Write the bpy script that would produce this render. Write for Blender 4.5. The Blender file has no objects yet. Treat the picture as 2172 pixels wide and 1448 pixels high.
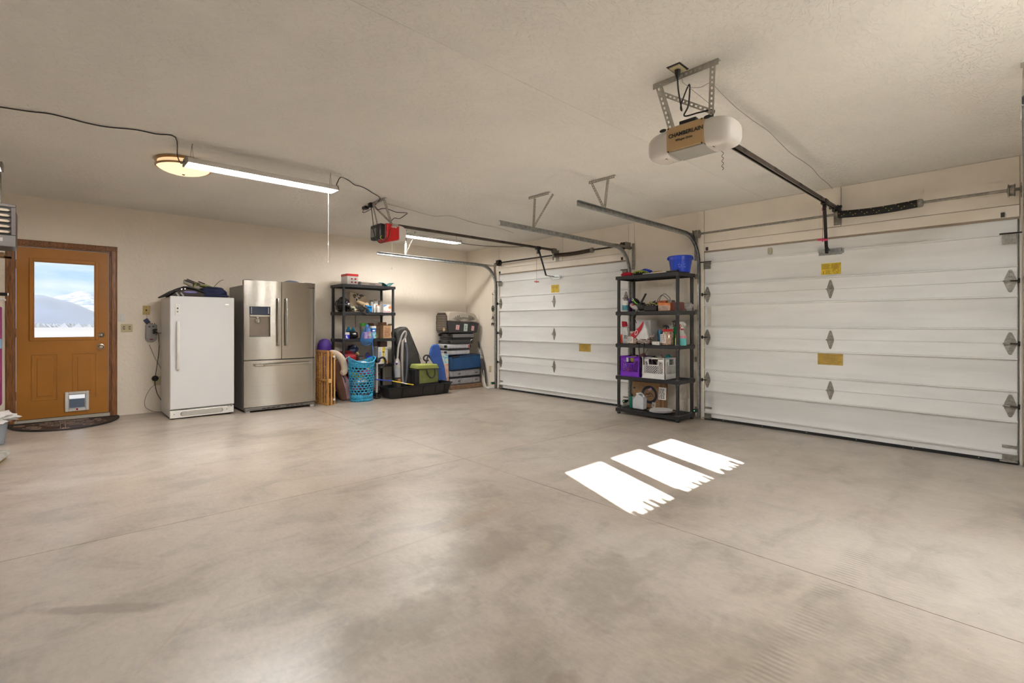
import bpy, bmesh, math, random
from mathutils import Vector, Matrix, noise
random.seed(4)
C = bpy.data.collections.new('garage'); bpy.context.scene.collection.children.link(C)
sc = bpy.context.scene
PI = math.pi
# ---------------------------------------------------------------- camera
F = 1028.0; HOR = 686.0; CZ = 1.203
AZ = math.radians(43.34)
fw = Vector((math.sin(AZ), math.cos(AZ), 0)); rt = Vector((fw.y, -fw.x, 0))
cam = bpy.data.objects.new('camera', bpy.data.cameras.new('camera')); C.objects.link(cam)
cam.data.sensor_width = 36; cam.data.lens = F/2172*36
cam.data.shift_y = -(724-HOR)/2172
cam.data.clip_start = 0.02; cam.data.clip_end = 30000
cam.location = (0, 0, CZ); cam.rotation_euler = (PI/2, 0, -AZ)
sc.camera = cam
# ---------------------------------------------------------------- colour, sky, sun
sc.view_settings.view_transform = 'Standard'; sc.view_settings.look = 'None'
sc.view_settings.gamma = 1; sc.view_settings.exposure = 0.85
sc.view_settings.use_curve_mapping = False
def build_world():
    w = bpy.data.worlds.new('sky'); sc.world = w; w.use_nodes = True
    nt = w.node_tree; n = nt.nodes; l = nt.links; n.clear()
    out = n.new('ShaderNodeOutputWorld'); bg = n.new('ShaderNodeBackground')
    tc = n.new('ShaderNodeTexCoord'); sep = n.new('ShaderNodeSeparateXYZ')
    l.new(tc.outputs['Generated'], sep.inputs[0])
    ramp = n.new('ShaderNodeValToRGB'); l.new(sep.outputs['Z'], ramp.inputs[0])
    e = ramp.color_ramp.elements
    e[0].position = 0.0; e[0].color = (.55, .74, 1.0, 1)
    e[1].position = 0.6; e[1].color = (.25, .45, .85, 1)
    mp = n.new('ShaderNodeMapping'); mp.inputs['Scale'].default_value = (3, 3, 14)
    mp.inputs['Location'].default_value = (.7, .2, .35)
    l.new(tc.outputs['Generated'], mp.inputs[0])
    nz = n.new('ShaderNodeTexNoise'); nz.inputs['Scale'].default_value = 3.2; nz.inputs['Detail'].default_value = 6
    l.new(mp.outputs[0], nz.inputs[0])
    r2 = n.new('ShaderNodeValToRGB'); l.new(nz.outputs[0], r2.inputs[0])
    r2.color_ramp.elements[0].position = .40; r2.color_ramp.elements[1].position = .62
    mix = n.new('ShaderNodeMixRGB'); l.new(r2.outputs[0], mix.inputs[0])
    l.new(ramp.outputs[0], mix.inputs[1]); mix.inputs[2].default_value = (.80, .88, 1, 1)
    l.new(mix.outputs[0], bg.inputs[0]); bg.inputs[1].default_value = .7
    l.new(bg.outputs[0], out.inputs[0])
build_world()
sun = bpy.data.objects.new('sun', bpy.data.lights.new('sun', 'SUN')); C.objects.link(sun)
SUN_EL = math.radians(29)
sd = Vector((.42, 1, 0)).normalized()*math.cos(SUN_EL) + Vector((0, 0, -math.sin(SUN_EL)))
sun.rotation_euler = sd.to_track_quat('-Z', 'Y').to_euler()
sun.data.energy = 60; sun.data.angle = math.radians(.6); sun.data.color = (1, .98, .95)
LAMP_1 = 86.0     # emission of the nearer shop light's tubes
LAMP_2 = 52.0
LAMP_3 = 16.0
LAMP_FILL = 70.0  # added fill lamp, out of view behind the camera
DOME = .55
# ---------------------------------------------------------------- helpers
def pix(u):                       # horizontal direction of a photo column
    return fw + rt*((u-1086)/F)
def PY(u, v, y):
    d = pix(u); s = y/d.y; return Vector((d.x*s, y, CZ-(v-HOR)/F*s))
def PX(u, v, x):
    d = pix(u); s = x/d.x; return Vector((x, d.y*s, CZ-(v-HOR)/F*s))
def PZ(u, v, z):
    d = pix(u); s = (CZ-z)*F/(v-HOR); return Vector((d.x*s, d.y*s, z))
def fz(x): return .0854-.01435*x  # the slab falls towards the vehicle doors
CEIL = 2.625

class B:
    def __init__(s): s.v = []; s.f = []
    def add(s, vs, fs):
        o = len(s.v); s.v += [tuple(p) for p in vs]; s.f += [tuple(i+o for i in f) for f in fs]; return s
    def box(s, x0, x1, y0, y1, z0, z1):
        vs = [(x, y, z) for x in (x0, x1) for y in (y0, y1) for z in (z0, z1)]
        return s.add(vs, [(0,1,3,2), (4,6,7,5), (0,4,5,1), (2,3,7,6), (0,2,6,4), (1,5,7,3)])
    def obox(s, c, ax, ay, az):   # centre and three half-axis vectors
        c = Vector(c); vs = [c+ax*i+ay*j+az*k for i in (-1,1) for j in (-1,1) for k in (-1,1)]
        return s.add(vs, [(0,1,3,2), (4,6,7,5), (0,4,5,1), (2,3,7,6), (0,2,6,4), (1,5,7,3)])
    def bar(s, p, q, w, t, up=(0,0,1)):   # w across, t along 'up'
        p = Vector(p); q = Vector(q); d = q-p; up = Vector(up)
        n = d.normalized(); side = n.cross(up)
        if side.length < 1e-4: side = n.cross(Vector((1,0,0)))
        side.normalize(); u2 = side.cross(n).normalized()
        return s.obox((p+q)/2, d/2, side*w/2, u2*t/2)
    def strap(s, p, q, w, t, up=(0,0,1), pitch=.026):   # perforated strap
        p = Vector(p); q = Vector(q); d = q-p; L = d.length; n = d/L; up = Vector(up)
        side = n.cross(up).normalized(); u2 = side.cross(n).normalized()
        for k in (-1, 1):
            o = side*(w/2-w*.16)*k; s.bar(p+o, q+o, w*.32, t, up)
        m = max(2, int(L/pitch))
        for i in range(m+1):
            c = p+n*(L*i/m); s.bar(c-n*pitch*.26, c+n*pitch*.26, w*.99, t*.96, up)
        return s
    def tube(s, pts, r, n=8, closed=False):
        pts = [Vector(p) for p in pts]; m = len(pts); rs = r if isinstance(r, (list, tuple)) else [r]*m
        vs = []; prev = None
        for i, p in enumerate(pts):
            a = pts[i-1] if (i > 0 or closed) else p; b = pts[(i+1) % m] if (i < m-1 or closed) else p
            t = (b-a).normalized() if (b-a).length > 1e-9 else Vector((0,0,1))
            if prev is None:
                x = t.cross(Vector((0,0,1)));
                if x.length < 1e-3: x = t.cross(Vector((1,0,0)))
            else: x = prev - t*prev.dot(t)
            x.normalize(); y = t.cross(x); prev = x
            for k in range(n):
                a2 = 2*PI*k/n; vs.append(p+(x*math.cos(a2)+y*math.sin(a2))*rs[i])
        fs = []
        for i in range(m if closed else m-1):
            j = (i+1) % m
            for k in range(n):
                fs.append((i*n+k, i*n+(k+1)%n, j*n+(k+1)%n, j*n+k))
        if not closed: fs += [tuple(range(n))[::-1], tuple((m-1)*n+k for k in range(n))]
        return s.add(vs, fs)
    def lathe(s, prof, c, n=24, axis='Z', sx=1, sy=1, cap=True):
        vs = []
        for r, z in prof:
            for k in range(n):
                a = 2*PI*k/n; p = (r*math.cos(a)*sx, r*math.sin(a)*sy, z)
                if axis == 'X': p = (p[2], p[0], p[1])
                if axis == 'Y': p = (p[1], p[2], p[0])
                vs.append(Vector(c)+Vector(p))
        fs = [(i*n+k, i*n+(k+1)%n, (i+1)*n+(k+1)%n, (i+1)*n+k) for i in range(len(prof)-1) for k in range(n)]
        if cap: fs += [tuple(range(n))[::-1], tuple((len(prof)-1)*n+k for k in range(n))]
        return s.add(vs, fs)
    def cyl(s, p, q, r, n=16): return s.tube([p, q], r, n)
    def prism(s, poly, org, ax, ay, az):  # polygon in (ax, ay) extruded along az
        org = Vector(org); ax = Vector(ax); ay = Vector(ay); az = Vector(az); n = len(poly)
        vs = [org+ax*a+ay*b for a, b in poly]+[org+ax*a+ay*b+az for a, b in poly]
        fs = [tuple(range(n))[::-1], tuple(range(n, 2*n))]+[(i, (i+1)%n, (i+1)%n+n, i+n) for i in range(n)]
        return s.add(vs, fs)
    def blob(s, c, r, amp=.12, freq=3, seed=0, n=20, m=12, sq=1.0, rot=None, flat=None):
        c = Vector(c); vs = []; sg = lambda x: math.copysign(abs(x)**sq, x)
        for j in range(m+1):
            ph = PI*j/m
            for k in range(n):
                a = 2*PI*k/n
                d = Vector((sg(math.sin(ph))*sg(math.cos(a)), sg(math.sin(ph))*sg(math.sin(a)), sg(math.cos(ph))))
                q = d*freq+Vector((seed*7.3, seed*1.7, seed))
                g = 1+amp*(noise.noise(q)+.5*noise.noise(q*2.3))
                p = Vector((d.x*r[0]*g, d.y*r[1]*g, d.z*r[2]*g))
                if flat is not None and p.z < -flat*r[2]: p.z = -flat*r[2]
                if rot: p.rotate(rot)
                vs.append(c+p)
        fs = [(j*n+k, (j+1)*n+k, (j+1)*n+(k+1)%n, j*n+(k+1)%n) for j in range(m) for k in range(n)]
        return s.add(vs, fs)
    def grid(s, org, ax, ay, az, n, m, fn):   # sheet: org+ax*u+ay*v+az*fn(u,v)
        org = Vector(org); ax = Vector(ax); ay = Vector(ay); az = Vector(az)
        vs = [org+ax*(i/n)+ay*(j/m)+az*fn(i/n, j/m) for j in range(m+1) for i in range(n+1)]
        return s.add(vs, [(j*(n+1)+i, j*(n+1)+i+1, (j+1)*(n+1)+i+1, (j+1)*(n+1)+i) for j in range(m) for i in range(n)])
    def mesh(s, name, off=None):
        me = bpy.data.meshes.new(name); o = Vector(off) if off is not None else Vector((0,0,0))
        me.from_pydata([tuple(Vector(p)-o) for p in s.v], [], s.f)
        bm = bmesh.new(); bm.from_mesh(me); bmesh.ops.recalc_face_normals(bm, faces=bm.faces)
        bm.to_mesh(me); bm.free()
        me.shade_smooth(); me.set_sharp_from_angle(angle=math.radians(38))
        return me
def tag(o, label=None, cat=None, group=None, kind=None):
    if label: o['label'] = label
    if cat: o['category'] = cat
    if group: o['group'] = group
    if kind: o['kind'] = kind
    return o
def wloc(o):
    p = Vector((0,0,0))
    while o: p += o.location; o = o.parent
    return p
def ob(name, b, m, parent=None, bevel=0, solid=0, label=None, seg=2, sub=0, kind=None):
    """one mesh object from builder b (world coordinates)"""
    xs = [p[0] for p in b.v]; ys = [p[1] for p in b.v]; zs = [p[2] for p in b.v]
    c = Vector(((min(xs)+max(xs))/2, (min(ys)+max(ys))/2, min(zs)))
    me = b.mesh(name, c); o = bpy.data.objects.new(name, me); C.objects.link(o)
    if m: me.materials.append(m)
    if parent: o.parent = parent; o.location = c-wloc(parent)
    else: o.location = c
    if solid:
        md = o.modifiers.new('solid', 'SOLIDIFY'); md.thickness = solid; md.offset = 0
    if bevel:
        md = o.modifiers.new('bevel', 'BEVEL'); md.width = bevel; md.segments = seg; md.limit_method = 'ANGLE'
    if sub:
        md = o.modifiers.new('sub', 'SUBSURF'); md.levels = sub; md.render_levels = sub
    if label: o['label'] = label
    if kind: o['kind'] = kind
    return o
def one(name, b, m, label, cat, group=None, kind=None, **k):
    return tag(ob(name, b, m, **k), label, cat, group, kind)
def thing(name, label, cat, loc, group=None, kind=None):
    o = bpy.data.objects.new(name, None); C.objects.link(o); o.location = loc; o.empty_display_size = .05
    return tag(o, label, cat, group, kind)
def inst(name, me, parent, loc, rot=None, scale=None, m=None):
    o = bpy.data.objects.new(name, me); C.objects.link(o); o.parent = parent
    o.location = Vector(loc)-wloc(parent)
    if rot: o.rotation_euler = rot
    if scale: o.scale = scale
    return o
def move(t, T, R=None):
    """re-pose a finished thing: rotate about its base, then set location"""
    if R is not None: t.rotation_euler = R
    t.location = T
def text(name, body, size, org, right, up, m, parent, depth=.0006, align='LEFT', bold=0, sx=1.0):
    cu = bpy.data.curves.new(name, 'FONT'); cu.body = body; cu.size = size; cu.align_x = align
    cu.extrude = depth; cu.offset = bold; cu.resolution_u = 2
    t = bpy.data.objects.new('tmp', cu); C.objects.link(t)
    dg = bpy.context.evaluated_depsgraph_get(); me = bpy.data.meshes.new_from_object(t.evaluated_get(dg))
    bpy.data.objects.remove(t); bpy.data.curves.remove(cu)
    r = Vector(right).normalized(); u = Vector(up); u = (u-r*u.dot(r)).normalized(); n = r.cross(u)
    M = Matrix((r*sx, u, n)).transposed().to_4x4(); M.translation = Vector(org)-wloc(parent)
    me.transform(M); me.materials.clear(); me.materials.append(m)
    o = bpy.data.objects.new(name, me); C.objects.link(o); o.parent = parent
    return o
def dashes(b, org, right, up, w, h, rows, fill=.8, th=.5, rng=None, depth=.0008):
    """small printed words in rows, as thin ink marks"""
    rng = rng or random.Random(3); r = Vector(right).normalized(); u = Vector(up).normalized(); n = r.cross(u)
    rh = h/rows
    for i in range(rows):
        x = 0; lim = w*(fill+rng.random()*(1-fill))
        while x < lim:
            L = min(rh*th*(1+3*rng.random()), lim-x)
            if L > .001: b.obox(Vector(org)+r*(x+L/2)-u*(rh*(i+.5)), r*L/2, u*rh*th/2, n*depth)
            x += L+rh*.35
    return b
# ---------------------------------------------------------------- materials
MC = {}
def mat(name, col, rough=.5, metal=0, var=.0, vs=8, bump=0, bs=60, emit=0, spec=.5, trans=0, alpha=1, coat=0, col2=None, stretch=None, sheen=0, ecol=None):
    if name in MC: return MC[name]
    m = bpy.data.materials.new(name); m.use_nodes = True; MC[name] = m
    nt = m.node_tree; n = nt.nodes; l = nt.links; p = n['Principled BSDF']
    c = tuple(col)+(1,); p.inputs['Base Color'].default_value = c
    p.inputs['Roughness'].default_value = rough; p.inputs['Metallic'].default_value = metal
    p.inputs['Specular IOR Level'].default_value = spec
    if trans: p.inputs['Transmission Weight'].default_value = trans
    if alpha < 1: p.inputs['Alpha'].default_value = alpha
    if coat: p.inputs['Coat Weight'].default_value = coat
    if sheen: p.inputs['Sheen Weight'].default_value = sheen
    if emit:
        p.inputs['Emission Color'].default_value = tuple(ecol or col)+(1,); p.inputs['Emission Strength'].default_value = emit
    tc = n.new('ShaderNodeTexCoord'); mp = n.new('ShaderNodeMapping'); l.new(tc.outputs['Object'], mp.inputs[0])
    if stretch: mp.inputs['Scale'].default_value = stretch
    if not var and not bump and not emit: var = .06
    if var:
        z = n.new('ShaderNodeTexNoise'); z.inputs['Scale'].default_value = vs; z.inputs['Detail'].default_value = 5
        l.new(mp.outputs[0], z.inputs[0]); r = n.new('ShaderNodeValToRGB'); l.new(z.outputs[0], r.inputs[0])
        d = col2 or tuple(x*(1-var*2) for x in col)
        r.color_ramp.elements[0].position = .35; r.color_ramp.elements[1].position = .65
        r.color_ramp.elements[0].color = tuple(d)+(1,); r.color_ramp.elements[1].color = c
        l.new(r.outputs[0], p.inputs['Base Color'])
    if bump:
        z = n.new('ShaderNodeTexNoise'); z.inputs['Scale'].default_value = bs; z.inputs['Detail'].default_value = 4
        l.new(mp.outputs[0], z.inputs[0]); bp = n.new('ShaderNodeBump'); bp.inputs['Strength'].default_value = bump
        bp.inputs['Distance'].default_value = .01
        l.new(z.outputs[0], bp.inputs['Height']); l.new(bp.outputs[0], p.inputs['Normal'])
    return m
def knockdown(name, col, strength, rough=.6):
    m = mat(name, col, rough=rough, var=.035, vs=1.2)
    nt = m.node_tree; n = nt.nodes; l = nt.links; p = n['Principled BSDF']
    tc = n.new('ShaderNodeTexCoord'); mp = n.new('ShaderNodeMapping'); l.new(tc.outputs['Object'], mp.inputs[0])
    mp.inputs['Scale'].default_value = (1, 1.8, 1)
    z0 = n.new('ShaderNodeTexNoise'); z0.inputs['Scale'].default_value = 6; l.new(mp.outputs[0], z0.inputs[0])
    add = n.new('ShaderNodeMixRGB'); add.inputs[0].default_value = .12; l.new(mp.outputs[0], add.inputs[1]); l.new(z0.outputs['Color'], add.inputs[2])
    z = n.new('ShaderNodeTexNoise'); z.inputs['Scale'].default_value = 26; z.inputs['Detail'].default_value = 3
    l.new(add.outputs[0], z.inputs[0]); r = n.new('ShaderNodeValToRGB'); l.new(z.outputs[0], r.inputs[0])
    r.color_ramp.elements[0].position = .47; r.color_ramp.elements[1].position = .56
    b = n.new('ShaderNodeBump'); b.inputs['Strength'].default_value = strength; b.inputs['Distance'].default_value = .004
    l.new(r.outputs[0], b.inputs['Height']); l.new(b.outputs[0], p.inputs['Normal'])
    return m
M_wall = knockdown('wall_paint', (.84, .755, .64), .22)
M_ceil = knockdown('ceiling_paint', (.80, .77, .715), .6)
M_trimw = mat('header_paint', (.84, .765, .66), rough=.5, var=.04, vs=3)
M_oak = mat('oak', (.30, .115, .032), rough=.38, var=.3, vs=14, stretch=(9, 9, .6), bump=.05, bs=30)
M_doorp = mat('door_paint', (.43, .17, .018), rough=.42, var=.06, vs=3, bump=.03, bs=40)
M_panel = mat('vehicle_door_white', (.80, .795, .78), rough=.42, var=.05, vs=2.2, stretch=(1, .6, 4))
M_galv = mat('galvanised_steel', (.42, .43, .42), rough=.38, metal=.9, var=.18, vs=30)
M_galvd = mat('dull_galvanised', (.36, .335, .29), rough=.55, metal=.6, var=.2, vs=40)
M_bracket = mat('perforated_bracket', (.48, .45, .39), rough=.5, metal=.5, var=.12, vs=30)
M_black = mat('black_plastic', (.007, .007, .0075), rough=.42, var=.2, vs=20)
M_shelf = mat('charcoal_plastic', (.013, .013, .014), rough=.45, bump=.04, bs=200)
M_rubber = mat('black_rubber', (.01, .01, .01), rough=.7, bump=.05)
M_cord = mat('black_cord', (.02, .016, .013), rough=.55)
M_greycord = mat('grey_cord', (.36, .34, .31), rough=.55)
M_dark = mat('dark_steel', (.05, .04, .032), rough=.4, metal=.7, var=.2)
M_white = mat('white_plastic', (.78, .76, .72), rough=.35)
M_appl = mat('white_enamel', (.68, .675, .675), rough=.32, bump=.06, bs=260)
M_red = mat('red_plastic', (.55, .012, .015), rough=.3)
M_ivory = mat('ivory_plastic', (.55, .47, .28), rough=.35)
M_ink = mat('dark_ink', (.03, .028, .026), rough=.7)
M_chrome = mat('satin_nickel', (.62, .59, .54), rough=.22, metal=1, var=.05)
M_card = mat('cardboard', (.40, .235, .115), rough=.8, var=.12, vs=25)
M_cardd = mat('cardboard_inside', (.24, .13, .06), rough=.85, var=.12, vs=25)
def concrete():
    m = mat('concrete', (.42, .36, .295), rough=.4, var=0, bump=0, spec=.38)
    nt = m.node_tree; n = nt.nodes; l = nt.links; p = n['Principled BSDF']
    for x in list(n):
        if x.type in ('TEX_NOISE', 'VALTORGB'): n.remove(x)
    geo = n.new('ShaderNodeNewGeometry'); P = geo.outputs['Position']
    def noi(scale, detail=6, st=(1,1,1), rough=.55, dist=0):
        mp = n.new('ShaderNodeMapping'); mp.inputs['Scale'].default_value = st; l.new(P, mp.inputs[0])
        z = n.new('ShaderNodeTexNoise'); z.inputs['Scale'].default_value = scale; z.inputs['Detail'].default_value = detail
        z.inputs['Roughness'].default_value = rough; z.inputs['Distortion'].default_value = dist
        l.new(mp.outputs[0], z.inputs[0]); return z.outputs[0]
    def rmp(src, stops):
        r = n.new('ShaderNodeValToRGB'); l.new(src, r.inputs[0]); e = r.color_ramp.elements
        while len(e) < len(stops): e.new(.5)
        for q, (a, c) in zip(e, stops): q.position = a; q.color = (c if isinstance(c, tuple) else (c, c, c))+(1,)
        return r.outputs[0]
    def mixc(f, a, b, mode='MIX'):
        x = n.new('ShaderNodeMixRGB'); x.blend_type = mode
        if isinstance(f, float): x.inputs[0].default_value = f
        else: l.new(f, x.inputs[0])
        for i, q in ((1, a), (2, b)):
            if isinstance(q, tuple): x.inputs[i].default_value = q+(1,)
            else: l.new(q, x.inputs[i])
        return x.outputs[0]
    def mth(op, a, b=None):
        x = n.new('ShaderNodeMath'); x.operation = op
        for i, q in enumerate((a, b)):
            if q is None: continue
            if isinstance(q, (int, float)): x.inputs[i].default_value = q
            else: l.new(q, x.inputs[i])
        return x.outputs[0]
    base = rmp(noi(.55, 5, dist=.6), [(.36, (.385, .325, .265)), (.5, (.465, .405, .345)), (.66, (.53, .475, .415))])
    mott = rmp(noi(2.3, 8, (1, 1.6, 1), .62, .8), [(.33, .68), (.48, .90), (.62, 1.0)])
    c = mixc(.85, base, mott, 'MULTIPLY')
    grain = rmp(noi(28, 8, (1.8, 1, 1), .7), [(.3, .80), (.6, 1.0)])
    c = mixc(.7, c, grain, 'MULTIPLY')
    swirl = rmp(noi(1.1, 3, (3.5, 1, 1), .5, 2.2), [(.47, 0.), (.53, 1.), (.58, 0.)])
    c = mixc(mth('MULTIPLY', swirl, .13), c, (.55, .48, .40))
    specks = rmp(noi(75, 2, (1, 1.6, 1), .4), [(.185, 1.), (.20, 0.)])
    c = mixc(mth('MULTIPLY', specks, .75), c, (.07, .055, .045))
    sep = n.new('ShaderNodeSeparateXYZ'); l.new(P, sep.inputs[0]); X, Y = sep.outputs['X'], sep.outputs['Y']
    def band(v, c0, hw, soft):      # 1 inside |v-c0|<hw
        d = mth('ABSOLUTE', mth('SUBTRACT', v, c0))
        mr = n.new('ShaderNodeMapRange'); l.new(d, mr.inputs[0])
        mr.inputs[1].default_value = hw; mr.inputs[2].default_value = hw+soft; mr.inputs[3].default_value = 1; mr.inputs[4].default_value = 0
        return mr.outputs[0]
    # tyre tread marks running in from the nearer vehicle door
    wav = n.new('ShaderNodeTexWave'); wav.wave_type = 'BANDS'; wav.bands_direction = 'X'
    wav.inputs['Scale'].default_value = 12; wav.inputs['Distortion'].default_value = 1.5; wav.inputs['Detail'].default_value = 1
    l.new(P, wav.inputs[0])
    chev = mth('GREATER_THAN', wav.outputs['Fac'], .5)
    for yc, hw, xa, xb, st in ((.575, .045, 1.5, 5.8, .26), (.45, .15, 1.3, 5.9, .10), (2.25, .12, 4.7, 5.9, .30), (2.05, .05, 3.0, 5.9, .2)):
        t = mth('MULTIPLY', band(Y, yc, hw, .03), band(X, (xa+xb)/2, (xb-xa)/2-.2, .4))
        t = mth('MULTIPLY', mth('MULTIPLY', t, chev), mth('MULTIPLY', rmp(noi(5, 4), [(.35, .1), (.6, 1.)]), st))
        c = mixc(t, c, (.13, .11, .09))
    # old patches and spills: (x, y, rx, ry, strength, colour)
    wob = noi(7, 5)
    for (sx, sy, rx, ry, ang, st, colr) in ((.12, 2.50, .27, .035, -.65, .42, (.17, .135, .11)), (1.75, 1.28, .30, .2, .5, .34, (.15, .12, .10)),
                                       (1.45, 1.85, .38, .19, .3, .38, (.17, .135, .11)), (.95, 1.62, .36, .15, .2, .40, (.18, .14, .11)), (1.2, 1.2, .30, .10, .8, .2, (.17, .13, .10)),
                                       (.30, 2.10, .20, .012, -2.2, .22, (.34, .20, .09)), (1.35, 2.18, .95, .012, .02, .25, (.27, .19, .12)), (1.78, 2.23, .3, .035, .02, .4, (.30, .21, .13)),
                                       (5.3, 2.6, .35, .12, 0, .3, (.15, .13, .12)), (4.9, 3.4, .2, .1, 0, .35, (.14, .12, .10)),
                                       (.85, 2.02, .2, .1, .4, .22, (.15, .12, .10)), (1.15, 1.0, .07, .05, 0, .35, (.16, .12, .09)), (4.35, -.02, .2, .07, .3, .4, (.16, .13, .11)),
                                       (1.75, 5.3, .5, .12, .1, .25, (.18, .14, .11)), (1.1, 6.3, .5, .1, .1, .3, (.17, .14, .12))):
        dx = mth('SUBTRACT', X, sx); dy = mth('SUBTRACT', Y, sy); ca, sa = math.cos(ang), math.sin(ang)
        a = mth('DIVIDE', mth('ADD', mth('MULTIPLY', dx, ca), mth('MULTIPLY', dy, sa)), rx)
        b = mth('DIVIDE', mth('SUBTRACT', mth('MULTIPLY', dy, ca), mth('MULTIPLY', dx, sa)), ry)
        rr = mth('ADD', mth('SQRT', mth('ADD', mth('MULTIPLY', a, a), mth('MULTIPLY', b, b))), mth('MULTIPLY', mth('SUBTRACT', wob, .5), 2.2))
        mr = n.new('ShaderNodeMapRange'); l.new(rr, mr.inputs[0])
        mr.inputs[1].default_value = .6; mr.inputs[2].default_value = 1.15; mr.inputs[3].default_value = st; mr.inputs[4].default_value = 0
        c = mixc(mr.outputs[0], c, colr)
    l.new(c, p.inputs['Base Color'])
    l.new(rmp(noi(3.2, 6, (1, 1.5, 1), .6), [(.3, .290), (.7, .37)]), p.inputs['Roughness'])
    bp = n.new('ShaderNodeBump'); bp.inputs['Strength'].default_value = .18; bp.inputs['Distance'].default_value = .008
    l.new(noi(9, 8, (1.3, 1, 1), .6), bp.inputs['Height']); l.new(bp.outputs[0], p.inputs['Normal'])
    return m
M_conc = concrete()
# ================================================================ THE ROOM
XL, XR, YF, YB = -2.4, 5.95, -.55, 7.633
WT = .14
def slab(b, x0, x1, y0, y1, t0=0, t1=.1):
    vs = []
    for x in (x0, x1):
        for y in (y0, y1):
            vs += [(x, y, fz(x)-t1), (x, y, fz(x)-t0)]
    return b.add(vs, [(0,1,3,2), (4,6,7,5), (0,4,5,1), (2,3,7,6), (0,2,6,4), (1,5,7,3)])
floor = ob('floor', slab(B(), XL-WT, XR+.3, YF-WT, YB+WT, .012, .16), M_conc, kind='structure')
tag(floor, 'worn beige concrete garage floor in four poured slabs', 'floor')
G = .0022
for (x0, x1) in ((XL-WT, 2.545-G), (2.545+G, XR+.3)):
    for (y0, y1) in ((YF-WT, 3.293-G), (3.293+G, YB+WT)):
        ob('slab', slab(B(), x0, x1, y0, y1, 0, .0119), M_conc, floor)
ceil = ob('ceiling', B().box(XL-WT, XR+WT, YF-WT, YB+WT, CEIL+.012, CEIL+.1), M_ceil, kind='structure')
tag(ceil, 'textured off-white garage ceiling', 'ceiling')
for (y0, y1) in ((YF-WT, 2.036), (2.0385, YB+WT)):
    ob('ceiling_panel', B().box(XL-WT, XR+WT, y0, y1, CEIL, CEIL+.0119), M_ceil, ceil)
def wall(name, b, label): return tag(ob(name, b, M_wall, kind='structure'), label, 'wall')
DX0, DX1, DZ1 = -.335, .500, 2.080       # entry door opening
b = B().box(XL-WT, DX0, YB, YB+WT, -.05, CEIL).box(DX1, XR+WT, YB, YB+WT, -.05, CEIL).box(DX0, DX1, YB, YB+WT, DZ1, CEIL)
wall('wall_back', b, 'cream painted wall behind the fridges')
GD = ((.035, 2.79), (3.875, 6.66)); GZ = 2.105
b = B()
for (y0, y1) in ((YF-WT, GD[0][0]), (GD[0][1], GD[1][0]), (GD[1][1], YB)): b.box(XR, XR+WT, y0, y1, -.05, CEIL)
for (y0, y1) in GD: b.box(XR, XR+WT, y0, y1, GZ, CEIL)
wall('wall_right', b, 'cream painted wall holding the two vehicle doors')
WX = ((1.57, 2.09), (2.19, 2.71), (2.81, 3.33)); WZ = (1.345, 1.925)
b = B().box(XL-WT, WX[0][0], YF-WT, YF, -.05, CEIL).box(WX[2][1], XR+WT, YF-WT, YF, -.05, CEIL)
b.box(WX[0][0], WX[2][1], YF-WT, YF, -.05, WZ[0]).box(WX[0][0], WX[2][1], YF-WT, YF, WZ[1], CEIL)
for a, c in ((WX[0][1], WX[1][0]), (WX[1][1], WX[2][0])): b.box(a, c, YF-WT, YF, WZ[0], WZ[1])
wall('wall_front', b, 'cream painted wall behind the camera')
b = B().box(XL-WT, XL, YF, .8, -.05, CEIL).box(XL-WT, XL, 3.4, YB, -.05, CEIL).box(XL-WT, XL, .8, 3.4, -.05, .95).box(XL-WT, XL, .8, 3.4, 2.1, CEIL)
wall('wall_left', b, 'cream painted wall out of view on the left')
M_glass = mat('clear_glass', (1, 1, 1), rough=.0, trans=1, spec=.3)
def thin_glass():
    m = bpy.data.materials.new('pane_glass'); m.use_nodes = True; n = m.node_tree.nodes; l = m.node_tree.links
    n.remove(n['Principled BSDF']); o = n['Material Output']
    t = n.new('ShaderNodeBsdfTransparent'); g = n.new('ShaderNodeBsdfGlossy'); g.inputs['Roughness'].default_value = .02
    t.inputs[0].default_value = (.95, .97, .97, 1)
    f = n.new('ShaderNodeFresnel'); f.inputs[0].default_value = 1.45; x = n.new('ShaderNodeMixShader')
    l.new(f.outputs[0], x.inputs[0]); l.new(t.outputs[0], x.inputs[1]); l.new(g.outputs[0], x.inputs[2]); l.new(x.outputs[0], o.inputs[0])
    return m
M_pane = thin_glass()
for i, (a, c) in enumerate(WX):
    w = thing('window_%d' % (i+1), 'white framed window pane in the wall behind the camera', 'window', ((a+c)/2, YF-.07, WZ[0]), kind='structure')
    fr = B()
    for (x0, x1, z0, z1) in ((a, a+.006, *WZ), (c-.006, c, *WZ), (a, c, WZ[0], WZ[0]+.006), (a, c, WZ[1]-.006, WZ[1])): fr.box(x0, x1, YF-.10, YF-.04, z0, z1)
    ob('window_frame', fr, M_white, w)
    ob('glass_pane', B().box(a+.006, c-.006, YF-.073, YF-.069, WZ[0]+.006, WZ[1]-.006), M_pane, w)
w = thing('window_4', 'wide window in the left wall', 'window', (XL-.07, 2.1, .95), kind='structure')  # unseen window, added to bring more daylight into the room
fr = B().box(XL-.1, XL-.04, .8, .84, .95, 2.1).box(XL-.1, XL-.04, 3.36, 3.4, .95, 2.1).box(XL-.1, XL-.04, .84, 3.36, .95, .99).box(XL-.1, XL-.04, .84, 3.36, 2.06, 2.1)
ob('window_frame', fr, M_white, w); ob('glass_pane', B().box(XL-.073, XL-.069, .84, 3.36, .99, 2.06), M_pane, w)
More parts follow.
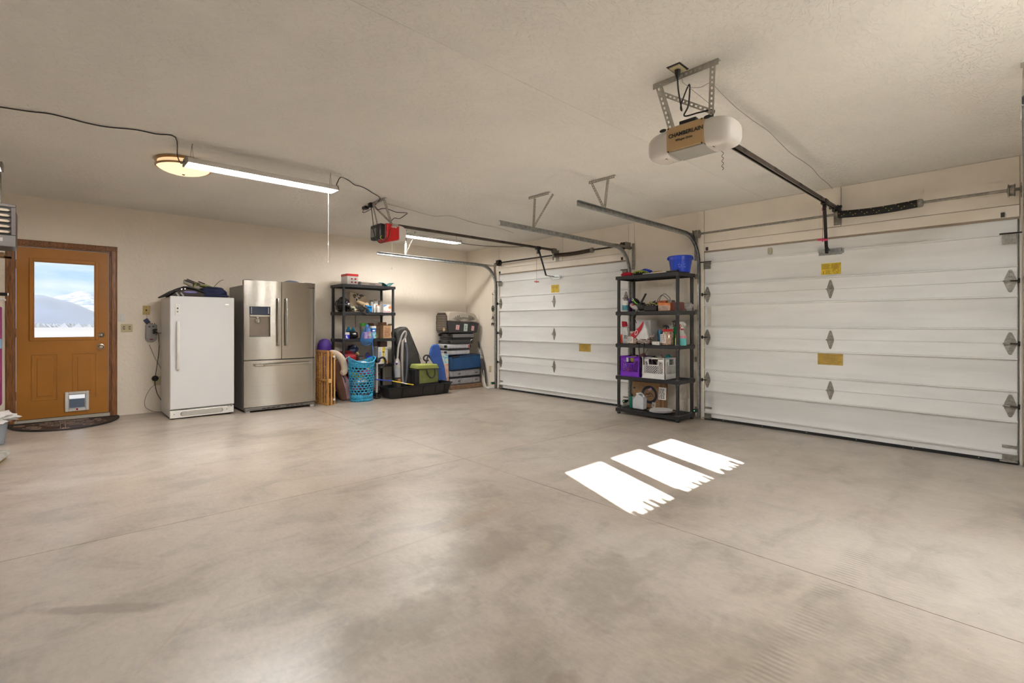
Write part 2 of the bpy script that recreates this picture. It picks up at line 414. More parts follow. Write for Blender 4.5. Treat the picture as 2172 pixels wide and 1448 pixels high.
# header trim boards over the vehicle doors (joints stay open)
k = 0
for di, (y0, y1) in enumerate(GD):
    yc = 1.41 if di == 0 else 5.2
    g = .003
    for (a, c, z0, z1, th) in ((y0-.0, y1-.02, GZ+.006, 2.208, .022), (yc-.095, yc+.095, 2.214, CEIL-.002, .030),
                       (y0, yc-.095-g, 2.214, CEIL-.002, .012), (yc+.095+g, y1-.02, 2.214, CEIL-.002, .012),
                       (y1-.015, y1+.075, 0.005, CEIL-.002, .014), (y0-.09, y0-.005, .005, CEIL-.002, .014)):
        k += 1
        tag(ob('trim_%d' % k, B().box(XR-th, XR-.0005, a, c, z0, z1), M_trimw, kind='structure', bevel=.002), None, None)
    k += 1
    ob('trim_%d' % k, B().box(XR-.012, XR-.0005, y0, y1-.02, GZ-.012, GZ+.005), mat('weather_strip', (.33, .26, .19), rough=.6), kind='structure')
# ================================================================ OUTSIDE
M_field = mat('dry_field', (.036, .033, .034), rough=.9, var=.2, vs=.02)
gb = B(); gb.add([(-4000, 7.9, -.25), (4000, 7.9, -.25), (9000, 9000, -25), (-9000, 9000, -25)], [(0,1,2,3)])
gb.add([(-60, -.75, -.35), (60, -.75, -.35), (60, -80, -.35), (-60, -80, -.35)], [(0,1,2,3)])
gb.add([(-60, -.8, -.35), (XL-.2, -.8, -.35), (XL-.2, 8, -.35), (-60, 8, -.35)], [(0,1,2,3)])
gr = ob('ground', gb, M_field, kind='structure'); tag(gr, 'dry valley floor outside the house', 'ground')
def ridge(name, y, x0, x1, hfn, mat_, label, zb=-30, dy=900, n=120, m=14, rough=30, seed=0):
    b = B()
    def fn(u, v):
        x = x0+(x1-x0)*u
        h = hfn(x)*math.sin(min(1, v*1.0)*PI/2)
        return h+rough*noise.fractal(Vector((x*.004, v*3, seed)), 1, 2, 6)*v
    b.grid((x0, y-dy, zb), (x1-x0, 0, 0), (0, dy, 0), (0, 0, 1), n, m, fn)
    return one(name, b, mat_, label, 'mountain')
M_hill = mat('hazy_forest_slope', (.009, .013, .024), rough=.95, var=.14, vs=.006, col2=(.006, .009, .018))
M_snow = mat('snowy_rock', (.045, .05, .057), rough=.9, var=.2, vs=.012, col2=(.009, .013, .024), stretch=(1, 1, 2))
ridge('mountain', 3000, -500, 700, lambda x: 30+24+88*math.exp(-((x+65)/95)**2)+44*math.exp(-((x-60)/80)**2)+10, M_hill, 'dark blue forested mountain slope beyond the door window', seed=2, rough=9)
ridge('mountain', 6000, -900, 1500, lambda x: 30+170+110*math.exp(-((x-205)/110)**2)+65*math.exp(-((x-30)/70)**2), M_snow, 'snow covered peaks behind the blue slope', seed=5, rough=38, dy=1500)
tr = B(); rg = random.Random(5)
for i in range(1500):
    y = rg.uniform(450, 2100); x = rg.uniform(-.05, .08)*y; z = -.25-(y-7.9)*24.75/8992; h = rg.uniform(1, 3.5); r = h*1.1
    a = rg.random()*3
    vs = [(x+r*math.cos(a+q*PI*2/5), y+r*math.sin(a+q*PI*2/5), z) for q in range(5)]+[(x, y, z+h)]
    tr.add(vs, [(q, (q+1) % 5, 5) for q in range(5)])
one('valley_trees', tr, mat('pale_winter_trees', (.014, .016, .021), rough=.9, var=.3, vs=.05), 'distant bare and evergreen trees on the valley floor', 'trees', kind='stuff')
sh = B(); rg = random.Random(9)   # unseen leaf tips added outside the rear window to jag the sun patches' low edge
for i in range(22):
    x = 1.42+i*.088+rg.uniform(-.03, .03); h = rg.uniform(.015, .085) ; w0 = rg.uniform(.02, .06)
    sh.obox((x, YF-WT-.05, 1.455+h/2-.1), Vector((w0/2, 0, rg.uniform(-.02, .02))), Vector((0, .008, 0)), Vector((rg.uniform(-.03, .03), 0, h/2+.1)))
one('window_planter', sh, mat('dry_leaves', (.2, .2, .08), rough=.8), 'dry leaves standing outside the rear window sill', 'plant', kind='stuff')
# ================================================================ ENTRY DOOR
dr = thing('door_1', 'ochre painted entry door with half window and oak casing', 'door', (.083, YB, fz(.08)), kind='structure')
cs = [(-.03, 0), (0, .006), (.004, .018), (.02, .022), (.04, .017), (.052, .019), (.062, .008), (.0625, 0)]
def casing(p, q, outw):
    p = Vector(p); q = Vector(q); b = B()
    b.prism([(a, c) for a, c in [(-.012, -.0005), (-.012, .012), (0, .013), (.004, .019), (.018, .021), (.034, .015), (.046, .017), (.055, .010), (.058, -.0005)]], p, outw, (0,-1,0), q-p)
    return b
fl_ = fz(DX0)
ob('door_casing', casing((DX0, YB, fl_+.002), (DX0, YB, DZ1+.0), (-1,0,0)), M_oak, dr)
ob('door_casing', casing((DX1, YB, fz(DX1)+.002), (DX1, YB, DZ1), (1,0,0)), M_oak, dr)
ob('door_casing', casing((DX0-.057, YB, DZ1), (DX1+.057, YB, DZ1), (0,0,1)), M_oak, dr)
b = B().box(DX0+.0, DX0+.022, YB+.0, YB+WT, fl_+.02, DZ1).box(DX1-.018, DX1, YB, YB+WT, fz(DX1)+.02, DZ1).box(DX0+.022, DX1-.018, YB, YB+WT, DZ1-.018, DZ1)
ob('door_jamb', b, M_oak, dr)
ob('threshold', B().box(DX0+.001, DX1-.001, YB-.01, YB+WT, fz(DX1)-.01, fz(DX0)+.034), mat('pale_threshold', (.5, .47, .40), rough=.4), dr)
sx0, sx1, sz0, sz1 = -.308, .478, .130, 2.056; yf = YB+.018; yk = YB+.062
gx0, gx1, gz0, gz1 = -.172, .350, 1.038, 1.905
px0, px1, pz0, pz1 = .108, .275, .200, .385
b = B().box(sx0, gx0, yf, yk, pz1, sz1).box(gx1, sx1, yf, yk, pz1, sz1).box(gx0, gx1, yf, yk, gz1, sz1).box(gx0, gx1, yf, yk, pz1, gz0)
b.box(sx0, px0, yf, yk, sz0, pz1).box(px1, sx1, yf, yk, sz0, pz1).box(px0, px1, yf, yk, sz0, pz0)
sl = ob('door_slab', b, M_doorp, dr)
def frame(b, x0, x1, z0, z1, w, y0, y1):
    return b.box(x0, x0+w, y0, y1, z0, z1).box(x1-w, x1, y0, y1, z0, z1).box(x0+w, x1-w, y0, y1, z1-w, z1).box(x0+w, x1-w, y0, y1, z0, z0+w)
ob('window_trim', frame(B(), gx0-.035, gx1+.035, gz0-.03, gz1+.035, .03, yf-.014, yf-.0002), M_doorp, dr, bevel=.005)
ob('window_bead', frame(B(), gx0-.006, gx1+.006, gz0-.004, gz1+.006, .012, yf-.008, yf+.03), M_doorp, dr, bevel=.003)
ob('glass_pane', B().box(gx0, gx1, yf+.018, yf+.024, gz0, gz1), M_pane, dr)
for (x0, x1) in ((-.190, .030), (.150, .370)):
    z0, z1 = .330, .858
    if x0 > 0:
        b = B().box(x0, x0+.014, yf-.006, yf-.0002, .405, z1).box(x1-.014, x1, yf-.006, yf-.0002, .405 if x1 < .29 else z0, z1).box(x0+.014, x1-.014, yf-.006, yf-.0002, z1-.014, z1)
        b.box(px1+.02, x1-.014, yf-.006, yf-.0002, z0, z0+.014)
        ob('panel_moulding', b, M_doorp, dr, bevel=.003)
        ob('raised_panel', B().box(x0+.045, x1-.045, yf-.007, yf-.0002, .41, z1-.045), M_doorp, dr, bevel=.006)
    else:
        ob('panel_moulding', frame(B(), x0, x1, z0, z1, .014, yf-.006, yf-.0002), M_doorp, dr, bevel=.003)
        ob('raised_panel', B().box(x0+.045, x1-.045, yf-.007, yf-.0002, z0+.045, z1-.045), M_doorp, dr, bevel=.006)
pf = ob('pet_flap', frame(B(), px0-.022, px1+.022, pz0-.022, pz1+.022, .030, yf-.022, yf-.0004), M_white, dr, bevel=.006)
ob('flap_pane', B().box(px0+.010, px1-.010, yf-.006, yf-.002, pz0+.018, pz1-.010), M_pane, pf)
ob('flap_edge', frame(B(), px0+.006, px1-.006, pz0+.01, pz1-.006, .009, yf-.010, yf-.002), mat('clear_grey_edge', (.5, .5, .48), rough=.3), pf)
ob('flap_lock', B().box(.183, .20, yf-.03, yf-.020, pz0-.01, pz0+.012), M_red, pf)
ob('deadbolt', B().lathe([(.0, -.030), (.012, -.030), (.018, -.022), (.030, -.016), (.033, -.0005)], (.41, yf, 1.067), 24, 'Y'), M_chrome, dr)
ob('door_knob', B().lathe([(.0, -.066), (.016, -.066), (.026, -.056), (.028, -.046), (.022, -.034), (.012, -.028), (.012, -.014), (.034, -.008), (.036, -.0005)], (.405, yf, .925), 28, 'Y'), M_chrome, dr)
M_brass = mat('old_brass', (.20, .09, .03), rough=.4, metal=.8)
for z in (1.86, 1.10, .40):
    b = B().box(sx0-.013, sx0-.002, yf-.006, yf+.002, z-.05, z+.05)
    for q in range(5): b.cyl((sx0-.006, yf-.008, z-.05+q*.02+.001), (sx0-.006, yf-.008, z-.05+q*.02+.019), .006, 8)
    ob('door_hinge', b, M_brass, dr)
ob('door_sweep', B().box(sx0, sx1, yf+.002, yk-.01, sz0-.012, sz0-.0005), M_rubber, dr)
# half-round mat
mt = thing('door_mat', 'half round dark brown scrollwork door mat in front of the ochre door', 'mat', (.09, 7.45, fz(.09)))
mc = Vector((.095, 7.56, 0)); RX, RY = .475, .66
def mpt(a, s=1, z=.0): x = mc.x+RX*s*math.cos(a); return Vector((x, mc.y-RY*s*math.sin(a), fz(x)+z))
M_mat = mat('mat_rubber', (.055, .035, .027), rough=.6, var=.25, vs=30, bump=.1)
poly = [mpt(PI*i/36) for i in range(37)]
b = B(); nn = len(poly)
b.add([p+Vector((0,0,.001)) for p in poly]+[p+Vector((0,0,.008)) for p in poly], [tuple(range(nn))[::-1], tuple(range(nn, 2*nn))]+[(i, (i+1)%nn, (i+1)%nn+nn, i+nn) for i in range(nn)])
ob('mat_base', b, M_mat, mt)
ob('rim', B().tube([mpt(PI*i/36, .985, .010) for i in range(37)]+[mpt(PI, .985, .010)+(mpt(0, .985, .010)-mpt(PI, .985, .010))*(i/8) for i in range(1, 8)], .008, 6, closed=True), M_rubber, mt)
b = B(); rg = random.Random(2)
for i in range(46):
    a = rg.uniform(.1, PI-.1); s = rg.uniform(.1, .88); c0 = mpt(a, s, .009); t0 = rg.random()*6; sg = rg.choice((-1, 1)); R0 = rg.uniform(.035, .07)
    pts = []
    for q in range(10):
        rr = R0*(1-q/12); x = c0.x+rr*math.cos(t0+sg*q*.62); y = c0.y+rr*math.sin(t0+sg*q*.62)*1.2
        if ((x-mc.x)/RX)**2+((y-mc.y)/RY)**2 < .93 and y < mc.y-.005: pts.append((x, y, fz(x)+.009))
    if len(pts) > 3: b.tube(pts, .0045, 5)
for q in (-.02, .02): b.tube([(mc.x-.03+q, mc.y-.01, fz(.09)+.009), (mc.x-.03+q, mc.y-.63, fz(.09)+.009)], .004, 5)
ob('scroll_relief', b, mat('mat_scroll', (.26, .18, .14), rough=.5), mt, kind='stuff')
# ================================================================ WALL PLATES AND CABLES
def plate(name, x, z, w, h, m, label, cat='switch', y=YB):
    t = thing(name, label, cat, (x, y, z-h/2)); ob('face_plate', B().box(x-w/2, x+w/2, y-.006, y-.0005, z-h/2, z+h/2), m, t, bevel=.002); return t
t = plate('light_switch', .600, 1.275, .062, .098, M_white, 'white rocker switch plate beside the entry door')
ob('rocker', B().box(.586, .614, YB-.010, YB-.005, 1.245, 1.305), M_white, t, bevel=.002)
t = plate('light_switch', .650, 1.148, .112, .098, M_ivory, 'ivory double switch plate below the white rocker switch')
for x in (.623, .677): ob('toggle', B().box(x-.006, x+.006, YB-.018, YB-.005, 1.14, 1.162), M_ivory, t, bevel=.001)
for x in (.614, .668): ob('toggle_slot', B().box(x, x+.018, YB-.0072, YB-.0061, 1.132, 1.170), M_ink, t)
t = plate('phone_jack', .843, 1.372, .072, .112, mat('gold_plate', (.50, .37, .12), rough=.4), 'yellowed phone jack plate on the wall left of the freezer', 'jack')
ob('jack_socket', B().box(.835, .851, YB-.011, YB-.005, 1.362, 1.380), M_ink, t)
for z in (1.335, 1.41): ob('screw', B().lathe([(0, -.009), (.004, -.009), (.004, -.005)], (.843, YB, z), 10, 'Y'), M_brass, t)
t = thing('key_tag', 'small dark blue tag hanging below the phone jack', 'tag', (.85, YB-.012, 1.20))
R_ = Matrix.Rotation(-.6, 3, 'Y')
ob('tag_body', B().obox((.848, YB-.012, 1.232), R_@Vector((.026, 0, 0)), Vector((0, .004, 0)), R_@Vector((0, 0, .032))), mat('navy_tag', (.02, .03, .09), rough=.4), t, bevel=.003)
ob('string', B().tube([(.845, YB-.008, 1.315), (.847, YB-.012, 1.262)], .0012, 5), M_cord, t)
st = thing('surge_protector', 'grey surge protector with black plugs on the wall left of the freezer', 'power strip', (.897, YB-.02, .985))
def rrpoly(cx, cz, w, h, r0, r1, n=6):
    p = []
    for (sx, sz, r) in ((1, 1, r0), (-1, 1, r0), (-1, -1, r1), (1, -1, r1)):
        a0 = {(1,1): 0, (-1,1): PI/2, (-1,-1): PI, (1,-1): 3*PI/2}[(sx, sz)]
        for i in range(n+1):
            a = a0+PI/2*i/n; p.append((cx+sx*(w/2-r)+r*math.cos(a), cz+sz*(h/2-r)+r*math.sin(a)))
    return p
M_strip = mat('grey_strip', (.30, .29, .28), rough=.4)
sxc = .892
ob('strip_body', B().prism(rrpoly(sxc, 1.083, .118, .225, .02, .055), (0, YB-.0005, 0), (1,0,0), (0,0,1), (0,-.034,0)), M_strip, st, bevel=.006)
ob('data_ports', B().box(sxc-.03, sxc-.012, YB-.037, YB-.033, 1.158, 1.172).box(sxc+.008, sxc+.026, YB-.037, YB-.033, 1.158, 1.172), M_ink, st)
for i in range(5):
    z = 1.132-i*.024
    b = B()
    for q in ((-.028, z),)+(((.028, z),) if i in (0,) else ()):
        b.prism([(q[0]+.019*math.cos(a*PI/8), q[1]+.010*math.sin(a*PI/8)) for a in range(16)], (sxc, YB-.0342, 0), (1,0,0), (0,0,1), (0,-.0025,0))
    ob('outlet', b, mat('outlet_face', (.38, .37, .36), rough=.4), st)
    b = B()
    for dx in (-.006, .004): b.box(sxc-.028+dx, sxc-.0265+dx, YB-.0375, YB-.0366, z-.004, z+.004)
    ob('slot', b, M_ink, st)
ob('power_switch', B().box(sxc-.018, sxc+.016, YB-.040, YB-.034, .995, 1.009), mat('red_switch', (.25, .01, .01), rough=.3), st, bevel=.002)
for x in (-.036, -.012, .010, .034): ob('coax_stub', B().cyl((sxc+x, YB-.018, 1.194), (sxc+x, YB-.018, 1.207), .005, 8), M_brass, st)
for z, dz in ((1.118, 0), (1.088, 0)):
    ob('plug', B().tube([(sxc+.026, YB-.036, z), (sxc+.03, YB-.058, z+.002), (sxc+.055, YB-.068, z+.008)], [.018, .016, .008], 12), M_black, st)
cp = lambda *ps: [PY(u, v, YB-d) for u, v, d in ps]
def smooth(pts, n=6):
    pts = [Vector(p) for p in pts]; o = []
    for i in range(len(pts)-1):
        p0 = pts[max(i-1, 0)]; p1 = pts[i]; p2 = pts[i+1]; p3 = pts[min(i+2, len(pts)-1)]
        for k in range(n):
            t = k/n; o.append(.5*((2*p1)+(p2-p0)*t+(2*p0-5*p1+4*p2-p3)*t*t+(3*p1-p0-3*p2+p3)*t**3))
    return o+[pts[-1]]
ob('cord', B().tube(smooth(cp((317, 731, .02), (328, 757, .012), (338, 775, .01), (346, 790, .01), (350, 800, .012))), .0042, 6), M_greycord, st, label='grey cord')
ob('cord', B().tube(smooth(cp((331, 706, .06), (338, 706, .05), (346, 707, .03), (352, 711, .02))), .004, 6), M_cord, st)
c1 = thing('hanging_wire', 'black power cord drooping from the surge protector to behind the freezer', 'cord', tuple(PY(345, 855, YB-.01)))
ob('cord', B().tube(smooth(cp((330, 710, .06), (336, 708, .065), (337, 725, .03), (337, 745, .02), (333, 775, .015), (329, 806, .06), (333, 833, .03), (346, 854, .012))), .004, 6), M_cord, c1)
ob('cord_tag', B().tube(cp((337, 723, .03), (338, 737, .02)), .006, 6), M_greycord, c1)
ot = plate('wall_outlet', .955, .470, .07, .112, M_ivory, 'ivory wall outlet with round black plug low beside the freezer', 'outlet')
ob('power_adapter', B().lathe([(0, -.05), (.022, -.05), (.034, -.04), (.036, -.02), (.032, -.0062)], (.93, YB, .505), 20, 'Y'), M_black, ot)
ob('cord', B().tube(smooth(cp((329, 815, .01), (318, 825, .012), (308, 845, .01), (308, 862, .012), (322, 871, .012), (336, 873, .02), (349, 872, .03))), .004, 6), M_greycord, ot, label='grey cord')
# ================================================================ VEHICLE DOORS
rib_prof = None
def vehicle_door(idx, y0, y1, label):
    yc = (y0+y1)/2; t = thing('door_%d' % idx, label, 'garage door', (XR+.02, yc, 0), kind='structure')
    xs = XR+.008                       # inner face
    secs = [(.012, .497), (.499, 1.031), (1.033, 1.566), (1.568, 2.098)]
    ribs = [(.092, .366), (.627, .902), (1.161, 1.436), (1.695, 1.970)]
    for (z0, z1), (ra, rb) in zip(secs, ribs):
        pr = [(.045, z0), (0, z0), (0, ra-.010), (-.017, ra-.007), (-.019, ra+.004), (.005, ra+.007), (.006, ra+.02), (.006, rb-.014), (.003, rb-.010), (-.017, rb-.007), (-.019, rb+.004), (0, rb+.007), (0, z1), (.045, z1)]
        b = B().prism(pr, (xs, y0+.012, 0), (1,0,0), (0,0,1), (0, y1-y0-.024, 0))
        ob('panel', b, M_panel, t)
    for z in (.498, 1.032, 1.567): ob('joint_strip', B().box(xs+.02, xs+.06, y0+.012, y1-.012, z-.02, z+.02), M_panel, t)  # unseen backing added behind the joints to stop daylight slits
    ob('stop_moulding', B().box(XR+.06, XR+.10, y0, y0+.05, 0, GZ).box(XR+.06, XR+.10, y1-.05, y1, 0, GZ).box(XR+.06, XR+.10, y0+.05, y1-.05, GZ-.05, GZ).box(XR+.04, XR+.10, y0, y1, -.03, .02), M_panel, t)  # unseen strips added outside the door edges to block leaking daylight
    for y in (y0+.012, y1-.012):
        ob('end_stile', B().box(xs-.002, xs+.0459, y-.0022, y+.0022, .013, 2.097), M_galvd, t)
    ob('bottom_seal', B().box(xs-.006, xs+.04, y0+.006, y1-.006, -.008, .030), M_rubber, t)
    for i in range(6):
        y = y0+.25+i*(y1-y0-.5)/5
        ob('rivet', B().lathe([(0, -.008), (.004, -.008), (.005, -.006)], (xs-.0, y, .018), 8, 'X'), M_galv, t)
    return t, xs
def hinge_mesh(wide=1.0):
    b = B(); w = .030*wide
    b.prism([(0, .098), (-.008, .094), (-w, .018), (-w, .004), (w, .004), (w, .018), (.008, .094)], (0, 0, 0), (0,1,0), (0,0,1), (-.004, 0, 0))
    b.prism([(0, -.098), (.008, -.094), (w, -.018), (w, -.004), (-w, -.004), (-w, -.018), (-.008, -.094)], (0, 0, 0), (0,1,0), (0,0,1), (-.004, 0, 0))
    b.box(-.016, -.004, -w*.9, w*.9, -.014, .012)
    b.cyl((-.020, -w-.006, 0), (-.020, w+.006, 0), .006, 8)
    for z in (.082, .040, -.040, -.082): b.lathe([(0, -.012), (.006, -.012), (.007, -.004)], (0, 0, z), 8, 'X')
    return b
hm = hinge_mesh().mesh('hinge'); hm.materials.append(M_galvd)
def sticker(t, xs, y1, y0, z1, z0, m, seed, warn=True):
    s = ob('sticker', B().box(xs-.0012, xs-.0002, y0, y1, z0, z1), m, t)
    b = B(); w = y1-y0; h = z1-z0
    o = (xs-.0014, y1, z1)
    R, U = (0,-1,0), (0,0,1)
    if warn:
        dashes(b, (o[0], y1-.006, z1-.008), R, U, w*.44, h*.45, 7, rng=random.Random(seed), depth=.0003)
        dashes(b, (o[0], y1-w*.52, z1-.008), R, U, w*.44, h*.42, 6, rng=random.Random(seed+1), depth=.0003)
        dashes(b, (o[0], y1-w*.22, z1-h*.62), R, U, w*.26, h*.32, 4, rng=random.Random(seed+2), depth=.0003)
        c = Vector((o[0]-.0003, y1-w*.74, z0+h*.28)); r = h*.20
        b.tube([c+Vector((0, r*math.cos(a), r*math.sin(a))) for a in [i*PI/8 for i in range(16)]], .0016, 4, closed=True)
        b.tube([c+Vector((0, r*.7, r*.7)), c+Vector((0, -r*.7, -r*.7))], .0014, 4)
        b.tube([(c.x, y1-w*.12, z0+h*.07), (c.x, y1-w*.12, z0+h*.32)], .0025, 4)
    else:
        dashes(b, (o[0], y1-.004, z1-.006), R, U, w*.96, h*.9, 11, th=.35, rng=random.Random(seed), depth=.0003)
    ob('printed_text', b, mat('sticker_ink', (.24, .13, .02), rough=.7), s)
M_yel = mat('yellow_label', (.72, .53, .03), rough=.4, var=.1, vs=20)
M_yel2 = mat('aged_label', (.50, .33, .05), rough=.5, var=.15, vs=20)
for idx, (y0, y1) in ((2, GD[0]), (3, GD[1])):
    near = idx == 2
    t, xs = vehicle_door(idx, y0, y1, 'white ribbed vehicle door, the nearer one on the right' if near else 'white ribbed vehicle door, the farther one by the suitcases')
    ym = 1.415 if near else 5.305
    for z in (.498, 1.032, 1.567):
        for y in (y0+.055, ym, y1-.05):
            sc_ = (1.0, 1.0 if y == ym else 1.25, 1)
            hg = inst('hinge', hm, t, (xs-.001, y, z), scale=sc_)
            if y != ym:
                s_ = 1 if y > ym else -1
                ob('roller', B().cyl((xs-.03, y, z), (xs-.03, y+s_*.05, z), .006, 8).lathe([(.0, -.006), (.020, -.006), (.023, 0), (.020, .006), (.0, .006)], (xs-.03, y+s_*.052, z), 16, 'Y'), M_dark, t)
    for y in (y0+.06, y1-.055):    # top roller carriers and bottom fixtures
        b = B().box(xs-.030, xs-.0145, y-.042, y+.042, 1.885, 1.965).box(xs-.0145, xs-.001, y-.042, y+.042, 1.94, 1.955).box(xs-.040, xs-.030, y-.03, y-.022, 1.89, 1.96).box(xs-.040, xs-.030, y+.022, y+.03, 1.89, 1.96)
        tf = ob('top_fixture', b, M_galvd, t)
        s_ = 1 if y > ym else -1
        ob('roller_stem', B().cyl((xs-.044, y-s_*.06, 1.972), (xs-.044, y+s_*.075, 1.972), .006, 8), M_dark, tf)
        b = B().box(xs-.006, xs-.001, y-.045, y+.045, .012, .075).box(xs-.03, xs-.006, y-.04, y+.03, .03, .04).cyl((xs-.022, y-.05, .022), (xs-.022, y+.06, .022), .007, 8)
        for dy, z in ((-.03, .06), (.03, .06), (0, .052)): b.lathe([(0, -.014), (.006, -.014), (.007, -.006)], (xs, y+dy, z), 8, 'X')
        ob('bottom_fixture', b, M_galvd, t)
        b = B().box(xs-.003, xs-.0005, y-.05, y+.045, .135, .160).cyl((xs-.003, y-.03, .148), (xs-.006, y-.03, .148), .006, 8).cyl((xs-.003, y+.028, .148), (xs-.006, y+.028, .148), .006, 8)
        ob('lift_plate', b, M_galvd, t)
    yb = 1.413 if near else 5.27
    b = B().box(xs-.034, xs-.0145, yb-.105, yb+.105, 1.955, 1.990).box(xs-.018, xs-.0145, yb-.105, yb+.105, 1.925, 1.955).box(xs-.030, xs-.001, yb-.12, yb-.106, 1.94, 1.985)
    ob('opener_bracket', b, M_galv, t)
    if near:
        sticker(t, xs+.0058, 1.500, 1.320, 1.842, 1.722, M_yel, 1); sticker(t, xs+.0058, 1.533, 1.304, .884, .765, M_yel2, 5, False)
        ob('rubber_bumper', B().prism(rrpoly(2.005, 2.030, .045, .075, .012, .02), (xs-.0002, 0, 0), (0,1,0), (0,0,1), (-.018,0,0)), mat('tan_rubber', (.42, .37, .27), rough=.5), t, bevel=.004)
        b = B(); dashes(b, (xs-.0003+.006, 2.735, 1.40), (0,0,-1), (0,1,0), .22, .035, 2, rng=random.Random(8), depth=.0004)
        s = ob('sticker', B().box(xs+.0048, xs+.0058, 2.695, 2.745, 1.17, 1.41), mat('faded_label', (.72, .69, .62), rough=.5), t)
        ob('printed_text', b, M_ink, s)
    else:
        sticker(t, xs+.0058, 5.375, 5.20, 1.838, 1.712, M_yel, 11); sticker(t, xs+.0058, 4.79, 4.565, .888, .770, M_yel2, 15, False)
    for y in (y0+.10, y1-.06):
        ob('stop_clip', B().box(XR-.038, XR-.0215, y-.012, y+.012, 2.115, 2.155), M_dark, t)
# ---- tracks: vertical channel, bend, horizontal channel, brackets
def channel(pts, nrm_side, w=.052, d=.026, t=.002):
    """C-channel swept along pts (in a plane of constant y); opens towards nrm_side (+1/-1 in y)"""
    b = B(); pts = [Vector(p) for p in pts]; vs = []; s = nrm_side
    prof = [(-w/2+.006, d), (-w/2, d-.004), (-w/2, .002), (-w/2+.003, 0), (w/2-.003, 0), (w/2, .002), (w/2, d-.004), (w/2-.006, d),
            (w/2-.006, d-t*1.6), (w/2-t, d-.006), (w/2-t, t), (-w/2+t, t), (-w/2+t, d-.006), (-w/2+.006, d-t*1.6)]
    n = len(prof); m = len(pts)
    for i, p in enumerate(pts):
        a = pts[max(i-1, 0)]; c = pts[min(i+1, m-1)]; tg = (c-a).normalized(); nm = Vector((-tg.z, 0, tg.x))
        vs += [p+nm*q+Vector((0, s*e, 0)) for q, e in prof]
    fs = [(i*n+k, i*n+(k+1)%n, (i+1)*n+(k+1)%n, (i+1)*n+k) for i in range(m-1) for k in range(n)]
    fs += [tuple(range(n)), tuple((m-1)*n+k for k in range(n))]
    return b.add(vs, fs)
HZ = 2.262
def track(y, side, zh, xend, label, hang, bracket_y):
    t = thing('door_track', label, 'track', (XR-.05, y, .005))
    X0 = XR-.045; R0 = .36
    ob('vertical_rail', channel([(X0, y, .012), (X0, y, zh-R0-.006)], side), M_galv, t)
    arc = [(X0-R0+R0*math.cos(a), y, zh-R0+R0*math.sin(a)) for a in [PI/2*i/14 for i in range(15)]]
    ob('curved_rail', channel([(X0, y, zh-R0-.005)]+arc+[(X0-R0-.03, y, zh)], side), M_galv, t)
    ob('horizontal_rail', channel([(X0-R0-.031, y, zh), (xend, y, zh+.012)], side), M_galv, t)
    o = -side*.004
    ob('flag_bracket', B().box(XR-.032, XR-.0245, y-side*.035-.02, y-side*.035+.02, zh-.30, zh+.07).strap((XR-.03, y+o*2, zh+.01), (X0-R0-.02, y+o*2, zh+.012), .032, .003, (0,1,0)), M_galvd, t)
    for z in (.12, .75, 1.35, 1.80):
        ob('jamb_bracket', B().box(XR-.030, XR-.0245, y-side*.036-.014, y-side*.036+.016, z-.03, z+.03).box(XR-.050, XR-.024, y+o-.0015-side*.0015, y+o+.0015-side*.0015, z-.03, z+.03), M_galvd, t)
    if hang:                                         # perforated ceiling hanger
        (cx, ya, yb2, xl) = hang; hb = ob('ceiling_hanger', B().strap((cx, ya, CEIL-.016), (cx, yb2, CEIL-.016), .030, .003, (1,0,0)).strap((cx+.016, ya, CEIL-.002), (cx+.016, yb2, CEIL-.002), .030, .003), M_bracket, t)
        ob('drop_strap', B().strap((xl, bracket_y, CEIL-.018), (xl, y+o*2, zh+.02), .030, .003, (0,1,.01)).strap((xl+.016, bracket_y+.016, CEIL-.018), (xl+.016, y+.016, zh+.022), .030, .003, (1,0,0)), M_bracket, hb)
        other = ya if abs(ya-bracket_y) > abs(yb2-bracket_y) else yb2
        ob('brace_strap', B().strap((xl, other, CEIL-.02), (xl, y+o*2, zh+.03), .026, .003, (1,0,0)), M_bracket, hb)
    return t
track(2.838, -1, 2.300, 3.50, 'galvanised door track ending above the middle of the room, nearest the bucket shelf', (3.885, 2.99, 2.70, 3.93), 2.795)
track(3.825, 1, 2.262, 3.44, 'galvanised door track on the farther side of the bucket shelf', (3.87, 3.53, 3.82, 3.94), 3.80)
track(6.705, -1, 2.250, 3.53, 'brightly lit door track running along the wall above the luggage', (3.87, 6.42, 6.70, 4.02), 6.69)
track(-.012, 1, 2.300, 3.50, 'door track at the right edge of the picture', (3.83, -.30, .012, 3.87), -.02)
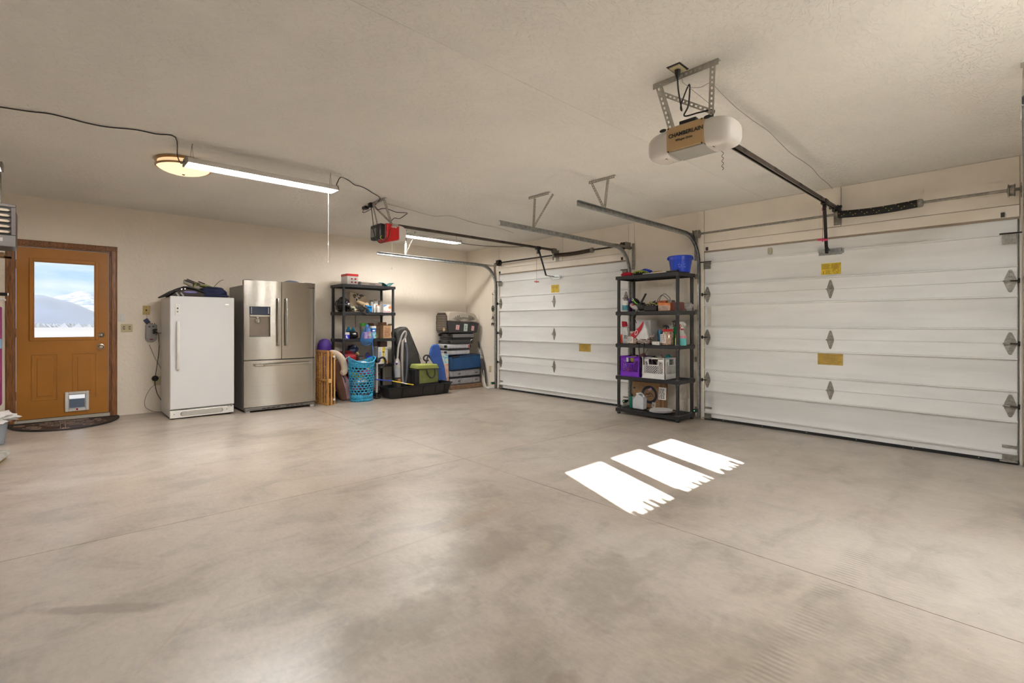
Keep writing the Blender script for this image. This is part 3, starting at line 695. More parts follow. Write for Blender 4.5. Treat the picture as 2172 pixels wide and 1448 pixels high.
# ---- torsion shafts
def torsion(label, yl, yr, yc, ys, z, x, dark, wrap, dz=0):
    t = thing('torsion_shaft', label, 'door spring', (x, (yl+yr)/2, z))
    ob('shaft', B().cyl((x, yl, z-dz*.3), (x, yr, z+.004), .0125, 12), M_dark if dark else M_galvd, t)
    pts = [(x, yc+(ys-yc)*i/20, z-(.022 if wrap else .016)*math.sin(PI*i/20)*(.7 if wrap else .8)) for i in range(21)]
    if wrap:
        ob('spring', B().tube(pts, .037, 16), mat('spring_wrap', (.012, .012, .012), rough=.8, bump=.3, bs=90), t)
        b = B(); rg = random.Random(3)
        for i in range(1, 20):
            p = Vector(pts[i]); 
            for q in range(6):
                a = 2.4+q*.33; c = p+Vector((.0372*math.cos(a), (q-2.5)*-.011, .0372*math.sin(a)))
                if (i % 3 == 1 and q % 2 == 0) or (i % 3 == 2 and q == 3): b.obox(c, Vector((.0012, 0, 0)), Vector((0, .0035, 0)), Vector((0, 0, .0028)))
        ob('thread', b, mat('yellow_thread', (.62, .50, .12), rough=.7), t, kind='stuff')
    else:
        hp = []
        for i in range(0, 46*6):
            f = i/(46*6-1); q = f*20; k = min(int(q), 19); c = Vector(pts[k]).lerp(Vector(pts[k+1]), q-k); a = i*2*PI/6
            hp.append(c+Vector((.026*math.cos(a), 0, .026*math.sin(a))))
        ob('spring', B().tube(pts, .0235, 12).tube(hp, .0075, 5), mat('oiled_spring', (.075, .055, .04), rough=.4, metal=.5), t)
    ob('winding_cone', B().lathe([(.02, -.035), (.034, -.03), (.040, -.012), (.040, .0), (.028, .012), (.02, .03)], (x, ys-.01, z), 16, 'Y'), M_galvd, t)
    ob('spring_cone', B().lathe([(.02, -.02), (.038, -.012), (.038, .008), (.02, .015)], (x, yc, z), 16, 'Y'), M_galvd, t)
    b = B().box(x-.012, x+.012, yc+.016, yc+.022, z-.075, z+.05).box(XR-.034, XR-.031, yc-.02, yc+.05, z-.09, z+.09).box(x, XR-.031, yc+.016, yc+.022, z-.02, z+.02).box(x-.03, XR-.031, yc+.016, yc+.022, z+.03, z+.065)
    ob('centre_bracket', b, M_galvd, t)
    for k, (y, s) in enumerate(((yl, -1), (yr, 1))):
        yy = y+s*.0
        if k == 0: yy = yl-.10
        else: yy = yr+.05
        b = B().lathe([(.014, -.022), (.050, -.022), (.052, -.018), (.046, -.014), (.044, .012), (.053, .016), (.053, .022), (.02, .026), (.014, .03)], (x, yy, z), 24, 'Y')
        ob('cable_drum', b, M_galvd if not dark else M_dark, t)
        b = B().lathe([(.014, -.006), (.028, -.005), (.028, .005), (.014, .006)], (x, yy+(.055 if k == 0 else -.055)*1, z), 14, 'Y').box(x-.03, XR-.0255, yy+(.055 if k == 0 else -.055)-.0025, yy+(.055 if k == 0 else -.055)+.0025, z-.05, z+.05)
        ob('bearing_plate', b, M_galvd, t)
    return t
torsion('steel torsion shaft with black wrapped spring above the near vehicle door', 2.90, .03, 1.325, .69, 2.316, XR-.13, False, True)
torsion('dark torsion shaft with brown coil spring above the far vehicle door', 6.60, 3.84, 5.185, 4.45, 2.296, XR-.13, True, False)
# ================================================================ OPENERS
def opener_rail(t, x0, x1, y, z, w=.034, m=M_dark):
    b = B().box(x0, x1, y-w/2, y+w/2, z+.002, z+.005).box(x0, x1, y-w/2, y-w/2+.003, z-.024, z+.002).box(x0, x1, y+w/2-.003, y+w/2, z-.024, z+.002)
    b.box(x0, x1, y-w/2, y-w/2+.009, z-.027, z-.024).box(x0, x1, y+w/2-.009, y+w/2, z-.027, z-.024)
    r = ob('rail', b, mat('rail_steel', (.12, .10, .085), rough=.4, metal=.7, var=.15), t)
    q = ob('chain', B().box(x0+.02, x1-.05, y-.011, y-.006, z-.012, z-.001).box(x0+.02, x1-.05, y+.006, y+.011, z-.012, z-.001), M_dark, r)
    n = int((x1-x0)/.62)
    for i in range(1, n+1):
        xx = x0+i*(x1-x0)/(n+1)
        b = B()
        for k in range(4): b.box(xx+k*.018, xx+k*.018+.008, y-w/2-.0012, y+w/2+.0012, z-.018, z+.0055)
        ob('rail_clip', b, M_dark, r)
    return r
# near opener
Y1 = 1.335; ZR = 2.398
t = thing('door_opener', 'gold fronted door opener with frosted side lenses and rail to the near vehicle door', 'door opener', (2.70, Y1, 2.2))
M_gold = mat('gold_sheet', (.50, .33, .155), rough=.35, metal=.35, var=.06, vs=5, coat=.2)
hx0, hx1, hy0, hy1, hz0, hz1 = 2.600, 2.80, 1.218, 1.440, 2.200, 2.352
ob('housing', B().prism([(hx0, hz0+.004), (hx1, hz0+.004), (hx1, hz1), (hx0+.03, hz1), (hx0+.002, hz1-.014)], (0, hy0, 0), (1,0,0), (0,0,1), (0, hy1-hy0, 0)), M_gold, t, bevel=.003)
ob('bottom_plate', B().box(hx0+.012, hx1-.004, hy0+.004, hy1-.004, hz0-.003, hz0+.0035), mat('steel_plate', (.40, .385, .35), rough=.5, metal=.5, var=.05), t)
ob('circuit_box', B().box(hx0+.05, hx0+.09, hy0+.07, hy0+.17, hz1, hz1+.03), M_black, t, bevel=.004)
M_lens = mat('frosted_lens', (.80, .74, .68), rough=.32, trans=.25, bump=.02)
for s in (-1, 1):
    yb = hy0-.0008 if s < 0 else hy1+.0008
    def ring(f):   # section of the lens at depth fraction f
        y = yb+s*.142*f; k = math.sqrt(max(0, 1-f**3.6)); k = .45+.55*k if f < 1 else .42
        cx, cz = (hx0+hx1)/2+.004, hz0+.068-.012*f; hw = (hx1-hx0)/2*1.03*(k*.85+.15*1); hh = .083*k
        out = []
        for i in range(28):
            a = 2*PI*i/28; ca, sa = math.cos(a), math.sin(a)
            out.append(Vector((cx+hw*math.copysign(abs(ca)**.55, ca), y, cz+hh*math.copysign(abs(sa)**.6, sa))))
        return out
    fr = [0, .12, .3, .5, .68, .82, .92, .98, 1.0]; vs = []
    for f in fr: vs += ring(f)
    fs = [(i*28+k, i*28+(k+1)%28, (i+1)*28+(k+1)%28, (i+1)*28+k) for i in range(len(fr)-1) for k in range(28)]+[tuple(range(28)), tuple((len(fr)-1)*28+k for k in range(28))]
    ln = ob('lens', B().add(vs, fs), M_lens, t)
    b = B()
    for i in range(6):
        yy = yb+s*(.03+.009*i); b.box(hx0+.05+i*.004, hx0+.14, yy-.0022, yy+.0022, hz0-.0165+.0, hz0-.010+abs(i)*.0025)
    ob('vent_slots', b, M_ink, ln)
    ob('lens_clip', B().lathe([(0, -.004), (.012, -.003), (.014, .003)], (hx0-.002, yb+s*.022, hz0+.135), 12, 'X', sx=1.6, sy=.7), M_black, ln)
text('lettering', 'CHAMBERLAIN', .0315, (hx0-.001, hy1-.012, hz0+.078), (0,-1,0), (0,0,1), M_ink, t, bold=.0006, sx=.98)
tw = text('lettering', 'Whisper Drive', .020, (hx0-.001, hy1-.055, hz0+.050), (0,-1,0), (0,0,1), M_ink, t, sx=.85)
for (y, z) in ((hy0+.01, hz0+.145), (hy1-.01, hz0+.145), (hy0+.01, hz0+.012), (hy1-.01, hz0+.012)):
    ob('screw', B().lathe([(0, -.003), (.004, -.002), (.005, 0)], (hx0, y, z-.01), 8, 'X'), M_dark, t)
opener_rail(t, 2.80, XR-.14, Y1, ZR)
ob('mounting_rail', B().strap((2.59, 1.515, CEIL-.016), (2.585, 1.135, CEIL-.016), .034, .003, (1,0,0)).strap((2.606, 1.515, CEIL-.002), (2.601, 1.135, CEIL-.002), .034, .003), M_bracket, t)
ob('hanger_strap', B().strap((2.585, 1.485, CEIL-.03), (2.64, 1.435, hz1-.005), .030, .003, (1,0,0)).strap((2.6, 1.470, CEIL-.03), (2.655, 1.42, hz1-.005), .024, .003, (0,1,0)), M_bracket, t)
ob('hanger_strap', B().strap((2.585, 1.160, CEIL-.02), (2.70, 1.222, hz1-.005), .032, .003, (1,0,0)), M_bracket, t)
ob('cross_strap', B().strap((2.592, 1.478, CEIL-.065), (2.694, 1.215, hz1+.045), .026, .003, (1,0,0)), M_bracket, t)
# power lead
O1 = Vector((2.522, 1.33, CEIL))
ob('power_lead', B().tube(smooth([O1+Vector((0,0,-.05)), O1+Vector((.01,.0,-.12)), (2.60, 1.345, 2.42), (2.62, 1.36, 2.46), (2.60, 1.30, 2.55), (2.61, 1.31, 2.44), (2.63, 1.345, 2.395), (2.66, 1.27, 2.40), (2.69, 1.20, 2.40), (2.68, 1.215, 2.35)]), .0045, 6), M_cord, t)
cw = [(2.56, 1.33, 2.60)]+[(2.57+.004*math.cos(i*1.3)+i*.0022, 1.325-i*.0028, 2.56-i*.0032) for i in range(44)]
ob('bell_wire', B().tube(cw, .0014, 5), M_greycord, t)
hang = PX(1517, 322, 2.78)
ob('antenna_wire', B().tube([(2.78+.0, 1.19+.006*math.sin(i*1.5), hz0-.003-i*.0068) for i in range(18)], .0016, 5), M_cord, t)
def trolley(t, x, y, z, arm_pts, cord_z, colr, cy):
    tr = ob('trolley', B().box(x-.045, x+.045, y-.024, y+.024, z-.045, z+.008).box(x-.02, x+.02, y-.014, y+.014, z-.075, z-.045), M_black, t, bevel=.004)
    ob('release_arm', B().box(x-.012, x+.012, y-.007, y+.02, z-.105, z-.075), M_black, tr)
    cx = x-.028
    ob('release_cord', B().tube([(cx, cy, z-.06), (cx, cy, cord_z)], .0022, 6), colr, t)
    ob('cord_handle', B().bar((cx-.0, cy+.045, cord_z), (cx, cy-.045, cord_z-.008), .016, .018).cyl((cx, cy, cord_z+.012), (cx, cy, cord_z-.022), .008, 8), colr, t, bevel=.003)
    b = B()
    for a, c in zip(arm_pts[:-1], arm_pts[1:]): b.bar(a, c, .030, .006, (1, 0, .3))
    ob('door_arm', b, M_black, t)
M_pink = mat('red_cord', (.50, .03, .09), rough=.5)
trolley(t, 5.42, Y1, ZR, [(5.43, Y1+.005, ZR-.03), (5.86, 1.425, 1.935)], 2.015, M_pink, 1.345)
ob('arm_foot', B().bar((5.80, 1.41, 2.0), (5.915, 1.415, 1.975), .022, .006, (0,1,0)), M_black, t)
ob('header_bracket', B().box(XR-.16, XR-.03, Y1-.024, Y1-.020, ZR-.05, ZR+.015).box(XR-.16, XR-.03, Y1+.020, Y1+.024, ZR-.05, ZR+.015).cyl((XR-.16, Y1-.06, ZR-.01), (XR-.16, Y1+.05, ZR-.01), .014, 12), M_black, t)
# ceiling outlet over the near opener
t = thing('ceiling_outlet', 'ceiling outlet with black plug above the gold fronted opener', 'outlet', (2.52, 1.335, CEIL-.006))
ob('outlet_box', B().box(2.47, 2.575, 1.29, 1.37, CEIL-.002, CEIL-.0004), M_ink, t)
ob('face_plate', B().box(2.480, 2.565, 1.30, 1.36, CEIL-.010, CEIL-.0021), M_ivory, t, bevel=.002)
ob('plug', B().tube([O1+Vector((0,0,-.012)), O1+Vector((0,0,-.035)), O1+Vector((0,0,-.06))], [.016, .014, .006], 10), M_black, t)
bw = [(2.60, 1.30, 2.53), (2.70, 1.28, 2.56), (2.78, 1.26, 2.605)]+[(2.9+i*.3, 1.27+.008*math.sin(i*1.7)+.009*i, 2.61-.012*math.sin(i*.9)**2) for i in range(10)]+[(XR-.035, 1.385, 2.612)]
one('bell_wire', B().tube(smooth(bw, 4), .0026, 5), M_greycord, 'thin grey wire stapled along the ceiling from the gold opener to the wall', 'wire')
# far opener
Y2 = 5.235; ZR2 = 2.402
t = thing('door_opener', 'red and black door opener with rail to the far vehicle door', 'door opener', (2.88, 5.22, 2.18))
ob('motor_cover', B().box(2.725, 2.800, 5.105, 5.345, 2.185, 2.365), M_black, t, bevel=.018)
b = B()
for i in range(5): b.box(2.7235, 2.7262, 5.20+i*.025, 5.213+i*.025, 2.22, 2.32)
ob('terminal_strip', b, mat('terminal_grey', (.25, .24, .22), rough=.5), t)
ob('light_strip', B().box(2.792, 2.797, 5.1045, 5.1052, 2.20, 2.36), M_greycord, t)
rh = ob('red_housing', B().prism([(2.81, 2.205), (2.86, 2.168), (2.95, 2.19), (2.972, 2.205), (2.972, 2.368), (2.81, 2.372)], (0, 5.10, 0), (1,0,0), (0,0,1), (0, .245, 0)), M_red, t, bevel=.004)
text('lettering', 'GENIE', .026, (2.868, 5.0985, 2.331), (1,0,0), (0,0,1), M_white, t, bold=.0006)
ob('rear_lens', B().prism([(2.974, 2.19), (3.04, 2.20), (3.075, 2.24), (3.075, 2.33), (3.03, 2.36), (2.974, 2.37)], (0, 5.105, 0), (1,0,0), (0,0,1), (0, .235, 0)), M_lens, t, bevel=.008)
opener_rail(t, 3.03, XR-.10, Y2, ZR2, w=.030)
M0 = Vector((2.715, 5.25, CEIL)); M1 = Vector((2.70, 4.965, CEIL))
ob('mounting_rail', B().strap((2.715, 5.26, CEIL-.016), (2.70, 4.96, CEIL-.016), .034, .003, (1,0,0)).strap((2.73, 5.26, CEIL-.002), (2.715, 4.96, CEIL-.002), .034, .003), M_bracket, t)
ob('hanger_strap', B().strap((2.71, 5.245, CEIL-.03), (2.79, 5.28, 2.362), .030, .003, (1,0,0)), M_bracket, t)
ob('hanger_strap', B().strap((2.705, 4.98, CEIL-.03), (2.88, 5.13, 2.370), .030, .003, (1,0,0)).strap((2.72, 4.985, CEIL-.03), (2.895, 5.14, 2.37), .03, .003, (0,1,0)), M_bracket, t)
ob('cross_strap', B().bar((2.71, 5.24, CEIL-.04), (2.87, 5.12, 2.39), .026, .003, (1,0,0)), M_bracket, t)
ob('top_plate', B().box(2.85, 2.96, 5.10, 5.16, 2.373, 2.378).box(2.88, 2.96, 5.095, 5.0985, 2.345, 2.376), M_bracket, t)
trolley(t, 5.50, Y2, ZR2, [(5.515, Y2, ZR2-.04), (5.675, Y2-.01, 1.965), (5.90, 5.26, 1.968)], 1.86, mat('faded_red_cord', (.50, .06, .05), rough=.5), 5.24)
ob('header_bracket', B().box(XR-.12, XR-.035, Y2-.022, Y2-.018, ZR2-.05, ZR2+.015).box(XR-.12, XR-.035, Y2+.018, Y2+.022, ZR2-.05, ZR2+.015), M_galvd, t)
c8 = lambda x, y: (750+x/9.65, 410+y/9.65)
def pc(lst, yv=None, z=None):
    return [PY(*c8(x, y), yv) for x, y in lst]
lead = [(2.715, 5.30, CEIL-.03)]+pc([(395, 560), (400, 650), (430, 840), (470, 940), (530, 1010), (600, 1000), (680, 930), (730, 830), (750, 720)], 5.09)
ob('power_lead', B().tube(smooth(lead), .0042, 6), M_cord, t)
ob('power_lead', B().tube(smooth(pc([(380, 700), (420, 830), (450, 930), (520, 1005), (580, 1010), (575, 950)], 5.085)), .003, 6), M_cord, t)
ob('signal_wire', B().tube(pc([(575, 860), (545, 905), (600, 950)], 5.088), .003, 5), M_yel, t)
ob('loose_cord', B().tube(smooth([(2.73, 5.22, CEIL-.05)]+pc([(490, 335), (570, 312), (650, 310), (740, 335), (880, 385), (1090, 400), (1060, 440), (940, 515), (840, 505), (780, 555)], 5.10), 4), .0042, 6), M_cord, t)
t = thing('power_adapter', 'black power adapter plugged into the ceiling beside the red opener', 'adapter', (2.70, 5.36, 2.55))
ob('adapter_body', B().box(2.672, 2.728, 5.37, 5.455, CEIL-.060, CEIL-.022), M_black, t, bevel=.008)
ob('plug_stack', B().box(2.69, 2.735, 5.27, 5.33, CEIL-.055, CEIL-.0005), M_black, t, bevel=.004)
ob('adapter_cord', B().tube(smooth([(2.70, 5.45, CEIL-.05), (2.69, 5.46, CEIL-.09), (2.71, 5.40, CEIL-.085), (2.715, 5.30, CEIL-.07)]), .0035, 6), M_cord, t)
# wire from the red opener towards the far corner
fw_ = [PZ(u, v, CEIL-.004) for u, v in ((820, 432), (870, 445), (920, 458), (957, 458), (1010, 474), (1060, 484), (1090, 494))]
one('bell_wire', B().tube(smooth(fw_, 4), .0025, 5), M_greycord, 'thin grey wire on the ceiling beside the red opener', 'wire')
# ================================================================ LAMPS
M_tube = mat('lit_tube', (1, 1, 1), emit=1, ecol=(1, .96, .88))
def shop_light(label, x0, x1, y0, y1, z, power, yaw, nm, cord_x, cord_z, tint=(1, .975, .94)):
    t = thing('shop_light', label, 'light', ((x0+x1)/2, (y0+y1)/2, z))
    m = mat(nm, (1, .98, .95), emit=power, ecol=tint); ym = (y0+y1)/2
    f = lambda x, y, zz: Vector((x, y+(x-x0)*yaw, zz))
    def hexa(b, xa, xb, prof):
        n = len(prof); vs = [f(xa, p, q) for p, q in prof]+[f(xb, p, q) for p, q in prof]
        return b.add(vs, [tuple(range(n))[::-1], tuple(range(n, 2*n))]+[(i, (i+1)%n, (i+1)%n+n, i+n) for i in range(n)])
    tr = [(y0, z), (y0+.0035, z), (y0+.028, z+.038), (y1-.028, z+.038), (y1-.0035, z), (y1, z), (y1-.022, z+.046), (y0+.022, z+.046)]
    ob('reflector', hexa(B(), x0+.012, x1-.012, tr), mat('reflector_steel', (.70, .66, .62), rough=.4), t)
    for xa in (x0, x1-.012):
        ob('end_cap', hexa(B(), xa, xa+.012, [(y0-.002, z-.002), (y1+.002, z-.002), (y1-.020, z+.05), (y0+.020, z+.05)]), M_galvd, t)
    n = 4
    for i in range(n):
        y = y0+.032+(y1-y0-.064)*i/(n-1); b = B()
        b.tube([f(x0+.022, y, z+.012), f(x1-.022, y, z+.012)], .0125, 10)
        ob('led_tube', b, m, t)
    for xa in (x0+.05, x1-.05):
        for s in (-1, 1):
            ob('hanger_wire', B().tube([f(xa+s*.012, ym, z+.046), f(xa, ym, CEIL-.012)], .0012, 4), M_dark, t)
        ob('ceiling_hook', B().tube([f(xa, ym, CEIL-.014), f(xa+.005, ym, CEIL-.006), f(xa, ym, CEIL)], .003, 6), M_galvd, t)
    p = f(cord_x, y1-.02, z+.002)
    ob('pull_cord', B().tube([p, (p.x, p.y, cord_z)], .0010, 5), mat('white_string', (.75, .72, .65), rough=.7), t)
    ob('cord_bead', B().lathe([(0, -.009), (.005, -.006), (.005, .006), (0, .009)], (p.x, p.y, cord_z+.17), 8), M_white, t)
    ob('cord_bead', B().lathe([(0, -.012), (.006, -.008), (.006, .006), (0, .01)], (p.x, p.y, cord_z), 8), M_white, t)
    return t
shop_light('long lit shop light hanging beside the dome light', .740, 1.945, 4.445, 4.610, 2.452, LAMP_1, -.020, 'tube_near', 1.90, 1.79)
shop_light('lit shop light partly hidden behind the red opener', 3.60, 4.815, 6.285, 6.455, 2.510, LAMP_2, 0, 'tube_far', 3.63, 2.02)
shop_light('lit shop light cut off by the left edge of the picture', -1.52, -.305, 5.62, 5.785, 2.452, LAMP_3, 0, 'tube_left', -1.48, 1.9)
shop_light('lit shop light on the ceiling behind the camera out of view', 2.30, 3.52, -.47, -.305, 2.452, LAMP_FILL, 0, 'tube_rear', 2.34, 1.9, (.93, .97, 1))  # unseen lamp added to brighten the right side of the room
t = thing('dome_light', 'warm lit round glass ceiling light with two brass rings', 'light', (.825, 5.085, CEIL-.11))
dc = (.825, 5.085, 0)
ob('upper_ring', B().lathe([(.196, CEIL-.022), (.207, CEIL-.016), (.207, CEIL-.004), (.19, CEIL-.0005)], dc, 40, cap=False), mat('gold_ring', (.48, .30, .13), rough=.3, metal=.7), t)
ob('drum', B().lathe([(.188, CEIL-.052), (.190, CEIL-.022)], dc, 40, cap=False), mat('drum_glass', (.9, .75, .5), emit=DOME*.75, ecol=(1, .66, .36)), t)
ob('lower_ring', B().lathe([(.196, CEIL-.066), (.207, CEIL-.060), (.207, CEIL-.052), (.188, CEIL-.050)], dc, 40, cap=False), mat('gold_ring', (.48, .30, .13)), t)
ob('glass_bowl', B().lathe([(0, CEIL-.112), (.05, CEIL-.110), (.10, CEIL-.102), (.15, CEIL-.087), (.18, CEIL-.072), (.195, CEIL-.060)], dc, 40, cap=False), mat('bowl_glass', (.95, .8, .55), emit=DOME, ecol=(1, .78, .50)), t)
ob('finial', B().lathe([(0, CEIL-.120), (.010, CEIL-.117), (.012, CEIL-.112)], dc, 14), M_brass, t)
# cords feeding the shop lights
cpt = [PZ(u, v, CEIL-.006) for u, v in ((-6, 226), (60, 236), (104, 241), (150, 252), (180, 260), (225, 269), (287, 275), (330, 284), (372, 291))]
cpt += [Vector((.742, 4.84, 2.60)), Vector((.752, 4.76, 2.52)), Vector((.745, 4.63, 2.49)), Vector((.738, 4.53, 2.475))]
one('ceiling_wire', B().tube(smooth(cpt, 4), .0042, 6), M_cord, 'thin dark cord stapled along the ceiling to the near shop light', 'cord')
cp2 = [Vector((1.94, 4.50, 2.49))]+[PZ(u, v, CEIL-.008) for u, v in ((722, 376), (740, 383), (752, 392), (770, 397), (790, 409), (806, 420))]+[Vector((2.715, 5.16, CEIL-.03)), Vector((2.72, 5.27, CEIL-.045))]
one('ceiling_wire', B().tube(smooth(cp2, 4), .0042, 6), M_cord, 'dark cord looping from the near shop light to the red opener', 'cord')
one('ceiling_wire', B().tube(smooth([(4.815, 6.37, 2.53), (4.87, 6.33, 2.515), (5.1, 6.15, 2.485), (5.35, 5.75, 2.445), (5.45, 5.30, 2.415)], 6), .005, 6), M_cord, 'dark cord sagging from the far shop light to the opener rail', 'cord')
one('ceiling_wire', B().tube(smooth([(3.62, 6.29, 2.56), (3.5, 5.9, 2.50), (3.3, 5.6, 2.44), (3.12, 5.3, 2.37)], 6), .0045, 6), M_cord, 'dark cord from the red opener to the far shop light', 'cord')
# ================================================================ FRIDGES
def steel():
    m = bpy.data.materials.new('brushed_steel'); m.use_nodes = True; n = m.node_tree.nodes; l = m.node_tree.links; p = n['Principled BSDF']
    p.inputs['Base Color'].default_value = (.50, .475, .44, 1); p.inputs['Metallic'].default_value = 1; p.inputs['Roughness'].default_value = .16
    p.inputs['Anisotropic'].default_value = 1.0
    tg = n.new('ShaderNodeCombineXYZ'); tg.inputs[2].default_value = 1; l.new(tg.outputs[0], p.inputs['Tangent'])
    tc = n.new('ShaderNodeTexCoord'); mp = n.new('ShaderNodeMapping'); mp.inputs['Scale'].default_value = (1, 1, 260); l.new(tc.outputs['Object'], mp.inputs[0])
    z = n.new('ShaderNodeTexNoise'); z.inputs['Scale'].default_value = 2; l.new(mp.outputs[0], z.inputs[0])
    r = n.new('ShaderNodeValToRGB'); l.new(z.outputs[0], r.inputs[0]); r.color_ramp.elements[0].color = (.42, .395, .36, 1); r.color_ramp.elements[1].color = (.56, .53, .49, 1)
    l.new(r.outputs[0], p.inputs['Base Color'])
    mp2 = n.new('ShaderNodeMapping'); mp2.inputs['Scale'].default_value = (5, 5, 3); l.new(tc.outputs['Object'], mp2.inputs[0])
    z2 = n.new('ShaderNodeTexNoise'); z2.inputs['Scale'].default_value = 1; z2.inputs['Detail'].default_value = 1; l.new(mp2.outputs[0], z2.inputs[0])
    b = n.new('ShaderNodeBump'); b.inputs['Strength'].default_value = .12; b.inputs['Distance'].default_value = .02; l.new(z2.outputs[0], b.inputs['Height']); l.new(b.outputs[0], p.inputs['Normal'])
    return m
M_steel = steel()
M_sgrey = mat('fridge_side_grey', (.20, .185, .165), rough=.38, metal=.3, bump=.04, bs=250)
# white upright freezer
fx0, fx1, fy, fyb, ftop = .985, 1.660, 6.895, 7.585, 1.530
t = thing('upright_freezer', 'white upright freezer with a long curved handle beside the stainless fridge', 'freezer', (1.32, 7.2, fz(1.32)))
ob('cabinet', B().box(fx0+.004, fx1-.004, fy+.05, fyb, .085, ftop-.008), M_appl, t, bevel=.006)
ob('freezer_door', B().box(fx0, fx1, fy, fy+.044, .185, ftop), M_appl, t, bevel=.010)
ob('door_gasket', B().box(fx0+.012, fx1-.012, fy+.0445, fy+.0495, .195, ftop-.012), mat('grey_gasket', (.35, .34, .33), rough=.6), t)
hb = [(1.060, fy-.001, .655), (1.060, fy-.02, .67), (1.060, fy-.042, .74), (1.060, fy-.05, .93), (1.060, fy-.042, 1.12), (1.060, fy-.02, 1.205), (1.060, fy-.001, 1.22)]
ob('handle', B().tube(smooth(hb, 5), [.013+.006*math.sin(PI*i/30) for i in range(31)], 12), M_white, t)
cpn = ob('control_panel', B().box(1.035, 1.082, fy-.006, fy-.0003, 1.305, 1.433), M_white, t, bevel=.003)
ob('indicator', B().box(1.052, 1.066, fy-.008, fy-.0055, 1.375, 1.392), M_ink, cpn)
ob('dial', B().lathe([(0, -.012), (.008, -.011), (.010, -.0062)], (1.059, fy, 1.345), 14, 'Y'), M_greycord, cpn)
ob('badge', B().box(1.555, 1.605, fy-.003, fy-.0003, 1.435, 1.450), M_chrome, t)
kb = ob('kickplate', B().box(fx0, fx1-.008, fy-.004, fy+.05, .082, .172), M_white, t, bevel=.005)
b = B(); vx0, vx1 = 1.085, 1.535
b.prism(rrpoly((vx0+vx1)/2, .128, vx1-vx0, .052, .026, .026), (0, fy-.0045, 0), (1,0,0), (0,0,1), (0, -.0012, 0))
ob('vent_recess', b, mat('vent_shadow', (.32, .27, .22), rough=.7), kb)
for i in range(8):
    z = .1075+i*.0058; ob('vent_slat', B().box(vx0+.012+abs(i-3.5)*.002, vx1-.012-abs(i-3.5)*.002, fy-.0095, fy-.006, z, z+.0028), M_white, kb)
ob('lower_hinge', B().box(1.58, 1.64, fy-.012, fy+.01, .172, .184).cyl((1.625, fy, .16), (1.625, fy, .19), .010, 10), M_galvd, t)
for x in (fx0+.03, fx1-.05):
    for y in (fy+.05, fyb-.06): ob('foot', B().cyl((x, y, fz(x)+.001), (x, y, .086), .018, 10), M_black, t)
for x in (1.025, 1.575): ob('screw', B().lathe([(0, -.007), (.005, -.0062), (.006, -.004)], (x, fy, .130), 8, 'Y'), M_galvd, kb)
# stainless french door fridge
rx0, rx1, ry = 1.755, 2.648, 6.80
rc = (rx0+rx1)/2
t = thing('french_door_fridge', 'stainless steel french door fridge with ice dispenser and bottom drawer', 'fridge', (rc, 7.2, fz(rc)))
ob('cabinet', B().box(rx0+.004, rx1-.004, ry+.085, 7.56, .085, 1.700), M_sgrey, t, bevel=.004)
def curved_front(b, xa, xb, z0, z1, hole=None, nx=16):
    """bowed door leaf; front sagitta grows to the door's middle"""
    def yf_(x): return ry+.105*(x-2.42)**2+.006*max(0, (1.775-x)/.02)**2+.008*max(0, (x-2.628)/.02)**2
    xs_ = [xa+(xb-xa)*i/nx for i in range(nx+1)]
    if hole:
        xs_ = sorted(set([x for x in xs_ if not (abs(x-hole[0]) < .012 or abs(x-hole[1]) < .012)]+[hole[0], hole[1]]))
        zs = [z0, hole[2], hole[3], z1]
    else: zs = [z0, z1]
    vs = []; fs = []; W = len(xs_)
    for z in zs: vs += [(x, yf_(x), z) for x in xs_]
    for j in range(len(zs)-1):
        for i in range(W-1):
            if hole and j == 1 and xs_[i] >= hole[0]-1e-6 and xs_[i+1] <= hole[1]+1e-6: continue
            fs.append((j*W+i, j*W+i+1, (j+1)*W+i+1, (j+1)*W+i))
    o = len(vs); yb_ = ry+.078
    vs += [(xa, yb_, z0), (xb, yb_, z0), (xa, yb_, z1), (xb, yb_, z1)]
    L = (len(zs)-1)*W
    fs += [(o, o+1, o+3, o+2)]
    fs += [tuple([j*W for j in range(len(zs))]+[o+2, o])]
    fs += [tuple([j*W+W-1 for j in range(len(zs))]+[o+3, o+1])]
    fs += [tuple(range(W))+(o+1, o), tuple(range(L, L+W))+(o+3, o+2)]
    if hole:   # recess
        h0, h1, z2, z3 = hole; q = len(vs); yb2 = ry+.070
        vs += [(h0, yb2, z2), (h1, yb2, z2), (h0, yb2, z3), (h1, yb2, z3), (h0, yf_(h0), z2), (h1, yf_(h1), z2), (h0, yf_(h0), z3), (h1, yf_(h1), z3)]
        fs += [(q, q+1, q+3, q+2), (q, q+2, q+6, q+4), (q+1, q+5, q+7, q+3), (q, q+4, q+5, q+1), (q+2, q+3, q+7, q+6)]
    return b.add(vs, fs), yf_
dx0, dx1, dz0, dz1 = 1.818, 2.062, 1.030, 1.425
b, yfr = curved_front(B(), rx0, rc-.006, .735, 1.760, hole=(dx0, dx1, dz0, dz1)); left_door = ob('fridge_door', b, M_steel, t)
b, _ = curved_front(B(), rc+.002, rx1, .735, 1.760); right_door = ob('fridge_door', b, M_steel, t)
b, _ = curved_front(B(), rx0, rx1, .125, .722, nx=28); drawer = ob('freezer_drawer', b, M_steel, t)
disp = ob('water_dispenser', B().box(dx0+.003, dx1-.003, ry+.055, ry+.0695, dz0+.002, dz1-.002), mat('dispenser_grey', (.22, .18, .15), rough=.3, metal=.5), left_door)
M_disp = mat('display_glass', (.02, .035, .07), rough=.08, coat=1)
ob('display_panel', B().box(dx0+.002, dx1-.002, yfr(1.94)+.004, ry+.054, 1.318, dz1-.002), M_disp, left_door, bevel=.003)
b = B()
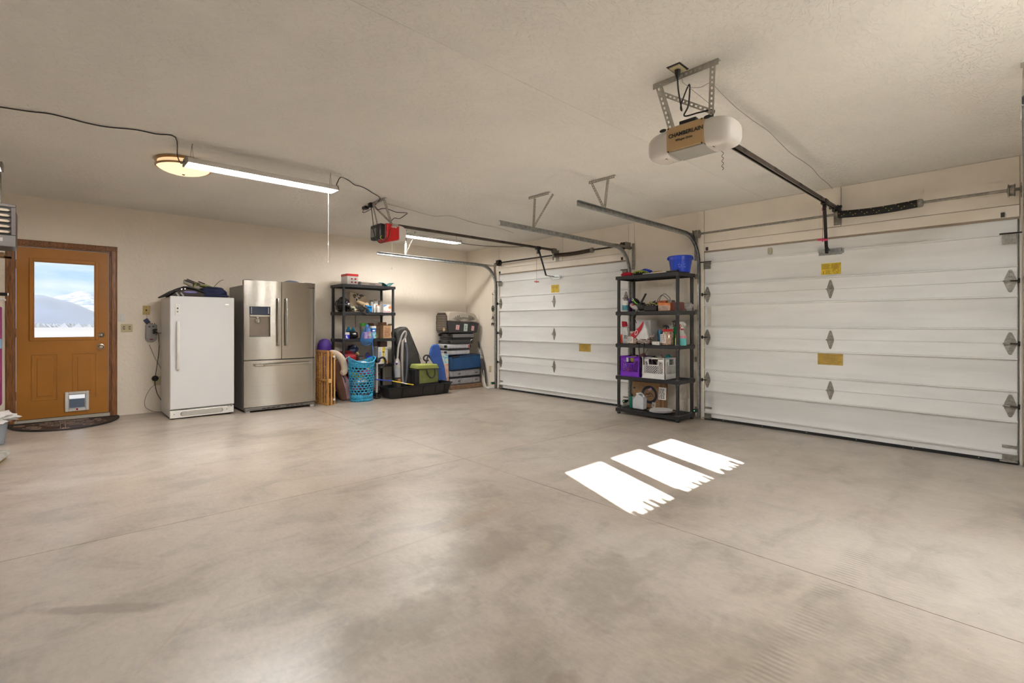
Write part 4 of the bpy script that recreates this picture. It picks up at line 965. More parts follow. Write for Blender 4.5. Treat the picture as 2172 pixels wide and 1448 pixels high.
for i in range(5):
    for x in (dx0+.018, dx1-.022): b.box(x, x+.008, yfr(1.94)+.002, yfr(1.94)+.005, 1.335+i*.017, 1.343+i*.017)
ob('display_icons', b, mat('icon_white', (.7, .75, .8), rough=.5), left_door)
ob('dispenser_shelf', B().box(dx0+.002, dx1-.002, yfr(1.94)-.002, ry+.054, 1.292, 1.316), M_chrome, left_door, bevel=.003)
ob('spout', B().lathe([(.030, 1.215), (.034, 1.23), (.034, 1.262), (.022, 1.268), (.022, 1.2915)], (1.915, ry+.036, 0), 18), M_chrome, left_door)
ob('drip_tray', B().box(dx0+.004, dx1-.004, yfr(1.94)+.012, ry+.054, dz0+.002, dz0+.016), M_sgrey, left_door, bevel=.002)
for x, d in ((rc-.052, left_door), (rc+.050, right_door)):
    yy = yfr(x); h = ob('handle', B().tube(smooth([(x, yy-.038, .905), (x, yy-.046, .96), (x, yy-.056, 1.18), (x, yy-.056, 1.28), (x, yy-.046, 1.48), (x, yy-.038, 1.535)], 5), .0125, 12), M_chrome, d)
    for z in (.935, 1.505): ob('handle_mount', B().cyl((x, yy-.040, z), (x, yy-.0008, z), .009, 10), M_chrome, h)
yh = yfr(rc)-.052
h = ob('handle', B().tube([(rx0+.105, yh, .668), (rx1-.075, yh, .668)], .0155, 14), M_chrome, drawer)
ob('handle_collar', B().tube([(rx0+.205, yh, .668), (rx0+.215, yh, .668)], .0165, 14), M_sgrey, h)
for x in (rx0+.125, rx1-.095): ob('handle_mount', B().cyl((x, yh, .668), (x, yfr(x)-.0008, .668), .010, 10), M_chrome, h)
text('lettering', 'SAMSUNG', .020, (2.545, yfr(2.6)-.0012, 1.688), (1,0,0), (0,0,1), M_ink, right_door, bold=.0003, sx=1.05)
ob('base_grille', B().box(rx0+.008, rx1-.008, ry+.012, ry+.08, .080, .118), mat('grille_steel', (.17, .16, .145), rough=.45, metal=.5), t, bevel=.006)
for x0 in (1.96, 2.02, 2.08, 2.14, 2.26, 2.32, 2.38, 2.44): ob('grille_slot', B().box(x0, x0+.045, ry+.0105, ry+.013, .092, .106), M_ink, t)
for x in (rx0+.03, rx1-.05): ob('foot', B().box(x-.02, x+.035, ry+.01, ry+.06, fz(x)+.001, .079), M_greycord, t, bevel=.004)
for x in (rx0+.05, rx1-.05): ob('roller', B().cyl((x, 7.45, .072), (x+.03, 7.45, .072), .02, 12), M_black, t)
ob('hinge_cover', B().box(rx0+.02, rx0+.12, ry+.06, ry+.20, 1.7005, 1.772), M_sgrey, t, bevel=.01)
ob('hinge_cover', B().box(rx1-.12, rx1-.02, ry+.06, ry+.20, 1.7005, 1.772), M_sgrey, t, bevel=.01)
one('folded_cloth', B().blob((2.40, 7.05, 1.752), (.12, .10, .052), .12, 2, 3, flat=.98), mat('grey_blue_cloth', (.16, .20, .26), rough=.8), 'grey blue folded cloth on top of the stainless fridge', 'cloth')
# ---- things on the freezer
t = thing('laptop_bag', 'black flat bag lying open over the left edge of the white freezer', 'bag', (1.13, 7.15, ftop+.001))
M_bag = mat('black_nylon', (.018, .016, .017), rough=.7, bump=.3, bs=50, var=.2)
b = B(); top = [(.93, ftop-.004), (.945, ftop+.005), (1.05, ftop+.075), (1.14, ftop+.118), (1.17, ftop+.122), (1.24, ftop+.10), (1.36, ftop+.05), (1.385, ftop+.002), (1.30, ftop+.001), (1.18, ftop+.001), (1.02, ftop+.001)]
ob('bag_body', B().prism([(1.0, ftop+.002), (1.06, ftop+.06), (1.15, ftop+.10), (1.25, ftop+.085), (1.36, ftop+.045), (1.37, ftop+.002)], (0, 6.97, 0), (1,0,0), (0,0,1), (0, .42, 0)), mat('brown_black_nylon', (.045, .032, .028), rough=.7, bump=.3), t, bevel=.012)
ob('flap', B().prism([(.93, ftop-.002), (.945, ftop-.014), (.972, ftop+.002), (1.05, ftop+.062), (1.14, ftop+.104), (1.17, ftop+.108), (1.25, ftop+.088), (1.34, ftop+.055), (1.345, ftop+.07), (1.24, ftop+.105), (1.165, ftop+.124), (1.13, ftop+.122), (1.045, ftop+.078), (.96, ftop+.018)], (0, 6.955, 0), (1,0,0), (0,0,1), (0, .45, 0)), M_bag, t, bevel=.004)
for x, z in ((1.10, .075), (1.135, .082)): ob('buckle', B().box(x, x+.016, 6.948, 6.956, ftop+z, ftop+z+.02), M_chrome, t, bevel=.002)
ob('strap', B().bar((1.08, 6.955, ftop+.004), (1.03+.025, 6.958, ftop+.045), .018, .004, (0,1,0)).bar((1.13, 6.955, ftop+.003), (1.10, 6.958, ftop+.045), .018, .004, (0,1,0)), M_greycord, t)
ob('lining', B().blob((1.20, 6.965, ftop+.055), (.07, .010, .015), .3, 3, 4), mat('lilac_lining', (.18, .17, .38), rough=.6), t)
t = thing('backpack', 'navy blue stuffed sack on the right half of the white freezer', 'bag', (1.47, 7.1, ftop+.001))
ob('sack_body', B().blob((1.455, 7.10, ftop+.058), (.150, .16, .075), .16, 2.2, 8, n=32, m=20, sq=.7, flat=.75), mat('navy_fabric', (.014, .022, .075), rough=.75, bump=.5, bs=18, var=.25), t)
ob('sack_skirt', B().blob((1.49, 7.05, ftop+.022), (.15, .13, .026), .12, 3, 2, n=28, m=12, flat=.8), mat('navy_fabric', (.014, .022, .075)), t)
t = thing('folded_camp_chair', 'cream and lime folded fabric bundle with dark straps on top of the navy sack', 'bundle', (1.35, 7.15, ftop+.11))
M_cream = mat('cream_fabric', (.50, .44, .35), rough=.8, bump=.3, bs=20, var=.15)
b = B(); 
for i, (a, c) in enumerate((((1.155, 7.12, ftop+.185), (1.36, 7.12, ftop+.095)), ((1.165, 7.17, ftop+.200), (1.45, 7.17, ftop+.130)), ((1.20, 7.22, ftop+.195), (1.52, 7.2, ftop+.125)))):
    p_ = [Vector(a).lerp(Vector(c), q/8)+Vector((0, 0, .006*math.sin(q*1.3+i))) for q in range(9)]
    ob('fabric_fold', B().tube(p_, [.012+.016*math.sin(PI*(.12+.8*q/8)) for q in range(9)], 10), M_cream, t)
ob('lime_panel', B().blob((1.44, 7.10, ftop+.125), (.13, .07, .02), .15, 3, 6, rot=Matrix.Rotation(.22, 3, 'Y')), mat('lime_fabric', (.36, .38, .09), rough=.75, var=.3, vs=15), t)
for a, c in (((1.17, 7.09, ftop+.205), (1.30, 7.07, ftop+.150)), ((1.195, 7.15, ftop+.225), (1.33, 7.13, ftop+.165)), ((1.31, 7.12, ftop+.200), (1.38, 7.12, ftop+.175)), ((1.25, 7.07, ftop+.175), (1.25, 7.06, ftop+.125))):
    ob('strap', B().bar(a, c, .012, .012), M_bag, t, bevel=.002)
ob('drawcord', B().tube(smooth([(1.26, 7.06, ftop+.18), (1.275, 7.05, ftop+.165), (1.262, 7.05, ftop+.15), (1.25, 7.055, ftop+.13)]), .004, 5), mat('lime_cord', (.5, .55, .08)), t)
one('wire_stick', B().tube(smooth([(1.48, 7.2, ftop+.12), (1.52, 7.2, ftop+.175), (1.565, 7.2, ftop+.225), (1.605, 7.2, ftop+.245)]), .0035, 6), mat('brown_stick', (.10, .05, .03), rough=.6), 'thin brown stick poking up behind the navy sack on the freezer', 'stick')
# ================================================================ SHELVES
def shelf_unit(label, x0, x1, y0, y1, tops, long_axis):
    t = thing('shelving_unit', label, 'shelf', ((x0+x1)/2, (y0+y1)/2, fz((x0+x1)/2)))
    pr = .021; ins = .030
    xs_ = (x0+ins, x1-ins); ys_ = (y0+ins, y1-ins)
    for zt in tops:
        b = B(); th = .044; w = .012
        b.box(x0, x1, y0, y0+w, zt-th, zt).box(x0, x1, y1-w, y1, zt-th, zt).box(x0, x0+w, y0+w, y1-w, zt-th, zt).box(x1-w, x1, y0+w, y1-w, zt-th, zt)
        for y in (y0+w, y1-w-.035): b.box(x0+w, x1-w, y, y+.035, zt-.014, zt-.004)
        for x in (x0+w, x1-w-.035): b.box(x, x+.035, y0+w+.035, y1-w-.035, zt-.014, zt-.004)
        Lx = x1-x0; Ly = y1-y0
        nx_ = int(Lx/.042); ny_ = int(Ly/.042)
        for i in range(1, nx_): xx = x0+Lx*i/nx_; b.box(xx-.0065, xx+.0065, y0+w, y1-w, zt-.022, zt-.0045)
        for i in range(1, ny_): yy = y0+Ly*i/ny_; b.box(x0+w, x1-w, yy-.0065, yy+.0065, zt-.022, zt-.005)
        tr_ = ob('shelf_tier', b, M_shelf, t)
        for x in xs_:
            for y in ys_:
                if zt < tops[0]: ob('corner_sleeve', B().lathe([(pr+.006, zt-th-.012), (pr+.008, zt-th), (pr+.008, zt+.004), (pr+.004, zt+.012)], (x, y, 0), 16), mat('sleeve_grey', (.055, .055, .06), rough=.35), tr_)
    for x in xs_:
        for y in ys_:
            ob('post', B().cyl((x, y, fz(x)+.001), (x, y, tops[0]-.045), pr, 14), M_shelf, t)
    return t
SR = dict(x0=5.445, x1=5.865, y0=2.855, y1=3.755, tops=[1.828, 1.360, .935, .510, .082])
SL = dict(x0=3.195, x1=4.100, y0=7.150, y1=7.600, tops=[1.812, 1.382, .962, .545, .115])
shelf_unit('black five tier plastic shelving unit between the two vehicle doors', long_axis='y', **SR)
shelf_unit('black five tier plastic shelving unit against the back wall behind the blue basket', long_axis='x', **SL)
R1, R2, R3, R4, R5 = [z+.001 for z in SR['tops']]
L1, L2, L3, L4, L5 = [z+.001 for z in SL['tops']]
# ---- generic small things
def carton(name, label, cat, x0, x1, y0, y1, z0, z1, m, rot=0, **k):
    t = thing(name, label, cat, ((x0+x1)/2, (y0+y1)/2, z0)); ob('carton_body', B().box(x0, x1, y0, y1, z0, z1), m, t, bevel=k.get('bevel', .002))
    return t
def bottle(name, label, cat, x, y, z, prof, m, cap=None, mcap=None, lab=None, mlab=None, sx=1, sy=1, n=20, rot=None):
    t = thing(name, label, cat, (x, y, z))
    ob('bottle_body', B().lathe([(r, z+h) for r, h in prof], (x, y, 0), n, sx=sx, sy=sy), m, t)
    if cap: ob('cap', B().lathe([(r, z+h) for r, h in cap], (x, y, 0), n), mcap, t)
    if lab: ob('wrap_label', B().lathe([(r, z+h) for r, h in lab], (x, y, 0), n, sx=sx, sy=sy, cap=False), mlab, t)
    return t
def spray_head(t, x, y, z, m, mtrig, dy=1, s=1.0):
    b = B().lathe([(.013*s, z), (.014*s, z+.018*s), (.008*s, z+.022*s), (.007*s, z+.045*s)], (x, y, 0), 14)
    b.prism([(-.020*s, .040*s), (.030*s, .046*s), (.048*s, .050*s), (.050*s, .062*s), (.010*s, .074*s), (-.016*s, .070*s), (-.034*s, .052*s), (-.036*s, .030*s), (-.028*s, .030*s)], (x-.010*s, y, z), (0, dy, 0), (0,0,1), (.020*s, 0, 0))
    h = ob('spray_head', b, m, t, bevel=.002)
    ob('trigger', B().tube(smooth([(x, y+dy*.022*s, z+.046*s), (x, y+dy*.034*s, z+.028*s), (x, y+dy*.026*s, z+.008*s), (x, y+dy*.034*s, z-.012*s)]), .0055*s, 8), mtrig, t)
col = lambda n, c, **k: mat(n, c, **dict(dict(rough=.4), **k))
RIGHT = (0, -1, 0)   # text direction on faces that look into the room from the door wall
def ftext(s, size, x, y, z, m, p, **k): return text('lettering', s, size, (x, y, z), RIGHT, (0,0,1), m, p, depth=.0003, **k)
# ---- right shelf, top tier
def bucket():
    x, y = 5.60, 2.915; z = R1; M = col('blue_bucket', (.005, .045, .50), rough=.28)
    t = thing('bucket', 'bright blue plastic bucket on the top tier of the shelving between the vehicle doors', 'bucket', (x, y, z))
    prof = [(.0, .004), (.108, .003), (.110, .0), (.113, .002), (.135, .150), (.142, .150), (.142, .158), (.136, .158), (.137, .186), (.147, .187), (.149, .196), (.144, .199), (.134, .197), (.131, .150), (.108, .008), (0, .007)]
    ob('bucket_shell', B().lathe([(r, z+h) for r, h in prof], (x, y, 0), 40, cap=False), M, t)
    for a in (2.2, -.94): 
        p = Vector((x+.147*math.cos(a), y+.147*math.sin(a), z+.172)); ob('handle_lug', B().blob(p, (.012, .012, .018), 0), M, t)
    ob('bail_handle', B().tube([(x+.15*math.cos(2.2+PI*i/16*-1), y+.15*math.sin(2.2-PI*i/16), z+.172-.02*math.sin(PI*i/16)) for i in range(17)], .003, 6), M, t)
    for k, c in enumerate((-.045, .035)):
        a = PI+.35+(-.28 if k == 0 else .22)+.35; cx = x+.1285*math.cos(a); cy = y+.1285*math.sin(a); tang = Vector((-math.sin(a), math.cos(a), 0)); up = Vector((0,0,1)); c0 = Vector((cx, cy, z+.075))
        for q in range(3 if k == 0 else 2):
            a0 = PI/2+q*2*PI/3; R_ = .018; pts = [c0+tang*R_*math.cos(a0+j*.28)+up*R_*math.sin(a0+j*.28) for j in range(6)]
            ob('recycling_mark' if k == 0 else 'round_mark', B().tube(pts, .0022, 5), col('light_mark', (.45, .55, .85)), t)
bucket()
def shaggy(name, label, x, y, z, rx, ry, rz, m, m2=None, seed=1, n=150):
    t = thing(name, label, 'mitt', (x, y, z)); rg = random.Random(seed)
    ob('mitt_body', B().blob((x, y, z+rz*.8), (rx, ry, rz), .1, 2, seed, flat=.8), m2 or m, t)
    b = B()
    for i in range(n):
        a = rg.random()*2*PI; ph = rg.uniform(0, 1.45); d = Vector((math.sin(ph)*math.cos(a)*rx, math.sin(ph)*math.sin(a)*ry, math.cos(ph)*rz))
        p = Vector((x, y, z+rz*.8))+d*.95; q = p+d.normalized()*.012+Vector((rg.uniform(-.006, .006), rg.uniform(-.006, .006), -.004)); b.tube([p, q], [.0065, .0045], 5)
    ob('chenille_pile', b, m, t, kind='stuff')
shaggy('wash_mitt', 'red microfibre wash mitt on the top tier near the far end', 5.56, 3.655, R1, .05, .085, .030, col('red_pile', (.55, .01, .04), rough=.8), seed=2)
shaggy('wash_mitt', 'lime green chenille mop head lying beside the red wash mitt', 5.56, 3.45, R1, .06, .11, .034, col('lime_pile', (.45, .55, .03), rough=.8), M_black, seed=3)
shaggy('wash_mitt', 'blue chenille wash mitt behind the lime mop head', 5.70, 3.47, R1+.0, .06, .105, .052, col('blue_pile', (.01, .03, .42), rough=.8), seed=4)
one('sponge', B().blob((5.62, 3.235, R1+.022), (.06, .085, .024), .12, 3, 4, sq=.7, flat=.9), mat('tan_sponge', (.62, .43, .13), rough=.85, bump=.6, bs=60, var=.2), 'large tan sponge on the top tier between mop head and bucket', 'sponge')
t = thing('squeegee', 'black and white squeegee lying along the front of the top tier beside the bucket', 'squeegee', (5.50, 3.12, R1))
ob('blade', B().bar((5.475, 3.36, R1+.008), (5.475, 3.03, R1+.012), .022, .008), M_white, t)
ob('grip', B().bar((5.475, 3.03, R1+.012), (5.47, 2.875, R1+.014), .030, .018), M_black, t, bevel=.004)
one('brush', B().bar((5.60, 3.14, R1+.02), (5.62, 3.06, R1+.02), .04, .03), mat('tan_bristle', (.40, .33, .22), rough=.8), 'small tan brush next to the blue bucket', 'brush', bevel=.005)
# tier 2
x = 5.50
bottle('wipes_tub', 'white tub of wipes with a purple lid at the far end of the second tier', 'tub', x+.02, 3.655, R2, [(.037, 0), (.040, .004), (.040, .115), (.036, .122)], M_white, [(.037, .122), (.040, .124), (.040, .142), (.036, .146)], M_white, [(.0406, .02), (.0406, .085)], mat('teal_label', (.10, .40, .48), rough=.4, var=.2, vs=20))
bottle('jar', 'short jar with a dark purple cap behind the white tub of wipes', 'jar', x+.13, 3.655, R2, [(.035, 0), (.038, .09), (.02, .12)], col('dusty_purple', (.08, .03, .14)), [(.032, .12), (.036, .122), (.036, .175), (.030, .18)], col('deep_purple', (.06, .015, .14)))
t = thing('hand_vacuum', 'black and green handheld vacuum on the second tier beside the wipes tub', 'vacuum', (x, 3.46, R2))
Rx = Matrix.Rotation(-.7, 3, 'X')
ob('motor_body', B().blob((x+.02, 3.49, R2+.115), (.045, .045, .075), .05, 2, 1, rot=Rx), M_black, t)
ob('dust_cup', B().blob((x, 3.50, R2+.06), (.045, .075, .035), .05, 2, 2, rot=Matrix.Rotation(.5, 3, 'X')), col('grey_clear', (.40, .38, .37), rough=.2), t)
ob('green_ring', B().tube([(x+.02+.048*math.cos(a), 3.48+.036*math.sin(a), R2+.125+.036*math.sin(a)) for a in [i*PI/10 for i in range(20)]], .006, 6, closed=True), col('neon_green', (.20, .62, .03)), t)
ob('badge_ring', B().tube([(x-.028, 3.515+.014*math.cos(a), R2+.155+.014*math.sin(a)) for a in [i*PI/8 for i in range(16)]], .0035, 5, closed=True), M_white, t)
ob('red_switch', B().blob((x-.04, 3.50, R2+.085), (.008, .02, .010), .0), M_red, t)
ob('rear_body', B().blob((x+.02, 3.41, R2+.058), (.05, .07, .055), .1, 2, 5, flat=.95), M_black, t)
ob('grip_handle', B().bar((x-.01, 3.415, R2+.08), (x-.01, 3.325, R2+.225), .018, .028, (1,0,0)), M_black, t, bevel=.005)
ob('power_lead', B().tube(smooth([(x-.02, 3.42, R2+.03), (5.438, 3.43, R2-.005), (5.430, 3.43, R2-.05), (5.432, 3.45, R2-.10), (5.435, 3.43, R2-.155)]), .005, 6), M_cord, t)
t = thing('wire_basket', 'black basket heaped with dark cords and yellow fasteners on the second tier', 'basket', (x+.05, 3.25, R2))
ob('basket_tub', B().box(5.475, 5.68, 3.17, 3.355, R2, R2+.07), M_black, t, bevel=.01)
rg = random.Random(11); b = B(); b2 = B()
for i in range(40):
    p = Vector((rg.uniform(5.47, 5.64), rg.uniform(3.17, 3.37), R2+rg.uniform(.06, .115))); q = p+Vector((rg.uniform(-.02, .02), rg.uniform(-.05, .05), rg.uniform(-.02, .02)))
    (b if i % 3 else b2).tube([p, q], .006, 5)
ob('cord_tangle', b, M_cord, t, kind='stuff'); ob('yellow_clips', b2, col('yellow_clip', (.55, .52, .08)), t, kind='stuff')
for k, (ya, yb_, h) in enumerate(((3.22, 3.06, .20), (3.19, 3.03, .215), (3.35, 3.28, .115))):
    one('looped_cable', B().tube(smooth([(5.56, ya, R2+.08), (5.56, ya-.02, R2+h-.06), (5.56, (ya+yb_)/2, R2+h), (5.56, yb_, R2+h-.06), (5.56, yb_+.02, R2+.125)], 8), .0035, 6), M_cord,
        ('left loop of thin black cable arching over the orange boxes on the second tier', 'right loop of thin black cable arching over the orange boxes on the second tier', 'short loop of black cable over the basket of cords on the second tier')[k], 'cable')
def box_txt(name, label, x0, x1, y0, y1, z0, z1, m, ink=None, seed=1, words=None):
    t = carton(name, label, 'box', x0, x1, y0, y1, z0, z1, m)
    b = B(); h = z1-z0; dashes(b, (x0-.0005, y1-.008, z1-h*.35), (0,-1,0), (0,0,1), (y1-y0)*.8, h*.5, 4, rng=random.Random(seed), depth=.0003)
    ob('printed_text', b, ink or M_ink, t); return t
M_orng = mat('orange_box', (.62, .19, .05), rough=.5, var=.15, vs=30)
t = carton('lightbulb_box', 'orange and white box in front on the second tier', 'box', 5.475, 5.60, 2.985, 3.145, R2, R2+.098, M_orng)
ob('white_band', B().box(5.4735, 5.4748, 2.987, 3.143, R2+.006, R2+.066), mat('offwhite_print', (.62, .50, .42), rough=.5, var=.2, vs=40), t)
b = B(); dashes(b, (5.473, 3.135, R2+.060), (0,-1,0), (0,0,1), .14, .05, 4, rng=random.Random(2), depth=.0003); ob('printed_text', b, mat('brown_ink', (.18, .06, .03), rough=.6), t)
t = carton('bulb_carton', 'flat orange box with dark lettering stacked on the orange and white box', 'box', 5.49, 5.60, 3.055, 3.165, R2+.1, R2+.128, mat('deep_orange', (.62, .13, .02), rough=.5, var=.2, vs=20))
b = B(); dashes(b, (5.4895, 3.155, R2+.123), (0,-1,0), (0,0,1), .085, .018, 1, th=.8, rng=random.Random(4), depth=.0003); ob('printed_text', b, mat('brown_ink', (.18, .06, .03)), t)
carton('small_carton', 'small grey box on top beside the flat orange box', 'box', 5.52, 5.60, 2.985, 3.045, R2+.1, R2+.132, mat('taupe_card', (.30, .26, .22), rough=.6))
t = carton('dark_red_box', 'dark red and black box behind the corner post on the second tier', 'box', 5.50, 5.62, 2.875, 2.975, R2, R2+.105, mat('maroon_box', (.16, .025, .02), rough=.4, var=.2, vs=20))
ob('black_panel', B().box(5.4985, 5.4998, 2.876, 2.915, R2+.004, R2+.10), M_ink, t)
ob('target_mark', B().tube([(5.498, 2.895+.014*math.cos(a), R2+.045+.017*math.sin(a)) for a in [i*PI/8 for i in range(16)]], .0035, 5, closed=True), mat('pale_ring', (.65, .5, .45)), t)
one('plastic_bag', B().blob((5.76, 2.895, R2+.045), (.06, .06, .055), .35, 2, 6, n=28, m=18, flat=.8), mat('clear_film', (.75, .72, .70), rough=.15, trans=.5, bump=.4, bs=20), 'crumpled clear plastic bag at the near end of the second tier', 'bag')
# tier 3
def pouch(name, label, pts, x, d, m, top=None, mt=None, cat='bag'):
    t = thing(name, label, cat, (x, sum(p[0] for p in pts)/len(pts), min(p[1] for p in pts)))
    ob('bag_body', B().prism(pts, (x-d/2, 0, 0), (0,1,0), (0,0,1), (d, 0, 0)), m, t, bevel=.014, seg=3)
    return t
M_foil = mat('white_foil_bag', (.66, .66, .65), rough=.35, bump=.6, bs=14, var=.1, vs=12)
M_foilr = mat('red_foil', (.50, .008, .03), rough=.3, bump=.5, bs=14, var=.2)
t = pouch('charcoal_bag', 'upright white bag with a red top at the far end of the third tier', [(3.590, R3), (3.695, R3), (3.705, R3+.22), (3.632, R3+.225), (3.606, R3+.12)], 5.54, .07, M_foil)
ob('red_top', B().prism([(3.633, R3+.23), (3.708, R3+.222), (3.712, R3+.300), (3.650, R3+.293)], (5.515, 0, 0), (0,1,0), (0,0,1), (.045, 0, 0)), M_foilr, t, bevel=.010)
b = B(); dashes(b, (5.5035, 3.662, R3+.115), (0,-1,0), (0,0,1), .05, .05, 3, th=.6, fill=.95, rng=random.Random(5), depth=.0004); ob('printed_text', b, M_ink, t)
one('foil_pouch', B().prism([(3.70, R3), (3.765, R3), (3.755, R3+.03), (3.715, R3+.12), (3.70, R3+.13)], (5.50, 0, 0), (0,1,0), (0,0,1), (.05, 0, 0)), mat('orange_red_foil', (.72, .07, .02), rough=.3, bump=.4), 'small orange red pouch at the far post on the third tier', 'bag', bevel=.01)
t = carton('white_box', 'large white box with a black panel standing at the back of the third tier', 'box', 5.66, 5.82, 3.36, 3.585, R3, R3+.315, mat('white_card', (.68, .65, .65), rough=.5))
ob('black_panel', B().box(5.6585, 5.6598, 3.39, 3.51, R3+.165, R3+.225), M_ink, t)
text('lettering', 'BEACH', .026, (5.658, 3.50, R3+.185), RIGHT, (0,0,1), M_greycord, t, depth=.0003)
M_jar = mat('clear_jar', (.50, .34, .24), rough=.12, coat=.6, var=.3, vs=30)
t = bottle('snack_jar', 'clear square jar with white label beside the upright white bag on the third tier', 'jar', 5.53, 3.525, R3, [(.055, 0), (.064, .004), (.064, .11), (.050, .135), (.046, .14)], M_jar, [(.048, .14), (.050, .142), (.050, .165), (.046, .168)], col('pale_lid', (.45, .40, .33)))
ob('paper_label', B().box(5.4635, 5.4655, 3.50, 3.575, R3+.018, R3+.095), mat('label_paper', (.75, .70, .66), rough=.6), t)
b = B(); dashes(b, (5.463, 3.57, R3+.088), (0,-1,0), (0,0,1), .065, .06, 6, rng=random.Random(7), depth=.0003); ob('printed_text', b, M_ink, t)
t = thing('grocery_sack', 'slumped white sack with a broad red band in the middle of the third tier', 'bag', (5.52, 3.38, R3))
ob('sack_body', B().prism([(3.43, R3+.055), (3.505, R3+.10), (3.36, R3+.29), (3.345, R3+.30), (3.30, R3+.17), (3.275, R3+.07), (3.36, R3+.03)], (5.475, 0, 0), (0,1,0), (0,0,1), (.10, 0, 0)), M_foil, t, bevel=.016, seg=3)
ob('red_band', B().prism([(3.475, R3+.070), (3.545, R3+.115), (3.41, R3+.225), (3.352, R3+.300), (3.345, R3+.27), (3.375, R3+.19)], (5.462, 0, 0), (0,1,0), (0,0,1), (.012, 0, 0)), M_foilr, t, bevel=.006)
ob('white_logo', B().tube([(5.459, 3.45+.018*math.cos(a)-.006*math.sin(a), R3+.150+.030*math.sin(a)) for a in [i*PI/8 for i in range(16)]], .004, 5, closed=True), M_white, t)
t = thing('striped_tote', 'black and cream striped soft bag under the white and red sack', 'bag', (5.50, 3.33, R3))
def stripes():
    m = mat('zebra_fabric', (.62, .50, .44), rough=.8); n = m.node_tree.nodes; l = m.node_tree.links; p = n['Principled BSDF']
    for x in list(n):
        if x.type == 'TEX_NOISE': n.remove(x)
    w = n.new('ShaderNodeTexWave'); w.inputs['Scale'].default_value = 16; w.inputs['Distortion'].default_value = 6; w.bands_direction = 'Z'
    tc = n.new('ShaderNodeTexCoord'); l.new(tc.outputs['Object'], w.inputs[0]); r = n.new('ShaderNodeValToRGB'); r.color_ramp.interpolation = 'CONSTANT'
    r.color_ramp.elements[0].color = (.03, .025, .025, 1); r.color_ramp.elements[1].position = .45; r.color_ramp.elements[1].color = (.62, .50, .44, 1)
    l.new(w.outputs[1], r.inputs[0]); l.new(r.outputs[0], p.inputs['Base Color']); return m
ob('bag_body', B().blob((5.505, 3.36, R3+.040), (.052, .105, .042), .22, 2.5, 3, n=28, m=16, flat=.95), stripes(), t)
ob('flap', B().blob((5.49, 3.265, R3+.085), (.035, .075, .014), .2, 3, 8, rot=Matrix.Rotation(-.65, 3, 'X')), stripes(), t)
for (ya, yb_, zb) in ((3.40, 3.37, .62), (3.33, 3.325, .66)):
    ob('strap', B().tube(smooth([(5.47, ya, R3+.02), (5.437, ya, R3-.01), (5.433, ya-.006, R3-.06), (5.436, yb_, zb+.05), (5.440, yb_, zb+.02)]), .007, 6), M_bag, t)
ob('draw_cord', B().tube(smooth([(5.46, 3.25, R3+.10), (5.437, 3.235, R3+.03), (5.432, 3.27, R3-.06), (5.432, 3.33, R3-.165)]), .004, 6), M_cord, t)
one('steel_tumbler', B().lathe([(.030, R3), (.042, R3+.005), (.046, R3+.16), (.040, R3+.185), (.02, R3+.19)], (5.66, 3.215, 0), 20), mat('blue_wrap', (.06, .25, .42), rough=.2, metal=.3, var=.3, vs=10), 'blue and silver canister behind the striped bag on the third tier', 'canister')
t = bottle('spray_bottle', 'tan spray bottle with a yellow and black trigger head on the third tier', 'bottle', 5.66, 3.135, R3, [(.036, 0), (.040, .006), (.040, .12), (.016, .165), (.014, .18)], col('tan_bottle', (.45, .30, .17), rough=.3))
spray_head(t, 5.66, 3.135, R3+.178, M_black, M_yel, dy=1)
t = bottle('snack_jar', 'large clear jar with a red lid on the third tier near the corner post', 'jar', 5.53, 3.045, R3, [(.058, 0), (.070, .006), (.070, .145), (.060, .165), (.058, .17)], M_jar, [(.060, .17), (.066, .172), (.066, .194), (.060, .198)], M_red)
ob('paper_label', B().box(5.4575, 5.4595, 3.035, 3.105, R3+.030, R3+.135), mat('label_paper', (.75, .70, .66)), t)
b = B(); dashes(b, (5.457, 3.10, R3+.128), (0,-1,0), (0,0,1), .060, .09, 7, rng=random.Random(17), depth=.0003); ob('printed_text', b, M_ink, t)
t = bottle('spray_bottle', 'green spray bottle with a black trigger behind the red lidded jar', 'bottle', 5.68, 3.02, R3, [(.040, 0), (.044, .006), (.044, .16), (.040, .18), (.024, .215), (.016, .235)], col('green_bottle', (.005, .22, .06), rough=.25))
spray_head(t, 5.68, 3.02, R3+.235, M_black, M_black, dy=1)
t = carton('white_tray', 'small white box with a dark stripe at the front of the third tier', 'box', 5.465, 5.53, 3.125, 3.225, R3, R3+.042, M_white)
ob('dark_stripe', B().bar((5.464, 3.165, R3+.028), (5.464, 3.135, R3+.020), .003, .004), M_ink, t)
t = bottle('spray_bottle', 'clear spray bottle of turquoise cleaner with a red and white trigger head', 'bottle', 5.56, 2.905-.035, R3, [(.044, 0), (.050, .006), (.050, .105)], mat('turquoise_liquid', (.12, .50, .50), rough=.12, coat=.7))
ob('bottle_neck', B().lathe([(.050, R3+.1055), (.046, R3+.125), (.022, R3+.16), (.016, R3+.19)], (5.56, 2.87, 0), 20), mat('clear_plastic', (.55, .55, .52), rough=.12), t)
ob('neck_collar', B().lathe([(.017, R3+.1905), (.019, R3+.192), (.019, R3+.205), (.015, R3+.206)], (5.56, 2.87, 0), 16), M_red, t)
ob('wrap_label', B().lathe([(.0506, R3+.09), (.0506, R3+.118)], (5.56, 2.87, 0), 20, cap=False), col('pink_label', (.60, .20, .28)), t)
ob('dark_label', B().blob((5.514, 2.893, R3+.055), (.006, .018, .026), 0), col('navy_ink', (.01, .02, .09)), t)
spray_head(t, 5.56, 2.87, R3+.207, M_white, M_red, dy=1, s=1.15)
